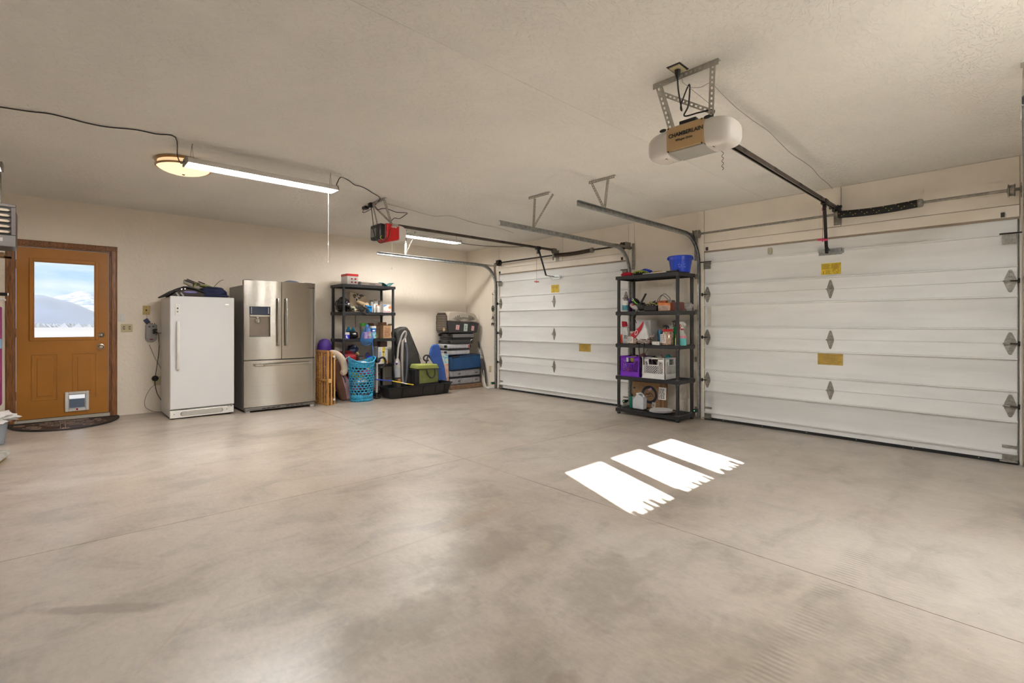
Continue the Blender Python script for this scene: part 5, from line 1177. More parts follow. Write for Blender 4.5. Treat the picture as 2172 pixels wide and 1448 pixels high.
t = bottle('cleaner_bottle', 'narrow clear bottle with lime label and orange cap against the near corner post', 'bottle', 5.485, 2.925-.025, R3, [(.020, 0), (.023, .004), (.023, .085), (.012, .105)], col('lime_liquid', (.50, .52, .22), rough=.2), [(.012, .105), (.015, .107), (.015, .135), (.010, .138)], col('orange_cap', (.8, .2, .05)))
# tier 4: milk crates
def crate(name, label, x0, x1, y0, y1, z, h, m):
    t = thing(name, label, 'crate', ((x0+x1)/2, (y0+y1)/2, z)); b = B(); w = .012
    b.box(x0+w, x1-w, y0+w, y1-w, z, z+.006)
    def face(o, r, L):     # one side wall: r unit direction along, o origin, inward normal n
        o = Vector(o); r = Vector(r); up = Vector((0,0,1)); n = up.cross(r)
        def bx(a0, a1, c0, c1, th=w/2): b.obox(o+r*(a0+a1)/2+up*(c0+c1)/2+n*w/2, r*(a1-a0)/2, n*th, up*(c1-c0)/2)
        bx(0, L, 0, h*.24); bx(0, .030, h*.24, h); bx(L-.030, L, h*.24, h)
        bx(.030, L*.30, h*.80, h); bx(L*.70, L-.030, h*.80, h); bx(.030, L-.030, h*.93, h)
        bx(L*.30-.012, L*.30, h*.62, h*.8); bx(L*.70, L*.70+.012, h*.62, h*.8); bx(L*.30, L*.70, h*.62, h*.66)
        a0, a1, c0, c1 = .030, L-.030, h*.24, h*.80; s = .030
        for sg in (1, -1):
            k = a0-(c1-c0)
            while k < a1+(c1-c0):
                pa = []
                for (aa, cc) in ((k, c0), (k+(c1-c0), c1)):
                    pa.append([aa, cc])
                (A, Cc), (A2, C2) = pa
                if A < a0: Cc += a0-A; A = a0
                if A2 > a1: C2 -= A2-a1; A2 = a1
                if A2-A > .012:
                    q = lambda a_, c_: o+r*((a_ if sg > 0 else a0+a1-a_))+up*c_+n*w/2
                    P0, P1 = q(A, Cc), q(A2, C2)
                    hx0_, hx1_ = L*.30, L*.70
                    # stop the lattice under the hand hole
                    if C2 > h*.63:
                        aa = A+(h*.63-Cc); am = aa if sg > 0 else a0+a1-aa
                        if hx0_ < (A2 if sg > 0 else a0+a1-A2) < hx1_ or hx0_ < am < hx1_: P1 = q(aa, h*.63) if aa > A else None
                    if P1 is not None: b.bar(P0, P1, .0052, .005, n)
                k += s
        for c in (.05, .5, .95): b.obox(o+r*L/2+up*h*c*.0+up*(h*.24-.002 if c == .5 else (.004 if c < .5 else h-.004))+n*(-.0015), r*L/2, n*.003, up*.0035)
    face((x0, y1, z), (0,-1,0), y1-y0); face((x0, y0, z), (1,0,0), x1-x0); face((x1, y0, z), (0,1,0), y1-y0); face((x1, y1, z), (-1,0,0), x1-x0)
    ob('crate_shell', b, m, t)
    return t
M_pur = col('purple_plastic', (.17, .018, .48), rough=.38)
M_wcr = col('white_crate', (.72, .71, .70), rough=.4)
crate('milk_crate', 'purple milk crate on the fourth tier', 5.465, 5.765, 3.395, 3.700, R4, .265, M_pur)
crate('milk_crate', 'white milk crate beside the purple one on the fourth tier', 5.465, 5.800, 3.045-.0, 3.375, R4, .265, M_wcr)
def clutter(name, label, cat, cx, cy, z, r, m, seed, sq=.8, amp=.2):
    return one(name, B().blob((cx, cy, z+r[2]), r, amp, 2.2, seed, n=22, m=14, sq=sq), m, label, cat)
for i, (x, y, z, r, c, nm, lb) in enumerate((
    (5.55, 3.60, R4+.01, (.05, .06, .05), (.50, .13, .03), 'orange_ball', 'orange thing at the left inside the purple crate'),
    (5.60, 3.50, R4+.01, (.06, .07, .09), (.05, .03, .03), 'dark_pouch', 'dark lumpy pouch low in the purple crate'),
    (5.55, 3.54, R4+.18, (.04, .05, .045), (.50, .46, .04), 'yellow_tin', 'yellow green tin behind the hand hole of the purple crate'),
    (5.66, 3.47, R4+.14, (.04, .04, .08), (.22, .05, .02), 'brown_jar', 'brown jar sticking out of the top of the purple crate'),
    (5.55, 3.42+.02, R4+.02, (.05, .03, .05), (.6, .55, .5), 'white_tin', 'pale tin in the near corner of the purple crate'),
    (5.55, 3.28, R4+.02, (.06, .06, .10), (.05, .03, .05), 'dark_bundle', 'dark bundle at the left inside the white crate'),
    (5.65, 3.15, R4+.02, (.05, .06, .10), (.42, .38, .32), 'beige_rag', 'beige rag bundle inside the white crate'),
    (5.56, 3.10, R4+.01, (.045, .04, .06), (.35, .01, .07), 'crimson_pouch', 'crimson pouch low in the near corner of the white crate'),
    (5.70, 3.13, R4+.205, (.03, .035, .045), (.02, .45, .48), 'teal_ball', 'teal rounded thing sticking out of the top of the white crate'),
    (5.65, 3.22, R4+.20, (.04, .04, .045), (.58, .48, .38), 'cream_cloth', 'cream cloth poking above the rim of the white crate'),
    (5.58, 3.235, R4+.215, (.03, .03, .025), (.08, .05, .03), 'brown_glove', 'dark brown glove over the rim of the white crate'))):
    clutter(nm, lb, nm.split('_')[1], x, y, z, r, mat('crate_item_%d' % i, c, rough=.5, var=.2), i+3)
# tier 5
t = thing('shipping_box', 'cardboard shipping box with a dark round seal standing on the bottom tier', 'box', (5.78, 3.47, R5))
ob('carton_body', B().box(5.755, 5.845, 3.22, 3.695, R5, R5+.335), M_card, t, bevel=.003)
ob('tape', B().box(5.7538, 5.7548, 3.25, 3.285, R5+.002, R5+.33), mat('brown_tape', (.22, .11, .05), rough=.3), t)
b = B(); n_ = 40; cc = (3.435, R5+.175)
vs = []; 
for r in (.118, .083):
    for xx in (5.7535, 5.7546): vs += [(xx, cc[0]+r*math.cos(2*PI*i/n_), cc[1]+r*math.sin(2*PI*i/n_)) for i in range(n_)]
b.add(vs, [(i, (i+1)%n_, (i+1)%n_+2*n_, i+2*n_) for i in range(n_)]+[(i+n_, (i+1)%n_+n_, (i+1)%n_+3*n_, i+3*n_) for i in range(n_)]+[(i, (i+1)%n_, (i+1)%n_+n_, i+n_) for i in range(n_)])
ob('round_seal', b, mat('navy_print', (.025, .035, .06), rough=.6), t)
ob('seal_drawing', B().tube(smooth([(5.7535, 3.495, R5+.165), (5.7535, 3.47, R5+.185), (5.7535, 3.45, R5+.17), (5.7535, 3.43, R5+.20), (5.7535, 3.40, R5+.185), (5.7535, 3.375, R5+.15)]), .0035, 5).tube(smooth([(5.7535, 3.48, R5+.14), (5.7535, 3.44, R5+.15), (5.7535, 3.41, R5+.16)]), .003, 5), mat('navy_print', (.025, .035, .06)), t)
ob('pink_sticker', B().obox((5.7530, 3.425, R5+.245), Vector((.0008, 0, 0)), Vector((0, .022, -.014)), Vector((0, .008, .012))), col('pink_sticker', (.68, .48, .60)), t)
s = ob('shipping_label', B().obox((5.7530, 3.37, R5+.045), Vector((.0008, 0, 0)), Vector((0, .026, .003)), Vector((0, -.004, .034))), M_white, t)
b = B(); dashes(b, (5.752, 3.386, R5+.055), (0,-1,0), (0,0,1), .03, .028, 4, rng=random.Random(21), depth=.0003); ob('printed_text', b, M_ink, s)
ob('handle_hole', B().prism(rrpoly(3.665, R5+.245, .030, .022, .009, .009), (5.7546, 0, 0), (0,1,0), (0,0,1), (-.0012, 0, 0)), M_ink, t)
t = thing('hanging_tag', 'white printed tag hanging on a black cord over the bottom tier', 'tag', (5.60, 3.165, .245))
ob('tag_card', B().obox((5.60, 3.158, .315), Vector((.001, 0, 0)), Vector((0, .052, 0)), Vector((0, -.003, .078))), M_white, t)
b = B(); dashes(b, (5.598, 3.205, .378), (0,-1,0), (0,0,1), .09, .13, 7, th=.5, rng=random.Random(31), depth=.0005); ob('printed_text', b, M_ink, t)
ob('string', B().tube([(5.60, 3.158, .392), (5.60, 3.155, .495)], .0018, 5), M_cord, t)
t = thing('washer_jug', 'white translucent jug with a carry handle on the bottom tier', 'jug', (5.60, 3.475, R5))
ob('jug_body', B().prism([(3.405, R5), (3.560, R5), (3.562, R5+.125), (3.505, R5+.185), (3.455, R5+.185), (3.400, R5+.150)], (5.545, 0, 0), (0,1,0), (0,0,1), (.10, 0, 0)), mat('jug_white', (.66, .68, .72), rough=.35), t, bevel=.014, seg=3)
ob('handle', B().tube(smooth([(5.595, 3.50, R5+.18), (5.595, 3.485, R5+.205), (5.595, 3.45, R5+.205), (5.595, 3.425, R5+.175), (5.595, 3.418, R5+.14)]), .010, 8), mat('jug_white', (.66, .68, .72)), t)
ob('cap', B().cyl((5.595, 3.515, R5+.178), (5.595, 3.515, R5+.204), .017, 14), M_white, t)
t = bottle('green_bottle', 'flat dark green bottle at the far end of the bottom tier beside the white jug', 'bottle', 5.60, 3.605, R5, [(.030, 0), (.032, .005), (.032, .135), (.016, .155)], col('teal_green', (.0, .17, .11), rough=.3), [(.014, .155), (.015, .175), (.010, .178)], M_black, sy=1)
ob('white_side', B().box(5.568, 5.60, 3.572, 3.5755, R5+.004, R5+.155), M_white, t)
one('flattened_carton', B().prism([(3.04, 0), (3.16, .015), (3.39, .01), (3.39, .10), (3.2, .115), (3.06, .09)], (5.71, 0, R5), (0,1,0), (-1,0,.0), (0,0,.006)), M_card, 'torn flat piece of cardboard in front of the shipping box on the bottom tier', 'cardboard')
for i in range(3):
    z = R5+.0075+i*.011; cx, cy = 5.545+.004*i, 3.155-.006*i
    pl = B().lathe([(0, z+.003), (.085, z+.003), (.10, z+.010), (.135, z+.012), (.138, z+.0095), (.10, z+.006), (.085, z), (0, z)], (cx, cy, 0), 40, cap=False)
    one('white_disc', pl, mat('lid_white', (.70, .70, .72), rough=.35), ('lowest white lid of the stack on the bottom tier', 'middle white lid of the stack on the bottom tier', 'top white lid of the stack on the bottom tier')[i], 'lid')
# ================================================================ LEFT SHELF CONTENTS
t = carton('candy_box', 'white box with red rim and red spots on top of the back wall shelving', 'box', 3.300, 3.480, 7.22, 7.44, L1, L1+.165, mat('white_print', (.72, .68, .64), rough=.5))
ob('red_rim', B().box(3.298, 3.482, 7.218, 7.442, L1+.130, L1+.167), M_red, t, bevel=.002)
for x in (3.375, 3.435):
    for z in (.038, .088): ob('red_spot', B().blob((x, 7.2185, L1+z), (.015, .002, .011), .3, 3, int(x*100)), M_red, t)
t = carton('clear_lid', 'long low translucent plastic lid beside the red rimmed box', 'lid', 3.52, 3.88, 7.20, 7.42, L1, L1+.045, mat('milky_plastic', (.66, .60, .53), rough=.35))
ob('latch', B().box(3.66, 3.76, 7.196, 7.20, L1+.012, L1+.03), M_greycord, t)
one('grey_brick', B().box(3.485, 3.515, 7.19, 7.23, L1, L1+.05), mat('grey_foam', (.22, .20, .18), rough=.8), 'small grey block between the red rimmed box and the clear lid', 'block', bevel=.003)
b = B(); b.grid((3.90, 7.20, L1+.004), (.20, 0, 0), (0, .16, 0), (0,0,1), 20, 12, lambda u, v: .052*abs(2*u-1)**1.5+.010*math.sin(9*u)+.012*v)
one('teal_tray', b, mat('teal_film', (.01, .36, .38), rough=.2), 'curled teal plastic wrap on the right end of the top tier', 'tray', solid=.006)
# tier 2
t = thing('black_helmet_bag', 'shiny black bag bulging past the left posts on the second tier', 'bag', (3.27, 7.35, L2))
t.name = 'black_bag'
ob('bag_body', B().blob((3.285, 7.36, L2+.115), (.095, .16, .115), .22, 2.2, 7, n=30, m=20, flat=.97), mat('shiny_black', (.012, .011, .012), rough=.25, bump=.5, bs=14), t)
ob('brim', B().blob((3.235, 7.22, L2+.11), (.085, .06, .018), .15, 2, 4), M_bag, t)
t = thing('canvas_tote', 'beige canvas tote with a dark print at the back of the second tier', 'bag', (3.56, 7.45, L2))
M_canv = mat('canvas', (.56, .44, .30), rough=.85, bump=.3, bs=14, var=.12)
ob('bag_body', B().prism([(3.43, L2), (3.74, L2), (3.745, L2+.26), (3.70, L2+.29), (3.52, L2+.325), (3.44, L2+.34)], (0, 7.42, 0), (1,0,0), (0,0,1), (0, .07, 0)), M_canv, t, bevel=.018, seg=3)
b = B(); rg = random.Random(6)
for i in range(15): b.blob((rg.uniform(3.50, 3.67), 7.417, L2+rg.uniform(.225, .30)), (rg.uniform(.008, .026), .0025, rg.uniform(.006, .016)), .4, 3, i, n=9, m=5)
ob('dark_print', b, mat('faded_print', (.10, .08, .07), rough=.8), t, kind='stuff')
ob('oval_logo', B().lathe([(0, -.004), (.018, -.0035), (.022, 0)], (3.55, 7.419, L2+.205), 20, 'Y', sx=1.6, sy=1.0), M_white, t)
ob('logo_mark', B().lathe([(0, -.006), (.010, -.0055), (.013, -.004)], (3.55, 7.419, L2+.205), 14, 'Y', sx=1.8), M_ink, t)
t = thing('shoe', 'tan work boot lying in front of the canvas tote', 'shoe', (3.62, 7.36, L2+.05))
ob('shoe_upper', B().blob((3.60, 7.36, L2+.145), (.085, .04, .035), .15, 2, 5, rot=Matrix.Rotation(.35, 3, 'Y')), mat('tan_leather', (.50, .37, .22), rough=.7, bump=.3), t)
ob('shoe_cuff', B().blob((3.68, 7.35, L2+.10), (.055, .04, .06), .2, 2, 8), mat('tan_leather', (.50, .37, .22)), t)
t = thing('strap_tangle', 'tangle of black straps spilling over the front of the second tier', 'straps', (3.52, 7.22, L2))
rg = random.Random(12); b = B()
for i in range(26):
    p = Vector((rg.uniform(3.36, 3.64), rg.uniform(7.17, 7.30), L2+rg.uniform(.01, .075))); q = p+Vector((rg.uniform(-.09, .09), rg.uniform(-.03, .03), rg.uniform(-.03, .05))); q.z = max(q.z, L2+.008)
    b.tube(smooth([p, (p+q)/2+Vector((0, 0, .02)), q], 4), .009, 6)
ob('webbing', b, M_bag, t, kind='stuff')
ob('hanging_loop', B().tube(smooth([(3.56, 7.20, L2+.08), (3.62, 7.16, L2+.04), (3.63, 7.14, L2-.01), (3.59, 7.14, L2-.035), (3.53, 7.14, L2-.012), (3.50, 7.18, L2+.012)]), .011, 8), M_bag, t)
one('pale_rag', B().blob((3.41, 7.24, L2+.045), (.05, .05, .042), .35, 3, 9, flat=.98), mat('pale_green_rag', (.48, .45, .30), rough=.9), 'pale green rag at the left end of the black straps', 'rag')
t = thing('blue_pump', 'bright blue plastic tool with a ring handle on the second tier', 'tool', (3.655, 7.23, L2))
ob('tool_body', B().box(3.625, 3.705, 7.20, 7.27, L2, L2+.085), mat('bright_blue', (.0, .22, .62), rough=.3), t, bevel=.012)
ob('tool_wing', B().bar((3.60, 7.21, L2+.105), (3.70, 7.21, L2+.085), .05, .02), mat('bright_blue', (.0, .22, .62)), t, bevel=.004)
M_clr = mat('hazy_clear', (.60, .56, .52), rough=.15, coat=.5, var=.15, vs=20)
for i, (x, y, r, h, c) in enumerate(((3.765, 7.24, .022, .14, M_white), (3.84, 7.27, .032, .12, M_clr), (3.80, 7.40, .030, .20, M_clr), (3.885, 7.42, .034, .22, M_white), (3.99, 7.45, .040, .205, M_clr))):
    bottle('glass_jar', ('slim white topped bottle beside the blue tool', 'small clear jar with orange lid in front on the second tier', 'clear plastic tub behind the slim bottle', 'tall pale canister behind the clear jar', 'round clear tub behind the sunburst box')[i], 'jar', x, y, L2,
           [(r*.9, 0), (r, .004), (r, h*.8), (r*.75, h*.9)], c, [(r*.8, h*.9), (r*.85, h*.91), (r*.85, h), (r*.8, h)], (M_white, col('orange_cap2', (.65, .22, .10)), col('brown_lid', (.16, .11, .08)), col('tan_lid', (.45, .34, .22)), col('tan_lid', (.45, .34, .22)))[i])
t = carton('firestarter_box', 'white box with an orange sunburst and red lettering at the right of the second tier', 'box', 3.905, 4.065, 7.20, 7.28, L2, L2+.130, M_white)
text('lettering', 'Fire Dark', .030, (3.915, 7.1985, L2+.010), (1,0,0), (0,0,1), M_red, t, depth=.0004, bold=.0008)
c0 = Vector((4.02, 7.1985, L2+.085)); b = B()
for i in range(12):
    a = i*PI/6; r = .040 if i % 2 else .032; b.prism([(-.005, .010), (.005, .010), (0, r)], c0, (math.cos(a), 0, math.sin(a)), (-math.sin(a), 0, math.cos(a)), (0, -.0005, 0))
b.lathe([(0, -.0008), (.013, -.0006), (.014, 0)], c0, 14, 'Y'); ob('sunburst', b, mat('sun_orange', (.80, .20, .03), rough=.5), t)
ob('blue_corner', B().prism([(3.907, L2+.128), (3.985, L2+.128), (3.907, L2+.085)], (0, 7.1988, 0), (1,0,0), (0,0,1), (0, -.0004, 0)), mat('print_blue', (.12, .25, .55), rough=.5), t)
# tier 3
t = carton('small_carton', 'white box with a blue panel at the left end of the third tier', 'box', 3.20+.035, 3.325, 7.19, 7.30, L3, L3+.105, mat('white_print', (.72, .68, .64)))
ob('blue_panel', B().box(3.2365, 3.3235, 7.1885, 7.1897, L3+.002, L3+.068), mat('print_blue2', (.01, .02, .45), rough=.4), t)
ob('white_mark', B().prism([(3.262, L3+.055), (3.285, L3+.055), (3.288, L3+.028), (3.305, L3+.014), (3.268, L3+.014)], (0, 7.1882, 0), (1,0,0), (0,0,1), (0, -.0004, 0)), M_white, t)
t = thing('black_crate_bag', 'black bag of bottles in the middle left of the third tier', 'bag', (3.42, 7.33, L3)); t.name = 'bottle_bag'
ob('bag_body', B().blob((3.42, 7.33, L3+.062), (.105, .11, .062), .2, 2.2, 3, n=26, m=14, flat=.96), mat('shiny_black', (.012, .011, .012)), t)
for i, (x, z, lb) in enumerate(((3.40, .10, 'left blue bottle standing in the black bag on the third tier'), (3.475, .09, 'right teal bottle standing in the black bag on the third tier'))):
    bottle('blue_bottle', lb, 'bottle', x, 7.40-.0*i, L3+z, [(.034, 0), (.036, .01), (.034, .045), (.018, .06)], col(('sky_blue_b', 'teal_b')[i], ((.02, .28, .60), (.01, .22, .28))[i], rough=.15), [(.018, .06), (.021, .062), (.021, .085), (.016, .088)], col('teal_cap2', (.01, .25, .40)))
one('hanging_strap', B().bar((3.41, 7.17, L2-.05), (3.41, 7.17, L2-.19), .012, .003, (0,1,0)).tube([(3.41, 7.17, L2-.19), (3.415, 7.17, L2-.215), (3.41, 7.17, L2-.24)], .004, 6), M_cord, 'short black strap with a metal clip hanging under the second tier', 'strap')
t = bottle('snack_jar', 'jar with a bright green lid at the back of the third tier', 'jar', 3.665, 7.43, L3, [(.046, 0), (.050, .006), (.050, .19), (.044, .205)], mat('smoky_clear', (.22, .23, .18), rough=.15), [(.044, .205), (.049, .207), (.049, .245), (.044, .248)], col('leaf_green', (.10, .50, .03)))
t = bottle('wipes_canister', 'white and blue canister of wipes on the third tier', 'canister', 3.755, 7.27, L3, [(.046, 0), (.052, .005), (.052, .165), (.050, .170)], mat('wipes_blue', (.22, .50, .66), rough=.35), [(.050, .170), (.053, .172), (.053, .196), (.046, .200)], M_white)
ob('blue_band', B().lathe([(.0526, L3+.105), (.0526, L3+.160)], (3.755, 7.27, 0), 24, cap=False), mat('print_blue3', (.01, .12, .50), rough=.35), t)
ob('white_oval', B().blob((3.745, 7.2165, L3+.125), (.026, .004, .013), 0), M_white, t); ob('green_dot', B().blob((3.782, 7.222, L3+.045), (.014, .005, .017), 0), col('leaf_green2', (.01, .40, .12)), t)
ob('lower_label', B().lathe([(.0528, L3+.012), (.0528, L3+.075)], (3.755, 7.27, 0), 24, cap=False), mat('print_lightblue', (.35, .60, .75), rough=.35, var=.2, vs=30), t)
t = bottle('spray_can', 'orange and yellow can left of the wipes canister', 'can', 3.675, 7.235, L3, [(.026, 0), (.030, .003), (.030, .105), (.024, .115)], mat('orange_can', (.75, .20, .02), rough=.3, var=.2, vs=20), [(.024, .115), (.028, .117), (.028, .160), (.016, .170)], mat('brown_cap', (.09, .06, .05), rough=.4))
ob('yellow_band', B().lathe([(.0305, L3+.04), (.0305, L3+.08)], (3.675, 7.235, 0), 20, cap=False), M_yel, t)
t = carton('pink_box', 'pink and red box behind the blue net on the third tier', 'box', 3.585, 3.64, 7.22, 7.30, L3, L3+.105, mat('pink_card', (.70, .22, .28), rough=.5, var=.15, vs=20))
def open_box(name, label, x0, x1, y0, y1, z, h, side=False, words=True):
    t = thing(name, label, 'box', ((x0+x1)/2, (y0+y1)/2, z)); w = .003; b = B()
    b.box(x0, x1, y0, y0+w, z, z+h).box(x0, x1, y1-w, y1, z, z+h).box(x0, x0+w, y0+w, y1-w, z, z+h).box(x1-w, x1, y0+w, y1-w, z, z+h).box(x0+w, x1-w, y0+w, y1-w, z, z+w)
    ob('carton_body', b, M_card, t)
    L = .07
    ob('flap', B().bar(((x0+x1)/2, y0-.0, z+h+.001), ((x0+x1)/2, y0-.03, z+h+L*.6), x1-x0, .003), M_cardd, t) if False else None
    ob('flap', B().prism([(0, 0), (.028, .030), (.030, .028), (.004, 0)], (x1, y0, z+h), (1,0,0), (0,0,1), (0, y1-y0, 0)), M_card, t)
    ob('flap', B().prism([(0, 0), (-.018, .055), (-.021, .055), (-.004, 0)], (x0, y0, z+h), (1,0,0), (0,0,1), (0, y1-y0, 0)), M_cardd, t)
    ob('flap', B().prism([(0, 0), (.022, .058), (.019, .058), (-.004, 0)], (x0, y1, z+h), (0,1,0), (0,0,1), (x1-x0, 0, 0)), M_cardd, t)
    if words:
        b = B(); m = (x0+x1)/2
        ob('oval_mark', B().tube([(m+.030*math.cos(a), y0-.0008, z+h*.78+.011*math.sin(a)) for a in [i*PI/9 for i in range(18)]], .0022, 4, closed=True), mat('brown_ink', (.18, .06, .03)), t)
        for i in range(4): dashes(b, (x0+.016, y0-.0008, z+h*(.62-.13*i)), (1,0,0), (0,0,1), (x1-x0)*.72, .018, 1, th=.6, fill=.9, rng=random.Random(i), depth=.0004)
        ob('printed_text', b, mat('brown_ink', (.18, .06, .03)), t)
    return t
open_box('open_carton', 'open cardboard box with brown lettering at the right of the third tier', 3.905, 4.045, 7.20, 7.34, L3, .205)
t = open_box('open_carton', 'darker open cardboard box with two arrows behind the lettered box', 3.80, 3.90, 7.345, 7.50, L3, .19, words=False)
for z in (.045, .13): ob('arrow_mark', B().prism([(3.825, L3+z), (3.865, L3+z), (3.845, L3+z+.028)], (0, 7.344, 0), (1,0,0), (0,0,1), (0, -.0006, 0)), M_ink, t)
# tier 4
M_redf = mat('red_fabric', (.34, .006, .015), rough=.7, bump=.4, bs=12, var=.2)
t = thing('red_bag', 'red fabric bag with white lettering on the fourth tier', 'bag', (3.32, 7.33, L4))
ob('bag_body', B().blob((3.345, 7.345, L4+.105), (.145, .13, .125), .16, 1.8, 5, n=30, m=18, sq=.85, flat=.84), M_redf, t)
text('lettering', 'Coca', .05, (3.245, 7.212, L4+.105), (1,.0,.35), (-.3,0,1), M_white, t, depth=.0006) if False else ob('white_script', B().tube(smooth([(3.25, 7.215, L4+.10), (3.265, 7.212, L4+.125), (3.275, 7.21, L4+.105), (3.29, 7.208, L4+.135), (3.305, 7.207, L4+.12), (3.32, 7.207, L4+.15), (3.34, 7.208, L4+.14)]), .0045, 5), M_white, t)
t = thing('navy_boot_bag', 'navy and yellow shiny bag heaped behind the red bag on the fourth tier', 'bag', (3.48, 7.40, L4+.15)); t.name = 'navy_bag'
ob('bag_body', B().blob((3.475, 7.42, L4+.215), (.085, .09, .10), .3, 2.4, 9, n=26, m=16), mat('navy_shiny', (.008, .015, .06), rough=.3, bump=.4, bs=14), t)
for (x, z) in ((3.50, .165), (3.52, .19), (3.44, .14)): ob('yellow_patch', B().blob((x, 7.335, L4+z), (.018, .012, .014), .2, 3, int(x*50)), mat('gold_yellow', (.60, .38, .04), rough=.5), t)
ob('tan_disc', B().lathe([(0, -.012), (.018, -.010), (.022, 0)], (3.525, 7.325, L4+.17), 16, 'Y'), mat('tan_cap', (.60, .45, .22), rough=.4), t)
t = thing('grey_pot', 'dark grey rounded pot beside the red bag on the fourth tier', 'pot', (3.55, 7.30, L4))
ob('pot_body', B().lathe([(.05, L4), (.075, L4+.02), (.085, L4+.07), (.07, L4+.12), (.03, L4+.135)], (3.575, 7.31, 0), 24), mat('dark_grey_glaze', (.06, .058, .052), rough=.3), t)
one('orange_cloth', B().blob((3.49, 7.22, L4+.035), (.055, .04, .04), .3, 2, 3, flat=.9), mat('orange_red_cloth', (.62, .09, .03), rough=.8), 'orange red cloth at the front of the fourth tier', 'cloth')
t = thing('blue_helmet', 'royal blue plastic helmet with a loop on the fourth tier', 'helmet', (3.69, 7.27, L4))
ob('helmet_shell', B().blob((3.70, 7.28, L4+.070), (.070, .08, .070), .12, 2, 4, flat=.97), mat('royal_blue', (.01, .03, .50), rough=.25), t)
ob('helmet_loop', B().tube([(3.655+.032*math.cos(a), 7.25, L4+.150+.036*math.sin(a)) for a in [i*PI/9 for i in range(18)]], .009, 7, closed=True), mat('royal_navy', (.01, .02, .22), rough=.3), t)
ob('white_mark', B().blob((3.695, 7.20, L4+.10), (.012, .006, .012), .3, 3, 2), M_white, t)
t = carton('vacuum_box', 'white carton with a yellow figure standing at the right of the fourth tier', 'box', 3.815, 3.985, 7.20, 7.34, L4, L4+.275, mat('white_print', (.72, .68, .64)))
ob('yellow_figure', B().prism([(3.89, L4+.03), (3.92, L4+.03), (3.925, L4+.18), (3.94, L4+.255), (3.93, L4+.272), (3.895, L4+.272), (3.88, L4+.25), (3.892, L4+.18)], (0, 7.1992, 0), (1,0,0), (0,0,1), (0, -.0006, 0)), M_yel, t)
ob('black_band', B().box(3.887, 3.927, 7.1978, 7.1988, L4+.185, L4+.20), M_ink, t)
ob('blue_ring', B().tube([(3.847+.013*math.cos(a), 7.1988, L4+.24+.013*math.sin(a)) for a in [i*PI/8 for i in range(16)]], .002, 4, closed=True), mat('print_blue', (.12, .25, .55)), t)
ob('orange_patch', B().box(3.95, 3.98, 7.1985, 7.1995, L4+.01, L4+.05), mat('sun_orange', (.80, .20, .03)), t)
b = B(); dashes(b, (3.825, 7.1988, L4+.20), (1,0,0), (0,0,1), .045, .15, 8, rng=random.Random(4), depth=.0004); ob('printed_text', b, mat('print_blue', (.12, .25, .55)), t)
t = carton('shoe_box', 'dark brown box on top of the yellow figured carton', 'box', 3.86, 3.985, 7.22, 7.33, L4+.276, L4+.365, mat('dark_brown_card', (.07, .03, .02), rough=.6))
# tier 5 (mostly hidden)
t = thing('red_cooler', 'dark red padded bag with a round patch on the lowest tier', 'bag', (3.33, 7.33, L5))
ob('bag_body', B().box(3.24, 3.45, 7.20, 7.45, L5, L5+.34), M_redf, t, bevel=.03, seg=3)
ob('round_patch', B().lathe([(0, -.004), (.022, -.003), (.025, 0)], (3.305, 7.1995, L5+.20), 18, 'Y'), mat('dull_pink', (.42, .12, .10), rough=.6), t)
t = thing('cooking_pot', 'steel pot with red rim on the lowest tier to the right of the pump', 'pot', (3.80, 7.30, L5+.10))
ob('pot_body', B().lathe([(.07, L5), (.085, L5+.01), (.088, L5+.30), (.085, L5+.36)], (3.80, 7.30, 0), 24), mat('enamel_grey', (.30, .32, .33), rough=.3), t)
ob('red_rim', B().lathe([(.089, L5+.255), (.092, L5+.265), (.089, L5+.275)], (3.80, 7.30, 0), 24, cap=False), M_red, t)
one('red_rod', B().box(3.74, 3.92, 7.17, 7.19, L5+.03, L5+.055), M_red, 'red bar at the front of the lowest tier near the black tray', 'bar', bevel=.004)
# ================================================================ STANDING THINGS ALONG THE BACK WALL
# folded baby gate
M_pine = mat('varnished_pine', (.58, .30, .085), rough=.38, var=.15, vs=12, stretch=(1, 1, .3))
t = thing('baby_gate', 'varnished wooden baby gate with mesh folded against the stainless fridge', 'gate', (2.82, 6.9, fz(2.82)))
def gate_leaf(parent, ax, ay, bx_, by_, z0, z1, m, mesh=True, nm='gate_frame'):
    A = Vector((ax, ay, 0)); D = Vector((bx_-ax, by_-ay, 0)); L = D.length; d = D/L; z0 += .002
    b = B()
    for k in (0, L*.5, L): p = A+d*k; b.bar((p.x, p.y, z0), (p.x, p.y, z1), .016, .024, d)
    for z in (z0+.015, z1-.012): b.bar((A.x, A.y, z), (bx_, by_, z), .022, .030)
    f = ob(nm, b, m, parent, bevel=.003)
    if mesh:
        b = B(); n = int(L/.045)
        for i in range(1, n): p = A+d*(L*i/n); b.bar((p.x, p.y, z0+.03), (p.x, p.y, z1-.03), .0045, .0045, d)
        nz_ = int((z1-z0)/.026)
        for i in range(1, nz_): z = z0+.03+(z1-z0-.06)*i/nz_; b.bar((A.x, A.y, z), (bx_, by_, z), .0045, .0045)
        ob('mesh_panel', b, m, f, kind='stuff')
    return f
g0 = fz(2.85)
gate_leaf(t, 2.762, 7.10, 2.800, 6.745, g0, g0+.775, M_pine)
gate_leaf(t, 2.800, 7.12, 2.850, 6.745, g0, g0+.765, M_pine)
gate_leaf(t, 2.835, 7.13, 2.915, 6.80, g0, g0+.72, mat('pale_pine', (.66, .42, .18), rough=.4), mesh=False)
ob('lock_bar', B().bar((2.742, 7.0, g0+.36), (2.80, 6.735, g0+.355), .02, .024), M_pine, t, bevel=.003)
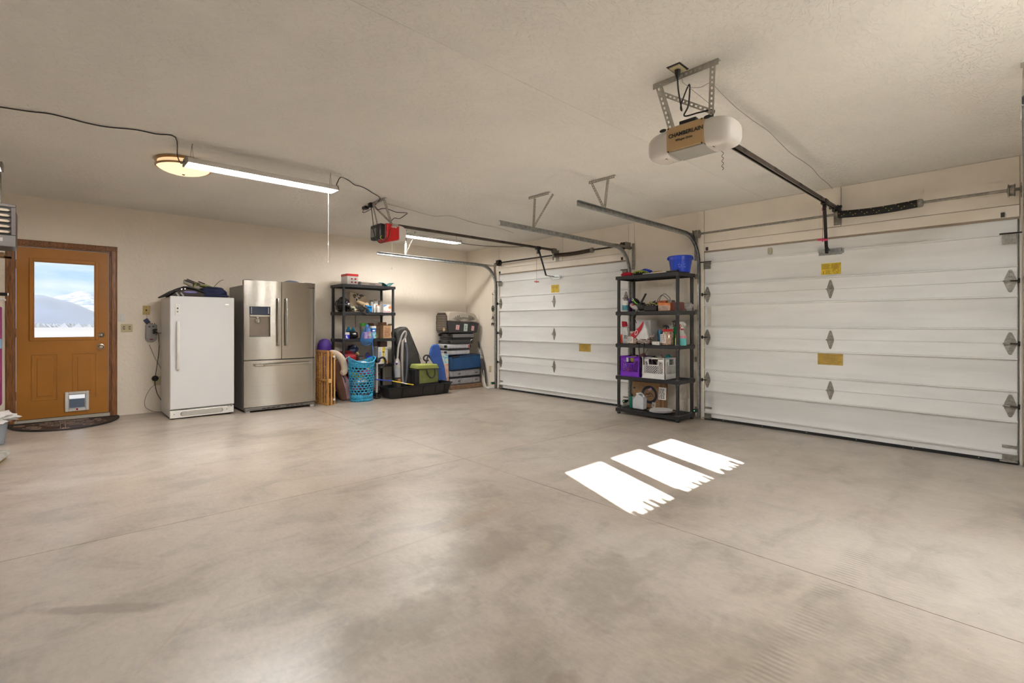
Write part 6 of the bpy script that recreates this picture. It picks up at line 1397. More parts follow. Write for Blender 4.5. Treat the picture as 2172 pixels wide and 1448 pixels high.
ob('lock_block', B().box(2.798, 2.832, 6.705, 6.735, g0+.325, g0+.38), mat('pale_pine', (.66, .42, .18)), t, bevel=.003)
for z in (.08, .69): ob('rubber_bumper', B().cyl((2.892, 6.775, g0+z), (2.892, 6.745, g0+z), .016, 12), M_white, t)
t = thing('wire_crate_panel', 'folded black wire rack standing between the fridge and the wooden gate', 'rack', (2.70, 7.12, fz(2.7)))
b = B()
for i in range(9): b.tube([(2.665+i*.009, 7.16-i*.008, fz(2.7)+.002), (2.665+i*.009, 7.16-i*.008, .95)], .003, 5)
for i in range(30): z = .10+i*.029; b.tube([(2.665, 7.16, z), (2.737, 7.096, z)], .0025, 5)
ob('wire_grid', b, M_black, t, kind='stuff')
ob('side_rail', B().cyl((2.737, 7.096, fz(2.7)+.001), (2.737, 7.096, .97), .007, 8), M_black, t)
# pet bed
t = thing('pet_bed', 'brown and pink pet bed cushion leaning on its edge beside the gate', 'pet bed', (3.1, 7.0, fz(3.1)))
z0 = fz(3.1)+.002
M_brn = mat('brown_plush', (.16, .075, .045), rough=.85, bump=.4, bs=25, var=.15); M_pnk = mat('mauve_satin', (.42, .26, .30), rough=.5, bump=.5, bs=10, var=.12)
ob('base_cushion', B().prism([(.0, 0), (.13, .0), (.16, .03), (.13, .16), (.06, .36), (.0, .54), (-.05, .62), (-.105, .60), (-.12, .52), (-.09, .30), (-.03, .06)], (3.145, 7.055, z0), (1,0,0), (0,0,1), (0, .09, 0)), M_brn, t, bevel=.035, seg=4)
ob('pillow', B().prism([(.09, .0), (.185, .0), (.215, .05), (.20, .13), (.13, .31), (.07, .42), (-.0, .43), (.01, .36), (.07, .16)], (3.12, 7.045, z0), (1,0,0), (0,0,1), (0, .09, 0)), M_pnk, t, bevel=.035, seg=4)
ob('dark_trim', B().tube(smooth([(3.13, 7.045, z0+.40), (3.17, 7.04, z0+.34), (3.19, 7.04, z0+.27)]), .006, 6), M_ink, t)
t = thing('neck_pillow', 'beige curved bolster cushion resting above the pet bed', 'cushion', (3.05, 7.0, .43))
pts = smooth([(2.955, 7.06, .79), (3.02, 7.05, .775), (3.09, 7.04, .72), (3.14, 7.03, .64), (3.165, 7.02, .55), (3.155, 7.01, .485), (3.11, 7.0, .46)], 5)
n_ = len(pts); ob('bolster', B().tube(pts, [.012+.040*math.sin(PI*min(1, (i+1)/(n_*.45))*.5)*(1 if i < n_*.8 else math.cos((i-n_*.8)/(n_*.2)*1.2)) for i in range(n_)], 14), mat('beige_plush', (.56, .47, .37), rough=.9, bump=.3, bs=20), t)
one('purple_sack', B().lathe([(.08, .06), (.10, .12), (.088, .4), (.094, .68), (.11, .80), (.105, .88), (.075, .945), (.03, .968), (0, .965)], (3.03, 7.43, 0), 24, sy=.85), mat('purple_nylon', (.075, .02, .28), rough=.5, bump=.6, bs=9, var=.2), 'tall purple sack standing against the wall behind the wooden gate', 'bag')
# laundry basket with real holes
M_aqua = mat('aqua_plastic', (.03, .33, .56), rough=.35)
bc = Vector((3.378, 6.90, 0)); zb = fz(3.378)+.001
def bshell(a, f, off=0):
    w = .165+.035*f; d = .14+.03*f
    c, s = math.cos(a), math.sin(a); H = .60
    zz = zb+f*H+(f**8)*(.058*abs(c)**3-.02*abs(s)**2)
    return Vector((bc.x+(w-off)*c, bc.y+(d-off)*s, zz))
b = B(); NA = 20; rows = 11; f0, f1 = .17, .86
def quad(a0, a1, q0, q1):
    b.add([bshell(a0, q0), bshell(a1, q0), bshell(a1, q1), bshell(a0, q1)], [(0,1,2,3)])
for i in range(NA*2):
    a0 = 2*PI*i/(NA*2); a1 = 2*PI*(i+1)/(NA*2)
    for q0, q1 in ((0.0, .06), (.06, f0), (f1, .9), (.9, .93), (.93, .96), (.96, .985), (.985, 1.0)): quad(a0, a1, q0, q1)
    b.add([bshell(a0, 0), bshell(a1, 0), Vector((bc.x, bc.y, zb))], [(0,1,2)])
for j in range(rows):
    q0 = f0+(f1-f0)*j/rows; q1 = f0+(f1-f0)*(j+1)/rows; qm = (q0+q1)/2
    for i in range(NA):
        a0 = 2*PI*(i+(j % 2)*.5)/NA; a1 = a0+2*PI/NA; am = (a0+a1)/2
        out = [(a0, q0), (am, q0), (a1, q0), (a1, qm), (a1, q1), (am, q1), (a0, q1), (a0, qm)]
        inn = [(am+(a1-a0)*.41*math.cos(th), qm+(q1-q0)*.40*math.sin(th)) for th in [-.75*PI, -.5*PI, -.25*PI, 0, .25*PI, .5*PI, .75*PI, PI]]
        b.add([bshell(*p) for p in out]+[bshell(*p) for p in inn], [(k, (k+1)%8, (k+1)%8+8, k+8) for k in range(8)])
t = thing('laundry_basket', 'tall aqua blue plastic laundry basket full of holes', 'basket', tuple(bc+Vector((0, 0, zb))))
ob('basket_shell', b, M_aqua, t, solid=.005)
ob('rim', B().tube([bshell(2*PI*i/48, 1.0, -.006) for i in range(48)], .009, 8, closed=True), M_aqua, t)
rg = random.Random(14)
cl = [((.62,.04,.16), 'crimson'), ((.75,.72,.70), 'white'), ((.75,.72,.70), 'white'), ((.55,.58,.08), 'lime'), ((.02,.02,.04), 'black'), ((.02,.02,.04), 'black'), ((.03,.20,.10), 'green'), ((.65,.50,.06), 'yellow'), ((.35,.05,.12), 'plum'), ((.62,.65,.66), 'pale grey')]
b = None
for i in range(13):
    f = .05+.85*i/13; c, nm = cl[(i*7) % len(cl)]; a = i*2.4
    p = bc+Vector((.05*math.cos(a), .04*math.sin(a)-.02, zb+f*.60))
    one('toy_ball', B().blob(p+Vector((0, 0, .01)), (.110, .095, .050), .2, 2.5, i, n=18, m=12), mat('toy_'+nm.replace(' ', '_'), c, rough=.5, var=.1), '%s thing seen through the holes of the aqua basket' % ('%s %s' % (nm, ('soft', 'crumpled', 'small', 'rolled')[i % 4])), 'toy', group='things inside the aqua basket')
one('white_ball', B().blob((3.40, 6.88, zb+.565), (.055, .05, .03), .1, 2, 3), M_white, 'white rounded thing on top inside the aqua basket', 'toy')
t = thing('pool_net', 'blue mesh scoop net on a thin stick standing in the aqua basket', 'net', (3.52, 7.02, .6))
M_net = mat('blue_mesh', (.02, .22, .60), rough=.4, alpha=.45, bump=.3)
hoop = smooth([(3.635, 7.05, .925), (3.645, 7.06, 1.0), (3.60, 7.07, 1.12), (3.56, 7.07, 1.19), (3.50, 7.06, 1.10), (3.445, 7.05, .99), (3.44, 7.04, .91), (3.50, 7.03, .865), (3.58, 7.03, .875)], 5)
ob('net_hoop', B().tube(hoop, .004, 6, closed=True), mat('blue_rod', (.03, .18, .55), rough=.4), t)
cN = Vector((3.53, 7.02, .955)); vs = list(hoop); nh = len(vs); b = B()
r1 = [cN.lerp(p, .75)+Vector((0, -.045, -.01)) for p in hoop]; r2 = [cN.lerp(p, .35)+Vector((0, -.06, -.02)) for p in hoop]
b.add(vs+r1+r2+[cN+Vector((0, -.062, -.02))], [(i, (i+1)%nh, (i+1)%nh+nh, i+nh) for i in range(nh)]+[(i+nh, (i+1)%nh+nh, (i+1)%nh+2*nh, i+2*nh) for i in range(nh)]+[(i+2*nh, (i+1)%nh+2*nh, 3*nh) for i in range(nh)])
ob('net_bag', b, M_net, t)
ob('stick', B().tube(smooth([(3.632, 7.05, .925), (3.63, 7.02, .80), (3.60, 6.96, .64), (3.55, 6.92, .50)]), .005, 6), mat('blue_rod', (.03, .18, .55)), t)
# bike pump
t = thing('floor_pump', 'aluminium floor pump with a black base and black hose right of the aqua basket', 'pump', (3.64, 6.93, fz(3.64)))
zp = fz(3.64)
ob('barrel', B().cyl((3.645, 6.93, zp+.10), (3.645, 6.93, zp+.56), .019, 16), mat('pump_alu', (.62, .60, .58), rough=.3, metal=.4), t)
ob('pump_foot', B().box(3.605, 3.695, 6.90, 6.96, zp+.002, zp+.025).cyl((3.645, 6.93, zp+.025), (3.645, 6.93, zp+.099), .024, 14), M_black, t, bevel=.003)
ob('pump_head', B().blob((3.66, 6.93, zp+.60), (.040, .04, .040), .3, 3, 4), M_black, t)
ob('handle', B().tube(smooth([(3.68, 6.93, zp+.62), (3.75, 6.93, zp+.64), (3.79, 6.93, zp+.60), (3.79, 6.93, zp+.54), (3.745, 6.93, zp+.49), (3.71, 6.93, zp+.47)]), .017, 10), M_black, t)
ob('hose', B().tube(smooth([(3.70, 6.94, zp+.47), (3.705, 6.94, zp+.35), (3.69, 6.94, zp+.2), (3.675, 6.94, zp+.09)]), .006, 6), M_black, t)
# wire kennel behind shelf
t = thing('wire_kennel', 'folded wire kennel leaning behind the right end of the shelving', 'kennel', (4.02, 7.06, fz(4)))
b = B(); zk = fz(4.0)
for i in range(13): x = 3.90+i*.022; b.tube([(x, 7.10, zk+.01), (x, 7.12, .82)], .0022, 5)
for z in (.10, .32, .55, .79): b.tube([(3.89, 7.098, z), (4.18, 7.118, z)], .003, 5)
ob('wire_grid', b, M_dark, t, kind='stuff')
# black tray
t = thing('storage_tray', 'long black plastic tray on the floor holding the vacuum and green bag', 'tray', (4.3, 6.9, fz(4.3)))
zt = fz(4.3)-.008; TX0, TX1, TY0, TY1, TH = 3.735, 4.955, 6.69, 7.10, .195
b = B(); nn = 9
def ringr(ins, z, r=.06):
    pts = []
    for (cx, cy, a0) in ((TX1-ins-r, TY1-ins-r, 0), (TX0+ins+r, TY1-ins-r, PI/2), (TX0+ins+r, TY0+ins+r, PI), (TX1-ins-r, TY0+ins+r, 1.5*PI)):
        for i in range(nn): a = a0+PI/2*i/(nn-1); x = cx+r*math.cos(a); pts.append(Vector((x, cy+r*math.sin(a), max(z+zt, fz(x)+.002))))
    return pts
lv = [(.055, .010), (.012, TH-.02), (.008, TH-.018), (0, TH-.012), (0, TH), (.020, TH), (.024, TH-.01), (.062, .018)]
vs = []
for ins, z in lv: vs += ringr(ins, z)
N_ = nn*4; fs = [(j*N_+i, j*N_+(i+1)%N_, (j+1)*N_+(i+1)%N_, (j+1)*N_+i) for j in range(len(lv)-1) for i in range(N_)]
fs += [tuple(range(N_))[::-1], tuple((len(lv)-1)*N_+i for i in range(N_))]
ob('tray_shell', b.add(vs, fs), mat('tray_plastic', (.009, .0095, .011), rough=.35, var=.2, vs=12), t)
for x in (3.98, 4.36, 4.60, 4.78): ob('tray_rib', B().add([(x-.006, TY0+.045, zt+.02), (x+.006, TY0+.045, zt+.02), (x+.006, TY0+.004, zt+TH-.02), (x-.006, TY0+.004, zt+TH-.02), (x-.004, TY0+.052, zt+.02), (x+.004, TY0+.052, zt+.02), (x+.004, TY0+.018, zt+TH-.02), (x-.004, TY0+.018, zt+TH-.02)], [(0,1,2,3), (4,5,6,7), (0,1,5,4), (1,2,6,5), (2,3,7,6), (3,0,4,7)]), M_black, t)
TZ = zt+.022
one('striped_pole', B().tube([(3.62, 6.93, .335), (3.84, 6.80, .305)], .010, 8), mat('pole_blue', (.01, .04, .35), rough=.3), 'blue end of the thin pole lying across the black tray', 'pole')
t = thing('hockey_wand', 'thin yellow and white wand lying over the rim of the black tray', 'wand', (4.0, 6.75, .24))
for a, c, m_ in (((3.84, 6.80, .305), (3.97, 6.745, .272), M_yel), ((3.97, 6.745, .272), (4.05, 6.71, .250), M_white), ((4.05, 6.71, .250), (4.16, 6.70, .228), M_yel)): ob('wand_section', B().tube([a, c], .0095, 8), m_, t)
# vacuum
t = thing('upright_vacuum', 'grey and purple upright vacuum with a looped handle standing in the black tray', 'vacuum', (4.06, 6.98, TZ))
M_vg = mat('vacuum_grey', (.42, .39, .36), rough=.3, metal=.3); M_vd = mat('vacuum_dark', (.05, .048, .045), rough=.35)
ob('handle_tube', B().tube(smooth([(4.035, 6.98, .62), (4.05, 6.98, .80), (4.085, 6.98, .92), (4.12, 6.97, 1.02), (4.165, 6.96, 1.075), (4.185, 6.96, 1.04), (4.165, 6.97, .96), (4.13, 6.97, .92), (4.115, 6.97, .86)]), .016, 10), M_vg, t)
ob('spine', B().tube(smooth([(4.13, 6.98, .93), (4.12, 6.98, .70), (4.12, 6.98, .40), (4.13, 6.98, .24)]), .022, 10), M_vg, t)
ob('hose', B().tube(smooth([(4.175, 6.97, .92), (4.20, 6.96, .75), (4.195, 6.95, .50), (4.185, 6.96, .30), (4.16, 6.97, .22)]), .017, 10), mat('vacuum_hose', (.09, .10, .13), rough=.35), t)
ob('hose_cap', B().tube([(4.165, 6.96, .96), (4.172, 6.96, .90)], .016, 10), M_white, t)
ob('cyclone', B().tube([(4.02, 6.96, .50), (4.02, 6.96, .585), (4.025, 6.96, .64)], [.052, .045, .02], 18), M_vg, t)
ob('dust_bin', B().tube([(4.025, 6.96, .34), (4.02, 6.96, .499)], [.050, .056], 18), mat('bin_clear', (.40, .42, .45), rough=.12, coat=.6), t)
ob('purple_catch', B().blob((3.985, 6.915, .56), (.016, .012, .018), 0), mat('purple_dark', (.04, .01, .16)), t)
ob('motor_pod', B().tube([(4.03, 6.97, TZ+.02), (4.03, 6.96, .339)], [.06, .055], 18), M_vd, t)
ob('amber_window', B().blob((4.03, 6.91, .29), (.028, .010, .030), 0), mat('amber', (.50, .22, .07), rough=.3), t)
ob('floor_head', B().box(3.96, 4.22, 6.90, 7.04, TZ+.001, TZ+.075), M_vd, t, bevel=.02, seg=3)
# leaning black bag
t = thing('ski_bag', 'long dark fabric bag leaning against the back wall behind the vacuum', 'bag', (4.4, 7.3, TZ))
M_skib = mat('dark_nylon', (.045, .042, .038), rough=.75, bump=.5, bs=10, var=.2)
ob('bag_body', B().prism([(4.24, .06), (4.62, .06), (4.66, .40), (4.56, .72), (4.43, .98), (4.37, 1.12), (4.32, 1.155), (4.18, 1.11), (4.13, 1.06), (4.15, .90), (4.21, .60), (4.22, .30)], (0, 7.18, 0), (1,0,0), (0,0,1), (0, .20, 0)), M_skib, t, bevel=.035, seg=4)
ob('black_end', B().prism([(4.125, .90), (4.26, .93), (4.24, .66), (4.185, .66)], (0, 7.172, 0), (1,0,0), (0,0,1), (0, .010, 0)), M_bag, t, bevel=.004)
for a, c in (((4.37, 7.175, 1.09), (4.60, 7.165, .58)), ((4.25, 7.17, .9), (4.40, 7.165, .45)), ((4.32, 7.17, .45), (4.55, 7.165, .25))): ob('seam', B().tube([a, c], .004, 6), M_bag, t)
one('black_ring', B().tube([(4.62+.062*math.cos(a), 7.02, .615+.048*math.sin(a)) for a in [i*PI/10 for i in range(18)]], .013, 8), M_bag, 'black loop handle curling above the green bag', 'handle')
# green duffel
t = thing('green_bag', 'olive green equipment bag with a black carry handle in the tray', 'bag', (4.53, 6.93, TZ))
M_olive = mat('olive_fabric', (.19, .215, .055), rough=.8, bump=.3, bs=14, var=.15)
ob('bag_body', B().prism([(4.36, TZ), (4.74, TZ), (4.76, .36), (4.735, .485), (4.38, .485), (4.355, .36)], (0, 6.85, 0), (1,0,0), (0,0,1), (0, .20, 0)), M_olive, t, bevel=.03, seg=4)
ob('lid', B().prism([(4.30, .455), (4.765, .435), (4.715, .52), (4.335, .53)], (0, 6.835, 0), (1,0,0), (0,0,1), (0, .23, 0)), mat('light_olive', (.27, .30, .07), rough=.8, bump=.3), t, bevel=.018, seg=3)
ob('black_side', B().box(4.29, 4.36, 6.845, 7.04, TZ+.001, .45), M_bag, t, bevel=.012)
ob('lid_binding', B().tube([(4.36, 6.832, .452), (4.765, 6.832, .437)], .006, 6), M_bag, t)
ob('carry_handle', B().tube(smooth([(4.50, 6.838, .44), (4.515, 6.825, .36), (4.56, 6.82, .305), (4.62, 6.82, .305), (4.655, 6.825, .35), (4.66, 6.838, .44)]), .009, 7), M_bag, t)
for x in (4.31, 4.345): ob('buckle_strap', B().bar((x, 6.84, .44), (x+.005, 6.84, .22), .014, .006, (0,1,0)), M_bag, t)
ob('bottom_band', B().box(4.365, 4.745, 6.8465, 6.8495, TZ+.03, .215), M_bag, t)
# blue foam board and painting
M_foam = mat('blue_foam', (.03, .095, .38), rough=.6, bump=.5, bs=8, var=.22, vs=6)
one('bodyboard', B().prism([(4.86, 0.205), (5.04, 0.205), (5.005, 0.421), (4.927, 0.674), (4.912, 0.733), (4.888, 0.811), (4.859, 0.845), (4.752, 0.84), (4.708, 0.781), (4.674, 0.635), (4.722, 0.567), (4.8, 0.47), (4.849, 0.324)], (0, 7.02, 0), (1,0,0), (0,0,1), (0, .035, 0)), M_foam, 'crinkled royal blue foam board leaning behind the green bag', 'board', bevel=.014)
one('tennis_racket', B().tube(smooth([(4.68, 7.07, .64), (4.655, 7.08, .54), (4.65, 7.09, .42), (4.65, 7.09, .20)]), .013, 8), M_skib, 'dark curved handle at the left edge of the blue foam board', 'handle')
def painting():
    m = mat('painted_canvas', (.5, .3, .2), rough=.6); n = m.node_tree.nodes; l = m.node_tree.links; p = n['Principled BSDF']
    tc = n.new('ShaderNodeTexCoord'); z = n.new('ShaderNodeTexNoise'); z.inputs['Scale'].default_value = 9; z.inputs['Detail'].default_value = 4; z.inputs['Distortion'].default_value = 1.5; l.new(tc.outputs['Object'], z.inputs[0])
    s = n.new('ShaderNodeSeparateXYZ'); l.new(tc.outputs['Object'], s.inputs[0])
    def ramp(src, st):
        r = n.new('ShaderNodeValToRGB'); l.new(src, r.inputs[0]); e = r.color_ramp.elements
        while len(e) < len(st): e.new(.5)
        for q, (a, c) in zip(e, st): q.position = a; q.color = c+(1,)
        return r.outputs[0]
    low = ramp(z.outputs[0], [(.35, (.30, .12, .09)), (.48, (.55, .30, .22)), (.6, (.62, .45, .36))])
    top = ramp(z.outputs[0], [(.36, (.10, .35, .55)), (.47, (.45, .62, .68)), (.55, (.70, .62, .45)), (.62, (.60, .12, .08))])
    mr = n.new('ShaderNodeMapRange'); l.new(s.outputs['Z'], mr.inputs[0]); mr.inputs[1].default_value = .40; mr.inputs[2].default_value = .48
    x = n.new('ShaderNodeMixRGB'); l.new(mr.outputs[0], x.inputs[0]); l.new(low, x.inputs[1]); l.new(top, x.inputs[2]); l.new(x.outputs[0], p.inputs['Base Color']); return m
one('beach_mat', B().prism([(4.965, .02), (5.118, .02), (5.100, .665), (4.93, .685), (4.90, .64), (4.963, .3)], (0, 7.060, 0), (1,0,0), (0,0,1), (0, .022, 0)), painting(), 'colourful patterned board with sky blue top behind the blue foam board', 'board', bevel=.004)
# ================================================================ LUGGAGE STACK
t = one('wooden_plank', B().box(5.16, 5.905, 7.07, 7.16, fz(5.5)+.004, .088), mat('rough_lumber', (.26, .155, .085), rough=.8, var=.25, vs=14, stretch=(1, 4, 6)), 'rough wooden plank lying under the luggage stack', 'plank', bevel=.003)
one('wooden_plank', B().box(5.16, 5.905, 7.40, 7.49, fz(5.5)+.004, .088), mat('rough_lumber', (.26, .155, .085)), 'hidden second plank under the back of the luggage stack', 'plank', bevel=.003)
def hardcase(label, x0, x1, y0, y1, z0, z1, m, band=True, nb=6, wheels=(), tilt=0):
    t = thing('suitcase', label, 'suitcase', ((x0+x1)/2, (y0+y1)/2, z0)); zm = (z0+z1)/2; g = .012
    for (a, c) in ((z0, zm-g), (zm+g, z1)):
        b = B().box(x0, x1, y0, y1, a, c); sh = ob('shell_half', b, m, t, bevel=.028, seg=4)
        for i in range(nb):
            x = x0+.05+(x1-x0-.10)*(i+.5)/nb; w = (x1-x0-.10)/nb*.40
            ob('shell_rib', B().box(x-w, x+w, y0-.004, y0+.01, a+.014, c-.014), m, sh, bevel=.0035)
    if band: ob('zip_band', B().box(x0+.008, x1-.008, y0+.004, y1-.004, zm-g, zm+g), M_black, t)
    for (z) in wheels:
        for yy in (y0+.05, y1-.05): ob('wheel', B().cyl((x0-.022, yy-.012, z), (x0-.022, yy+.012, z), .025, 14).box(x0-.02, x0+.006, yy-.016, yy+.016, z-.014, z+.014), M_black, t)
    return t
M_sil = mat('silver_shell', (.36, .36, .38), rough=.35, metal=.25, var=.1, vs=20)
M_sil2 = mat('bright_silver_shell', (.46, .46, .48), rough=.3, metal=.25, var=.1, vs=20)
M_bsh = mat('black_shell', (.045, .043, .042), rough=.28, metal=.2, var=.15)
t = hardcase('large silver hard suitcase at the bottom of the luggage stack', 5.165, 5.865, 7.09, 7.52, .090, .352, M_sil, nb=4)
for x in (5.365, 5.765):
    for z in (.155, .285): ob('side_foot', B().bar((x-.03, 7.083, z), (x+.03, 7.083, z+.006), .012, .012), M_black, t, bevel=.003)
ob('zip_pull', B().bar((5.39, 7.083, .222), (5.41, 7.080, .18), .008, .008), M_chrome, t)
t = thing('suitcase', 'blue soft sided suitcase in the luggage stack', 'suitcase', (5.5, 7.3, .354))
ob('case_body', B().prism([(5.17, .354), (5.86, .375), (5.865, .60), (5.83, .632), (5.20, .605), (5.165, .57)], (0, 7.065, 0), (1,0,0), (0,0,1), (0, .45, 0)), mat('blue_fabric', (.006, .055, .17), rough=.7, bump=.2, bs=40, var=.12), t, bevel=.03, seg=4)
ob('zip_line', B().tube([(5.19, 7.064, .588), (5.84, 7.064, .622)], .005, 6), M_bag, t)
ob('black_side', B().box(5.862, 5.90, 7.10, 7.48, .38, .56), M_bag, t, bevel=.01)
ob('black_corner', B().bar((5.175, 7.060, .60), (5.35, 7.058, .612), .020, .02), M_bag, t, bevel=.004)
t = hardcase('small silver hard suitcase with a red tag in the luggage stack', 5.125, 5.630, 7.10, 7.44, .632, .830, M_sil2, nb=6, wheels=(.79, .68))
t.rotation_euler = (0, 0, 0)
ob('red_tag', B().bar((5.585, 7.092, .805), (5.592, 7.092, .765), .020, .004, (0,1,0)), M_red, t)
ob('black_wheel', B().blob((5.655, 7.13, .79), (.022, .03, .03), 0), M_black, t)
t = hardcase('black hard suitcase under the pet carrier', 5.185, 5.715, 7.09, 7.46, .832, 1.030, M_bsh, nb=1, wheels=(.995, .87))
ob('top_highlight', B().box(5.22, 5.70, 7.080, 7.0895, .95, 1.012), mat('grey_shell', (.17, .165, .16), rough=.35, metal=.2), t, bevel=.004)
ob('side_handle', B().tube(smooth([(5.62, 7.085, .875), (5.64, 7.075, .905), (5.665, 7.075, .905), (5.675, 7.085, .87)]), .005, 6), M_chrome, t)
t = thing('pet_carrier', 'taupe and black plastic pet carrier with pink and white stickers on top of the luggage', 'pet carrier', (5.48, 7.3, 1.032))
KX0, KX1, KY0, KY1 = 5.11, 5.83, 7.07, 7.46
ob('lower_shell', B().prism([(KX0+.02, 1.034), (KX1-.06, 1.034), (KX1-.01, 1.20), (KX1-.01, 1.215), (KX0-.005, 1.245), (KX0-.005, 1.22)], (0, KY0, 0), (1,0,0), (0,0,1), (0, KY1-KY0, 0)), mat('carrier_black', (.028, .026, .027), rough=.4), t, bevel=.02, seg=3)
M_tau = mat('carrier_taupe', (.37, .325, .265), rough=.5, var=.06)
ob('upper_shell', B().prism([(KX0-.005, 1.247), (KX1-.012, 1.218), (KX1-.02, 1.255), (KX1-.075, 1.365), (KX1-.13, 1.395), (KX0+.14, 1.425), (KX0+.02, 1.415), (KX0, 1.36)], (0, KY0+.006, 0), (1,0,0), (0,0,1), (0, KY1-KY0-.012, 0)), M_tau, t, bevel=.03, seg=4)
b = B(); cx0, cz0 = 5.47, 1.20
for j, (rr, na, w) in enumerate(((.085, 9, .0045), (.105, 12, .0045), (.125, 15, .005), (.150, 16, .005), (.175, 16, .006), (.200, 14, .006))):
    for i in range(na):
        a = PI*(.14+.72*i/(na-1)); 
        if j >= 3 and abs(a-PI/2) < .38: continue
        x = cx0+rr*1.35*math.cos(a); z = cz0+.035+rr*.62*math.sin(a)
        b.obox((x, KY0+.004, z), Vector((w*.8, 0, 0)), Vector((0, .003, 0)), Vector((0, 0, .0085 if j > 1 else .006)))
ob('vent_slots', b, M_ink, t, kind='stuff')
for x, z in ((5.34, 1.243), (5.66, 1.228)): ob('latch', B().box(x-.03, x+.03, KY0-.006, KY0+.004, z-.012, z+.010), mat('latch_grey', (.10, .095, .09), rough=.5), t, bevel=.002)
for x, z, m_, w, h in ((5.315, 1.135, 'pink_print', .075, .085), (5.50, 1.13, 'mint_print', .080, .130), (5.665, 1.115, 'pink_print', .062, .085)):
    s = ob('sticker', B().obox((x, KY0-.001, z), Vector((w/2, 0, -.003)), Vector((0, .0008, 0)), Vector((.006, 0, h/2))), mat(m_, (.66, .42, .40) if m_ == 'pink_print' else (.50, .62, .56), rough=.5), t)
    b = B(); dashes(b, (x-w*.30, KY0-.0022, z+h*.34), (1,0,0), (0,0,1), w*.6, h*.68, 5, th=.45, rng=random.Random(int(x*100)), depth=.0003); ob('printed_text', b, mat('sticker_red', (.42, .06, .07)) if m_ == 'pink_print' else M_ink, s)
# carrier door end
ob('end_frame', B().prism([(7.10, 1.07), (7.43, 1.07), (7.43, 1.34), (7.38, 1.40), (7.15, 1.40), (7.10, 1.34)], (KX0-.0055, 0, 0), (0,1,0), (0,0,1), (-.010, 0, 0)), mat('brown_black', (.04, .028, .02), rough=.5), t, bevel=.003)
b = B()
for j in range(9):
    for i in range(6): b.box(KX0-.018, KX0-.0156, 7.135+i*.045, 7.160+i*.045, 1.10+j*.03, 1.110+j*.03)
ob('door_grille', b, mat('tan_wire', (.42, .36, .26), rough=.5), t, kind='stuff')
ob('round_label', B().lathe([(0, -.003), (.03, -.002), (.032, 0)], (KX0-.018, 7.18, 1.095), 18, 'X'), mat('tan_sticker', (.55, .40, .24), rough=.5), t)
# ---- right of the luggage
t = thing('umbrella', 'folded dark umbrella with a patterned wrap leaning on the wall right of the luggage', 'umbrella', (5.86, 6.90, .02))
A = Vector((5.865, 7.150, .86)); Z_ = Vector((5.87, 6.90, .01)); at = lambda f: A.lerp(Z_, f)
ob('handle', B().tube([at(0), at(.14)], .016, 12), M_black, t)
ob('shaft', B().cyl(at(.14), at(.30), .006, 8), M_dark, t)
ob('wrap', B().tube([at(.16), at(.20), at(.27), at(.34), at(.40)], [.012, .028, .022, .034, .022], 12), mat('mottled_wrap', (.40, .38, .34), rough=.7, var=.45, vs=30), t)
ob('canopy', B().tube([at(.38), at(.50), at(.70), at(.9), at(.98)], [.030, .042, .030, .012, .004], 12), mat('dark_canopy', (.03, .028, .036), rough=.7, bump=.3, bs=20), t)
ob('white_cord', B().tube(smooth([at(.62)+Vector((-.03, -.03, 0)), at(.8)+Vector((-.035, -.02, 0)), (5.80, 6.87, .06), (5.79, 6.83, .022)]), .005, 6), M_white, t)
ot = thing('wall_outlet', 'ivory wall outlet with a white cord between the umbrella and the far vehicle door', 'outlet', (XR-.003, 6.90, .30))
ob('face_plate', B().box(XR-.006, XR-.0005, 6.866, 6.934, .295, .41), M_ivory, ot, bevel=.002)
ob('plug', B().box(XR-.030, XR-.0062, 6.888, 6.912, .312, .335), M_white, ot, bevel=.003)
ob('cord', B().tube(smooth([(XR-.028, 6.90, .315), (XR-.02, 6.91, .20), (XR-.015, 6.93, .08), (XR-.04, 6.88, .016), (XR-.11, 6.84, .012)]), .0035, 6), M_white, ot)
sh_ = thing('coiled_cord', 'tangle of white cord on the floor at the foot of the umbrella', 'cord', (5.82, 6.78, .01)); sh_.name = 'white_tangle'
for i in range(4): ob('cord_loop', B().tube([(5.80+(.035+.012*i)*math.cos(a)+.01*i, 6.78+(.06+.01*i)*math.sin(a), .012+.006*i+.004*math.sin(3*a)) for a in [q*PI/9 for q in range(18)]], .0045, 5, closed=True), M_white, sh_)
t = thing('wind_chime', 'rusty metal wind chime with bell and bear hanging on the wall by the far door', 'wind chime', (XR-.02, 6.80, 1.14))
M_rust = mat('rusty_iron', (.10, .07, .045), rough=.7, var=.3, vs=30); cxx = XR-.022
ob('hook', B().tube(smooth([(XR-.002, 6.80, 1.74), (cxx, 6.80, 1.745), (cxx-.006, 6.80, 1.765), (cxx-.004, 6.79, 1.78)]), .004, 6).bar((cxx, 6.825, 1.755), (cxx, 6.785, 1.735), .008, .006), M_rust, t)
ob('chain', B().tube([(cxx, 6.80, 1.74), (cxx, 6.80, 1.17)], .0022, 5), M_rust, t)
ob('ring', B().tube([(cxx, 6.80+.030*math.cos(a), 1.48+.052*math.sin(a)) for a in [i*PI/9 for i in range(18)]], .008, 7, closed=True).blob((cxx, 6.80, 1.475), (.010, .016, .03), .3), M_rust, t)
ob('bell', B().lathe([(.004, 1.345), (.010, 1.34), (.018, 1.315), (.022, 1.30), (.034, 1.288), (.036, 1.284)], (cxx, 6.80, 0), 18), M_rust, t)
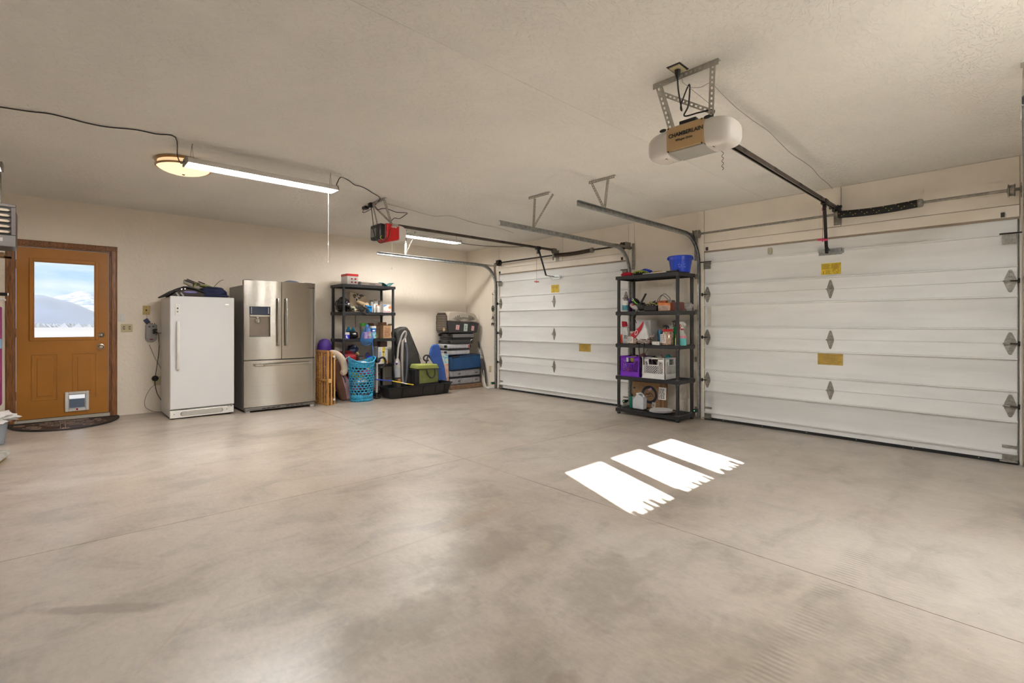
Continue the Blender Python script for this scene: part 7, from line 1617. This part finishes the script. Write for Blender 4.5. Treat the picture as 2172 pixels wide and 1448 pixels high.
ob('bear_figure', B().prism([(.040, .0), (.028, .0), (.026, .018), (-.004, .022), (-.008, .0), (-.022, .0), (-.026, .022), (-.044, .028), (-.046, .040), (-.030, .052), (-.012, .050), (.012, .056), (.034, .050), (.044, .032)], (cxx, 6.80, 1.165), (0,1,0), (0,0,1), (-.006, 0, 0)), M_rust, t)
# door sensors
for y, s, lb in ((6.685, 1, 'photo eye sensor with a green light at the left foot of the far vehicle door'), (3.855, 1, 'photo eye sensor at the foot of the far door behind the shelving'), (2.825, 1, 'photo eye sensor on the track foot beside the bucket shelf')):
    t = thing('photo_eye', lb, 'sensor', (XR-.10, y, .12))
    ob('sensor_body', B().box(XR-.15, XR-.09, y-.014, y+.030, .095, .135), M_black, t, bevel=.004)
    ob('sensor_arm', B().box(XR-.09, XR-.052, y, y+.004, .10, .13), M_black, t)
    ob('status_light', B().lathe([(0, -.003), (.005, -.002), (.006, 0)], (XR-.150, y+.010, .116), 10, 'X'), mat('green_led', (.05, .6, .2), emit=1.5), t)
# ================================================================ LEFT EDGE
t = thing('unit_heater', 'brown hanging unit heater with louvres at the left edge over the entry door', 'heater', (-.60, 6.2, 1.90))
hx1_ = -.245; hy_ = 6.05; hz0_, hz1_ = 1.868, 2.232
M_heat = mat('heater_brown', (.11, .09, .085), rough=.5, var=.08)
b = B().box(-.95, hx1_-.006, hy_+.012, hy_+.40, hz0_, hz1_+.0)
ob('heater_case', b, M_heat, t, bevel=.03, seg=4)
ob('front_frame', B().box(hx1_-.030, hx1_, hy_-.006, hy_+.0115, hz0_+.10, hz1_-.02).box(-.95, hx1_-.0, hy_-.006, hy_+.0115, hz1_-.02, hz1_+.006), M_heat, t, bevel=.005)
ob('lower_panel', B().box(-.95, hx1_-.002, hy_-.008, hy_+.0115, hz0_+.002, hz0_+.098), mat('heater_grey', (.15, .14, .135), rough=.5), t, bevel=.004)
ob('opening', B().box(-.93, hx1_-.031, hy_+.0, hy_+.0112, hz0_+.10, hz1_-.022), M_ink, t)
for i in range(5):
    z = hz0_+.118+i*.047
    ob('louvre', B().prism([(-.90, z+.004), (hx1_-.048, z), (hx1_-.036, z+.009), (hx1_-.052, z+.019), (-.90, z+.030)], (0, hy_-.002, 0), (1,0,0), (0,0,1), (0, -.012, 0)), mat('louvre_tan', (.34, .28, .215), rough=.45), t)
ob('label_plate', B().box(-.36, -.325, hy_-.0095, hy_-.0082, hz0_+.045, hz0_+.075), M_greycord, t)
for x in (-.85, -.35): ob('hanger_rod', B().cyl((x, hy_+.2, hz1_), (x, hy_+.2, CEIL-.001), .006, 8), M_galvd, t)
def leftp(u, v, y): return PY(u, v, y)
t = thing('storage_rack', 'rack of folded sports gear partly cut off by the left edge of the picture', 'rack', (-.55, 6.6, fz(-.5)))
rz = fz(-.5)
ob('upright', B().box(-.62, -.60, 6.55, 6.57, rz+.002, 1.75).box(-.62, -.60, 6.85, 6.87, rz+.002, 1.75), M_galvd, t)
ob('rack_shelf', B().box(-1.2, -.40, 6.52, 6.90, 1.72, 1.74).box(-1.2, -.42, 6.52, 6.90, .55, .57), mat('dark_board', (.10, .07, .05), rough=.6), t)
ob('rack_shelf', B().box(-1.2, -.42, 6.52, 6.90, 1.13, 1.15), mat('dark_board', (.10, .07, .05)), t)
p = leftp(13, 540, 6.6)
t = thing('cardboard_tray', 'torn cardboard flap sticking out under the heater at the left edge', 'cardboard', (p.x-.08, 6.6, p.z-.03))
ob('card_flap', B().prism([(-.30, 0), (p.x-.015, 0), (p.x, .020), (p.x-.02, .036), (-.34, .03), (-.60, .036), (-.60, 0)], (0, 6.56, p.z-.02), (1,0,0), (0,0,1), (0, .2, 0)), M_card, t)
p = leftp(16, 624, 6.6)
t = thing('broom_handle', 'black gripped pole end sticking out at the left edge beside the door casing', 'pole', tuple(p)); t.name = 'gripped_pole'
ob('grip', B().cyl((p.x-.16, 6.6, p.z), (p.x+.0, 6.6, p.z), .016, 12), M_black, t)
ob('white_tip', B().lathe([(.014, 0), (.012, .006), (0, .008)], (p.x, 6.6, p.z), 12, 'X'), M_white, t)
p = leftp(3, 636, 6.6)
one('white_hook', B().tube(smooth([(p.x-.12, 6.6, p.z-.02), (p.x-.03, 6.6, p.z), (p.x+.015, 6.6, p.z+.006), (p.x+.022, 6.6, p.z-.008)]), .010, 8), M_white, 'white plastic hook below the black grip at the left edge', 'hook')
a1_ = leftp(3, 650, 6.62); a2_ = leftp(2, 860, 6.62)
one('magenta_bag', B().box(a1_.x-.14, a1_.x, 6.60, 6.72, a2_.z, a1_.z), mat('magenta_fabric', (.22, .015, .10), rough=.7, bump=.4, bs=10), 'tall magenta fabric sleeve at the left edge beside the entry door', 'bag', bevel=.012)
p = leftp(2, 730, 6.58); one('pale_blue_clip', B().box(p.x-.05, p.x+.006, 6.57, 6.59, p.z-.04, p.z+.05), mat('pale_blue', (.25, .40, .60), rough=.4), 'pale blue clip on the magenta sleeve', 'clip', bevel=.005)
p = leftp(10, 885, 6.5)
t = thing('trash_bag', 'crumpled white plastic bag over a clear bin at the left edge of the floor', 'bag', (p.x-.12, 6.5, fz(p.x)))
ob('bag_skirt', B().blob((p.x-.10, 6.5, p.z+.0), (.17, .16, .055), .45, 3, 6, n=30, m=18), mat('white_film', (.66, .64, .62), rough=.35, bump=.5, bs=14), t)
ob('bin_side', B().lathe([(.13, fz(p.x)+.004), (.155, p.z-.03)], (p.x-.13, 6.5, 0), 20), mat('clear_bin', (.25, .28, .32), rough=.25), t)
p = PZ(8, 975, .12)
t = thing('dustpan', 'grey topped yellow wedge on the floor at the left edge', 'ramp', (p.x-.1, p.y, fz(p.x))); t.name = 'yellow_wedge'
q0 = PZ(22, 956, .155); fzq = fz(q0.x)
ob('wedge_base', B().add([(q0.x-.40, q0.y-.30, fzq+.004), (q0.x-.075, q0.y-.30, fzq+.004), (q0.x-.03, q0.y+.02, fzq+.004), (q0.x-.40, q0.y+.02, fzq+.004),
        (q0.x-.40, q0.y-.34, .135), (q0.x-.07, q0.y-.34, .135), (q0.x-.006, q0.y, .135), (q0.x-.40, q0.y, .135)], [(0,1,2,3), (4,5,6,7), (0,1,5,4), (1,2,6,5), (2,3,7,6), (3,0,4,7)]), mat('yellow_plastic', (.45, .33, .03), rough=.4), t)
ob('grey_top', B().add([(q0.x-.42, q0.y-.38, .137), (q0.x-.055, q0.y-.38, .137), (q0.x+.004, q0.y+.01, .137), (q0.x-.03, q0.y+.06, .137), (q0.x-.42, q0.y+.06, .137),
        (q0.x-.42, q0.y-.38, .165), (q0.x-.07, q0.y-.38, .165), (q0.x-.012, q0.y+.01, .165), (q0.x-.04, q0.y+.05, .165), (q0.x-.42, q0.y+.05, .165)], [(4,3,2,1,0), (5,6,7,8,9), (0,1,6,5), (1,2,7,6), (2,3,8,7), (3,4,9,8), (4,0,5,9)]), mat('worn_grey', (.42, .40, .36), rough=.7, var=.2, vs=12), t)
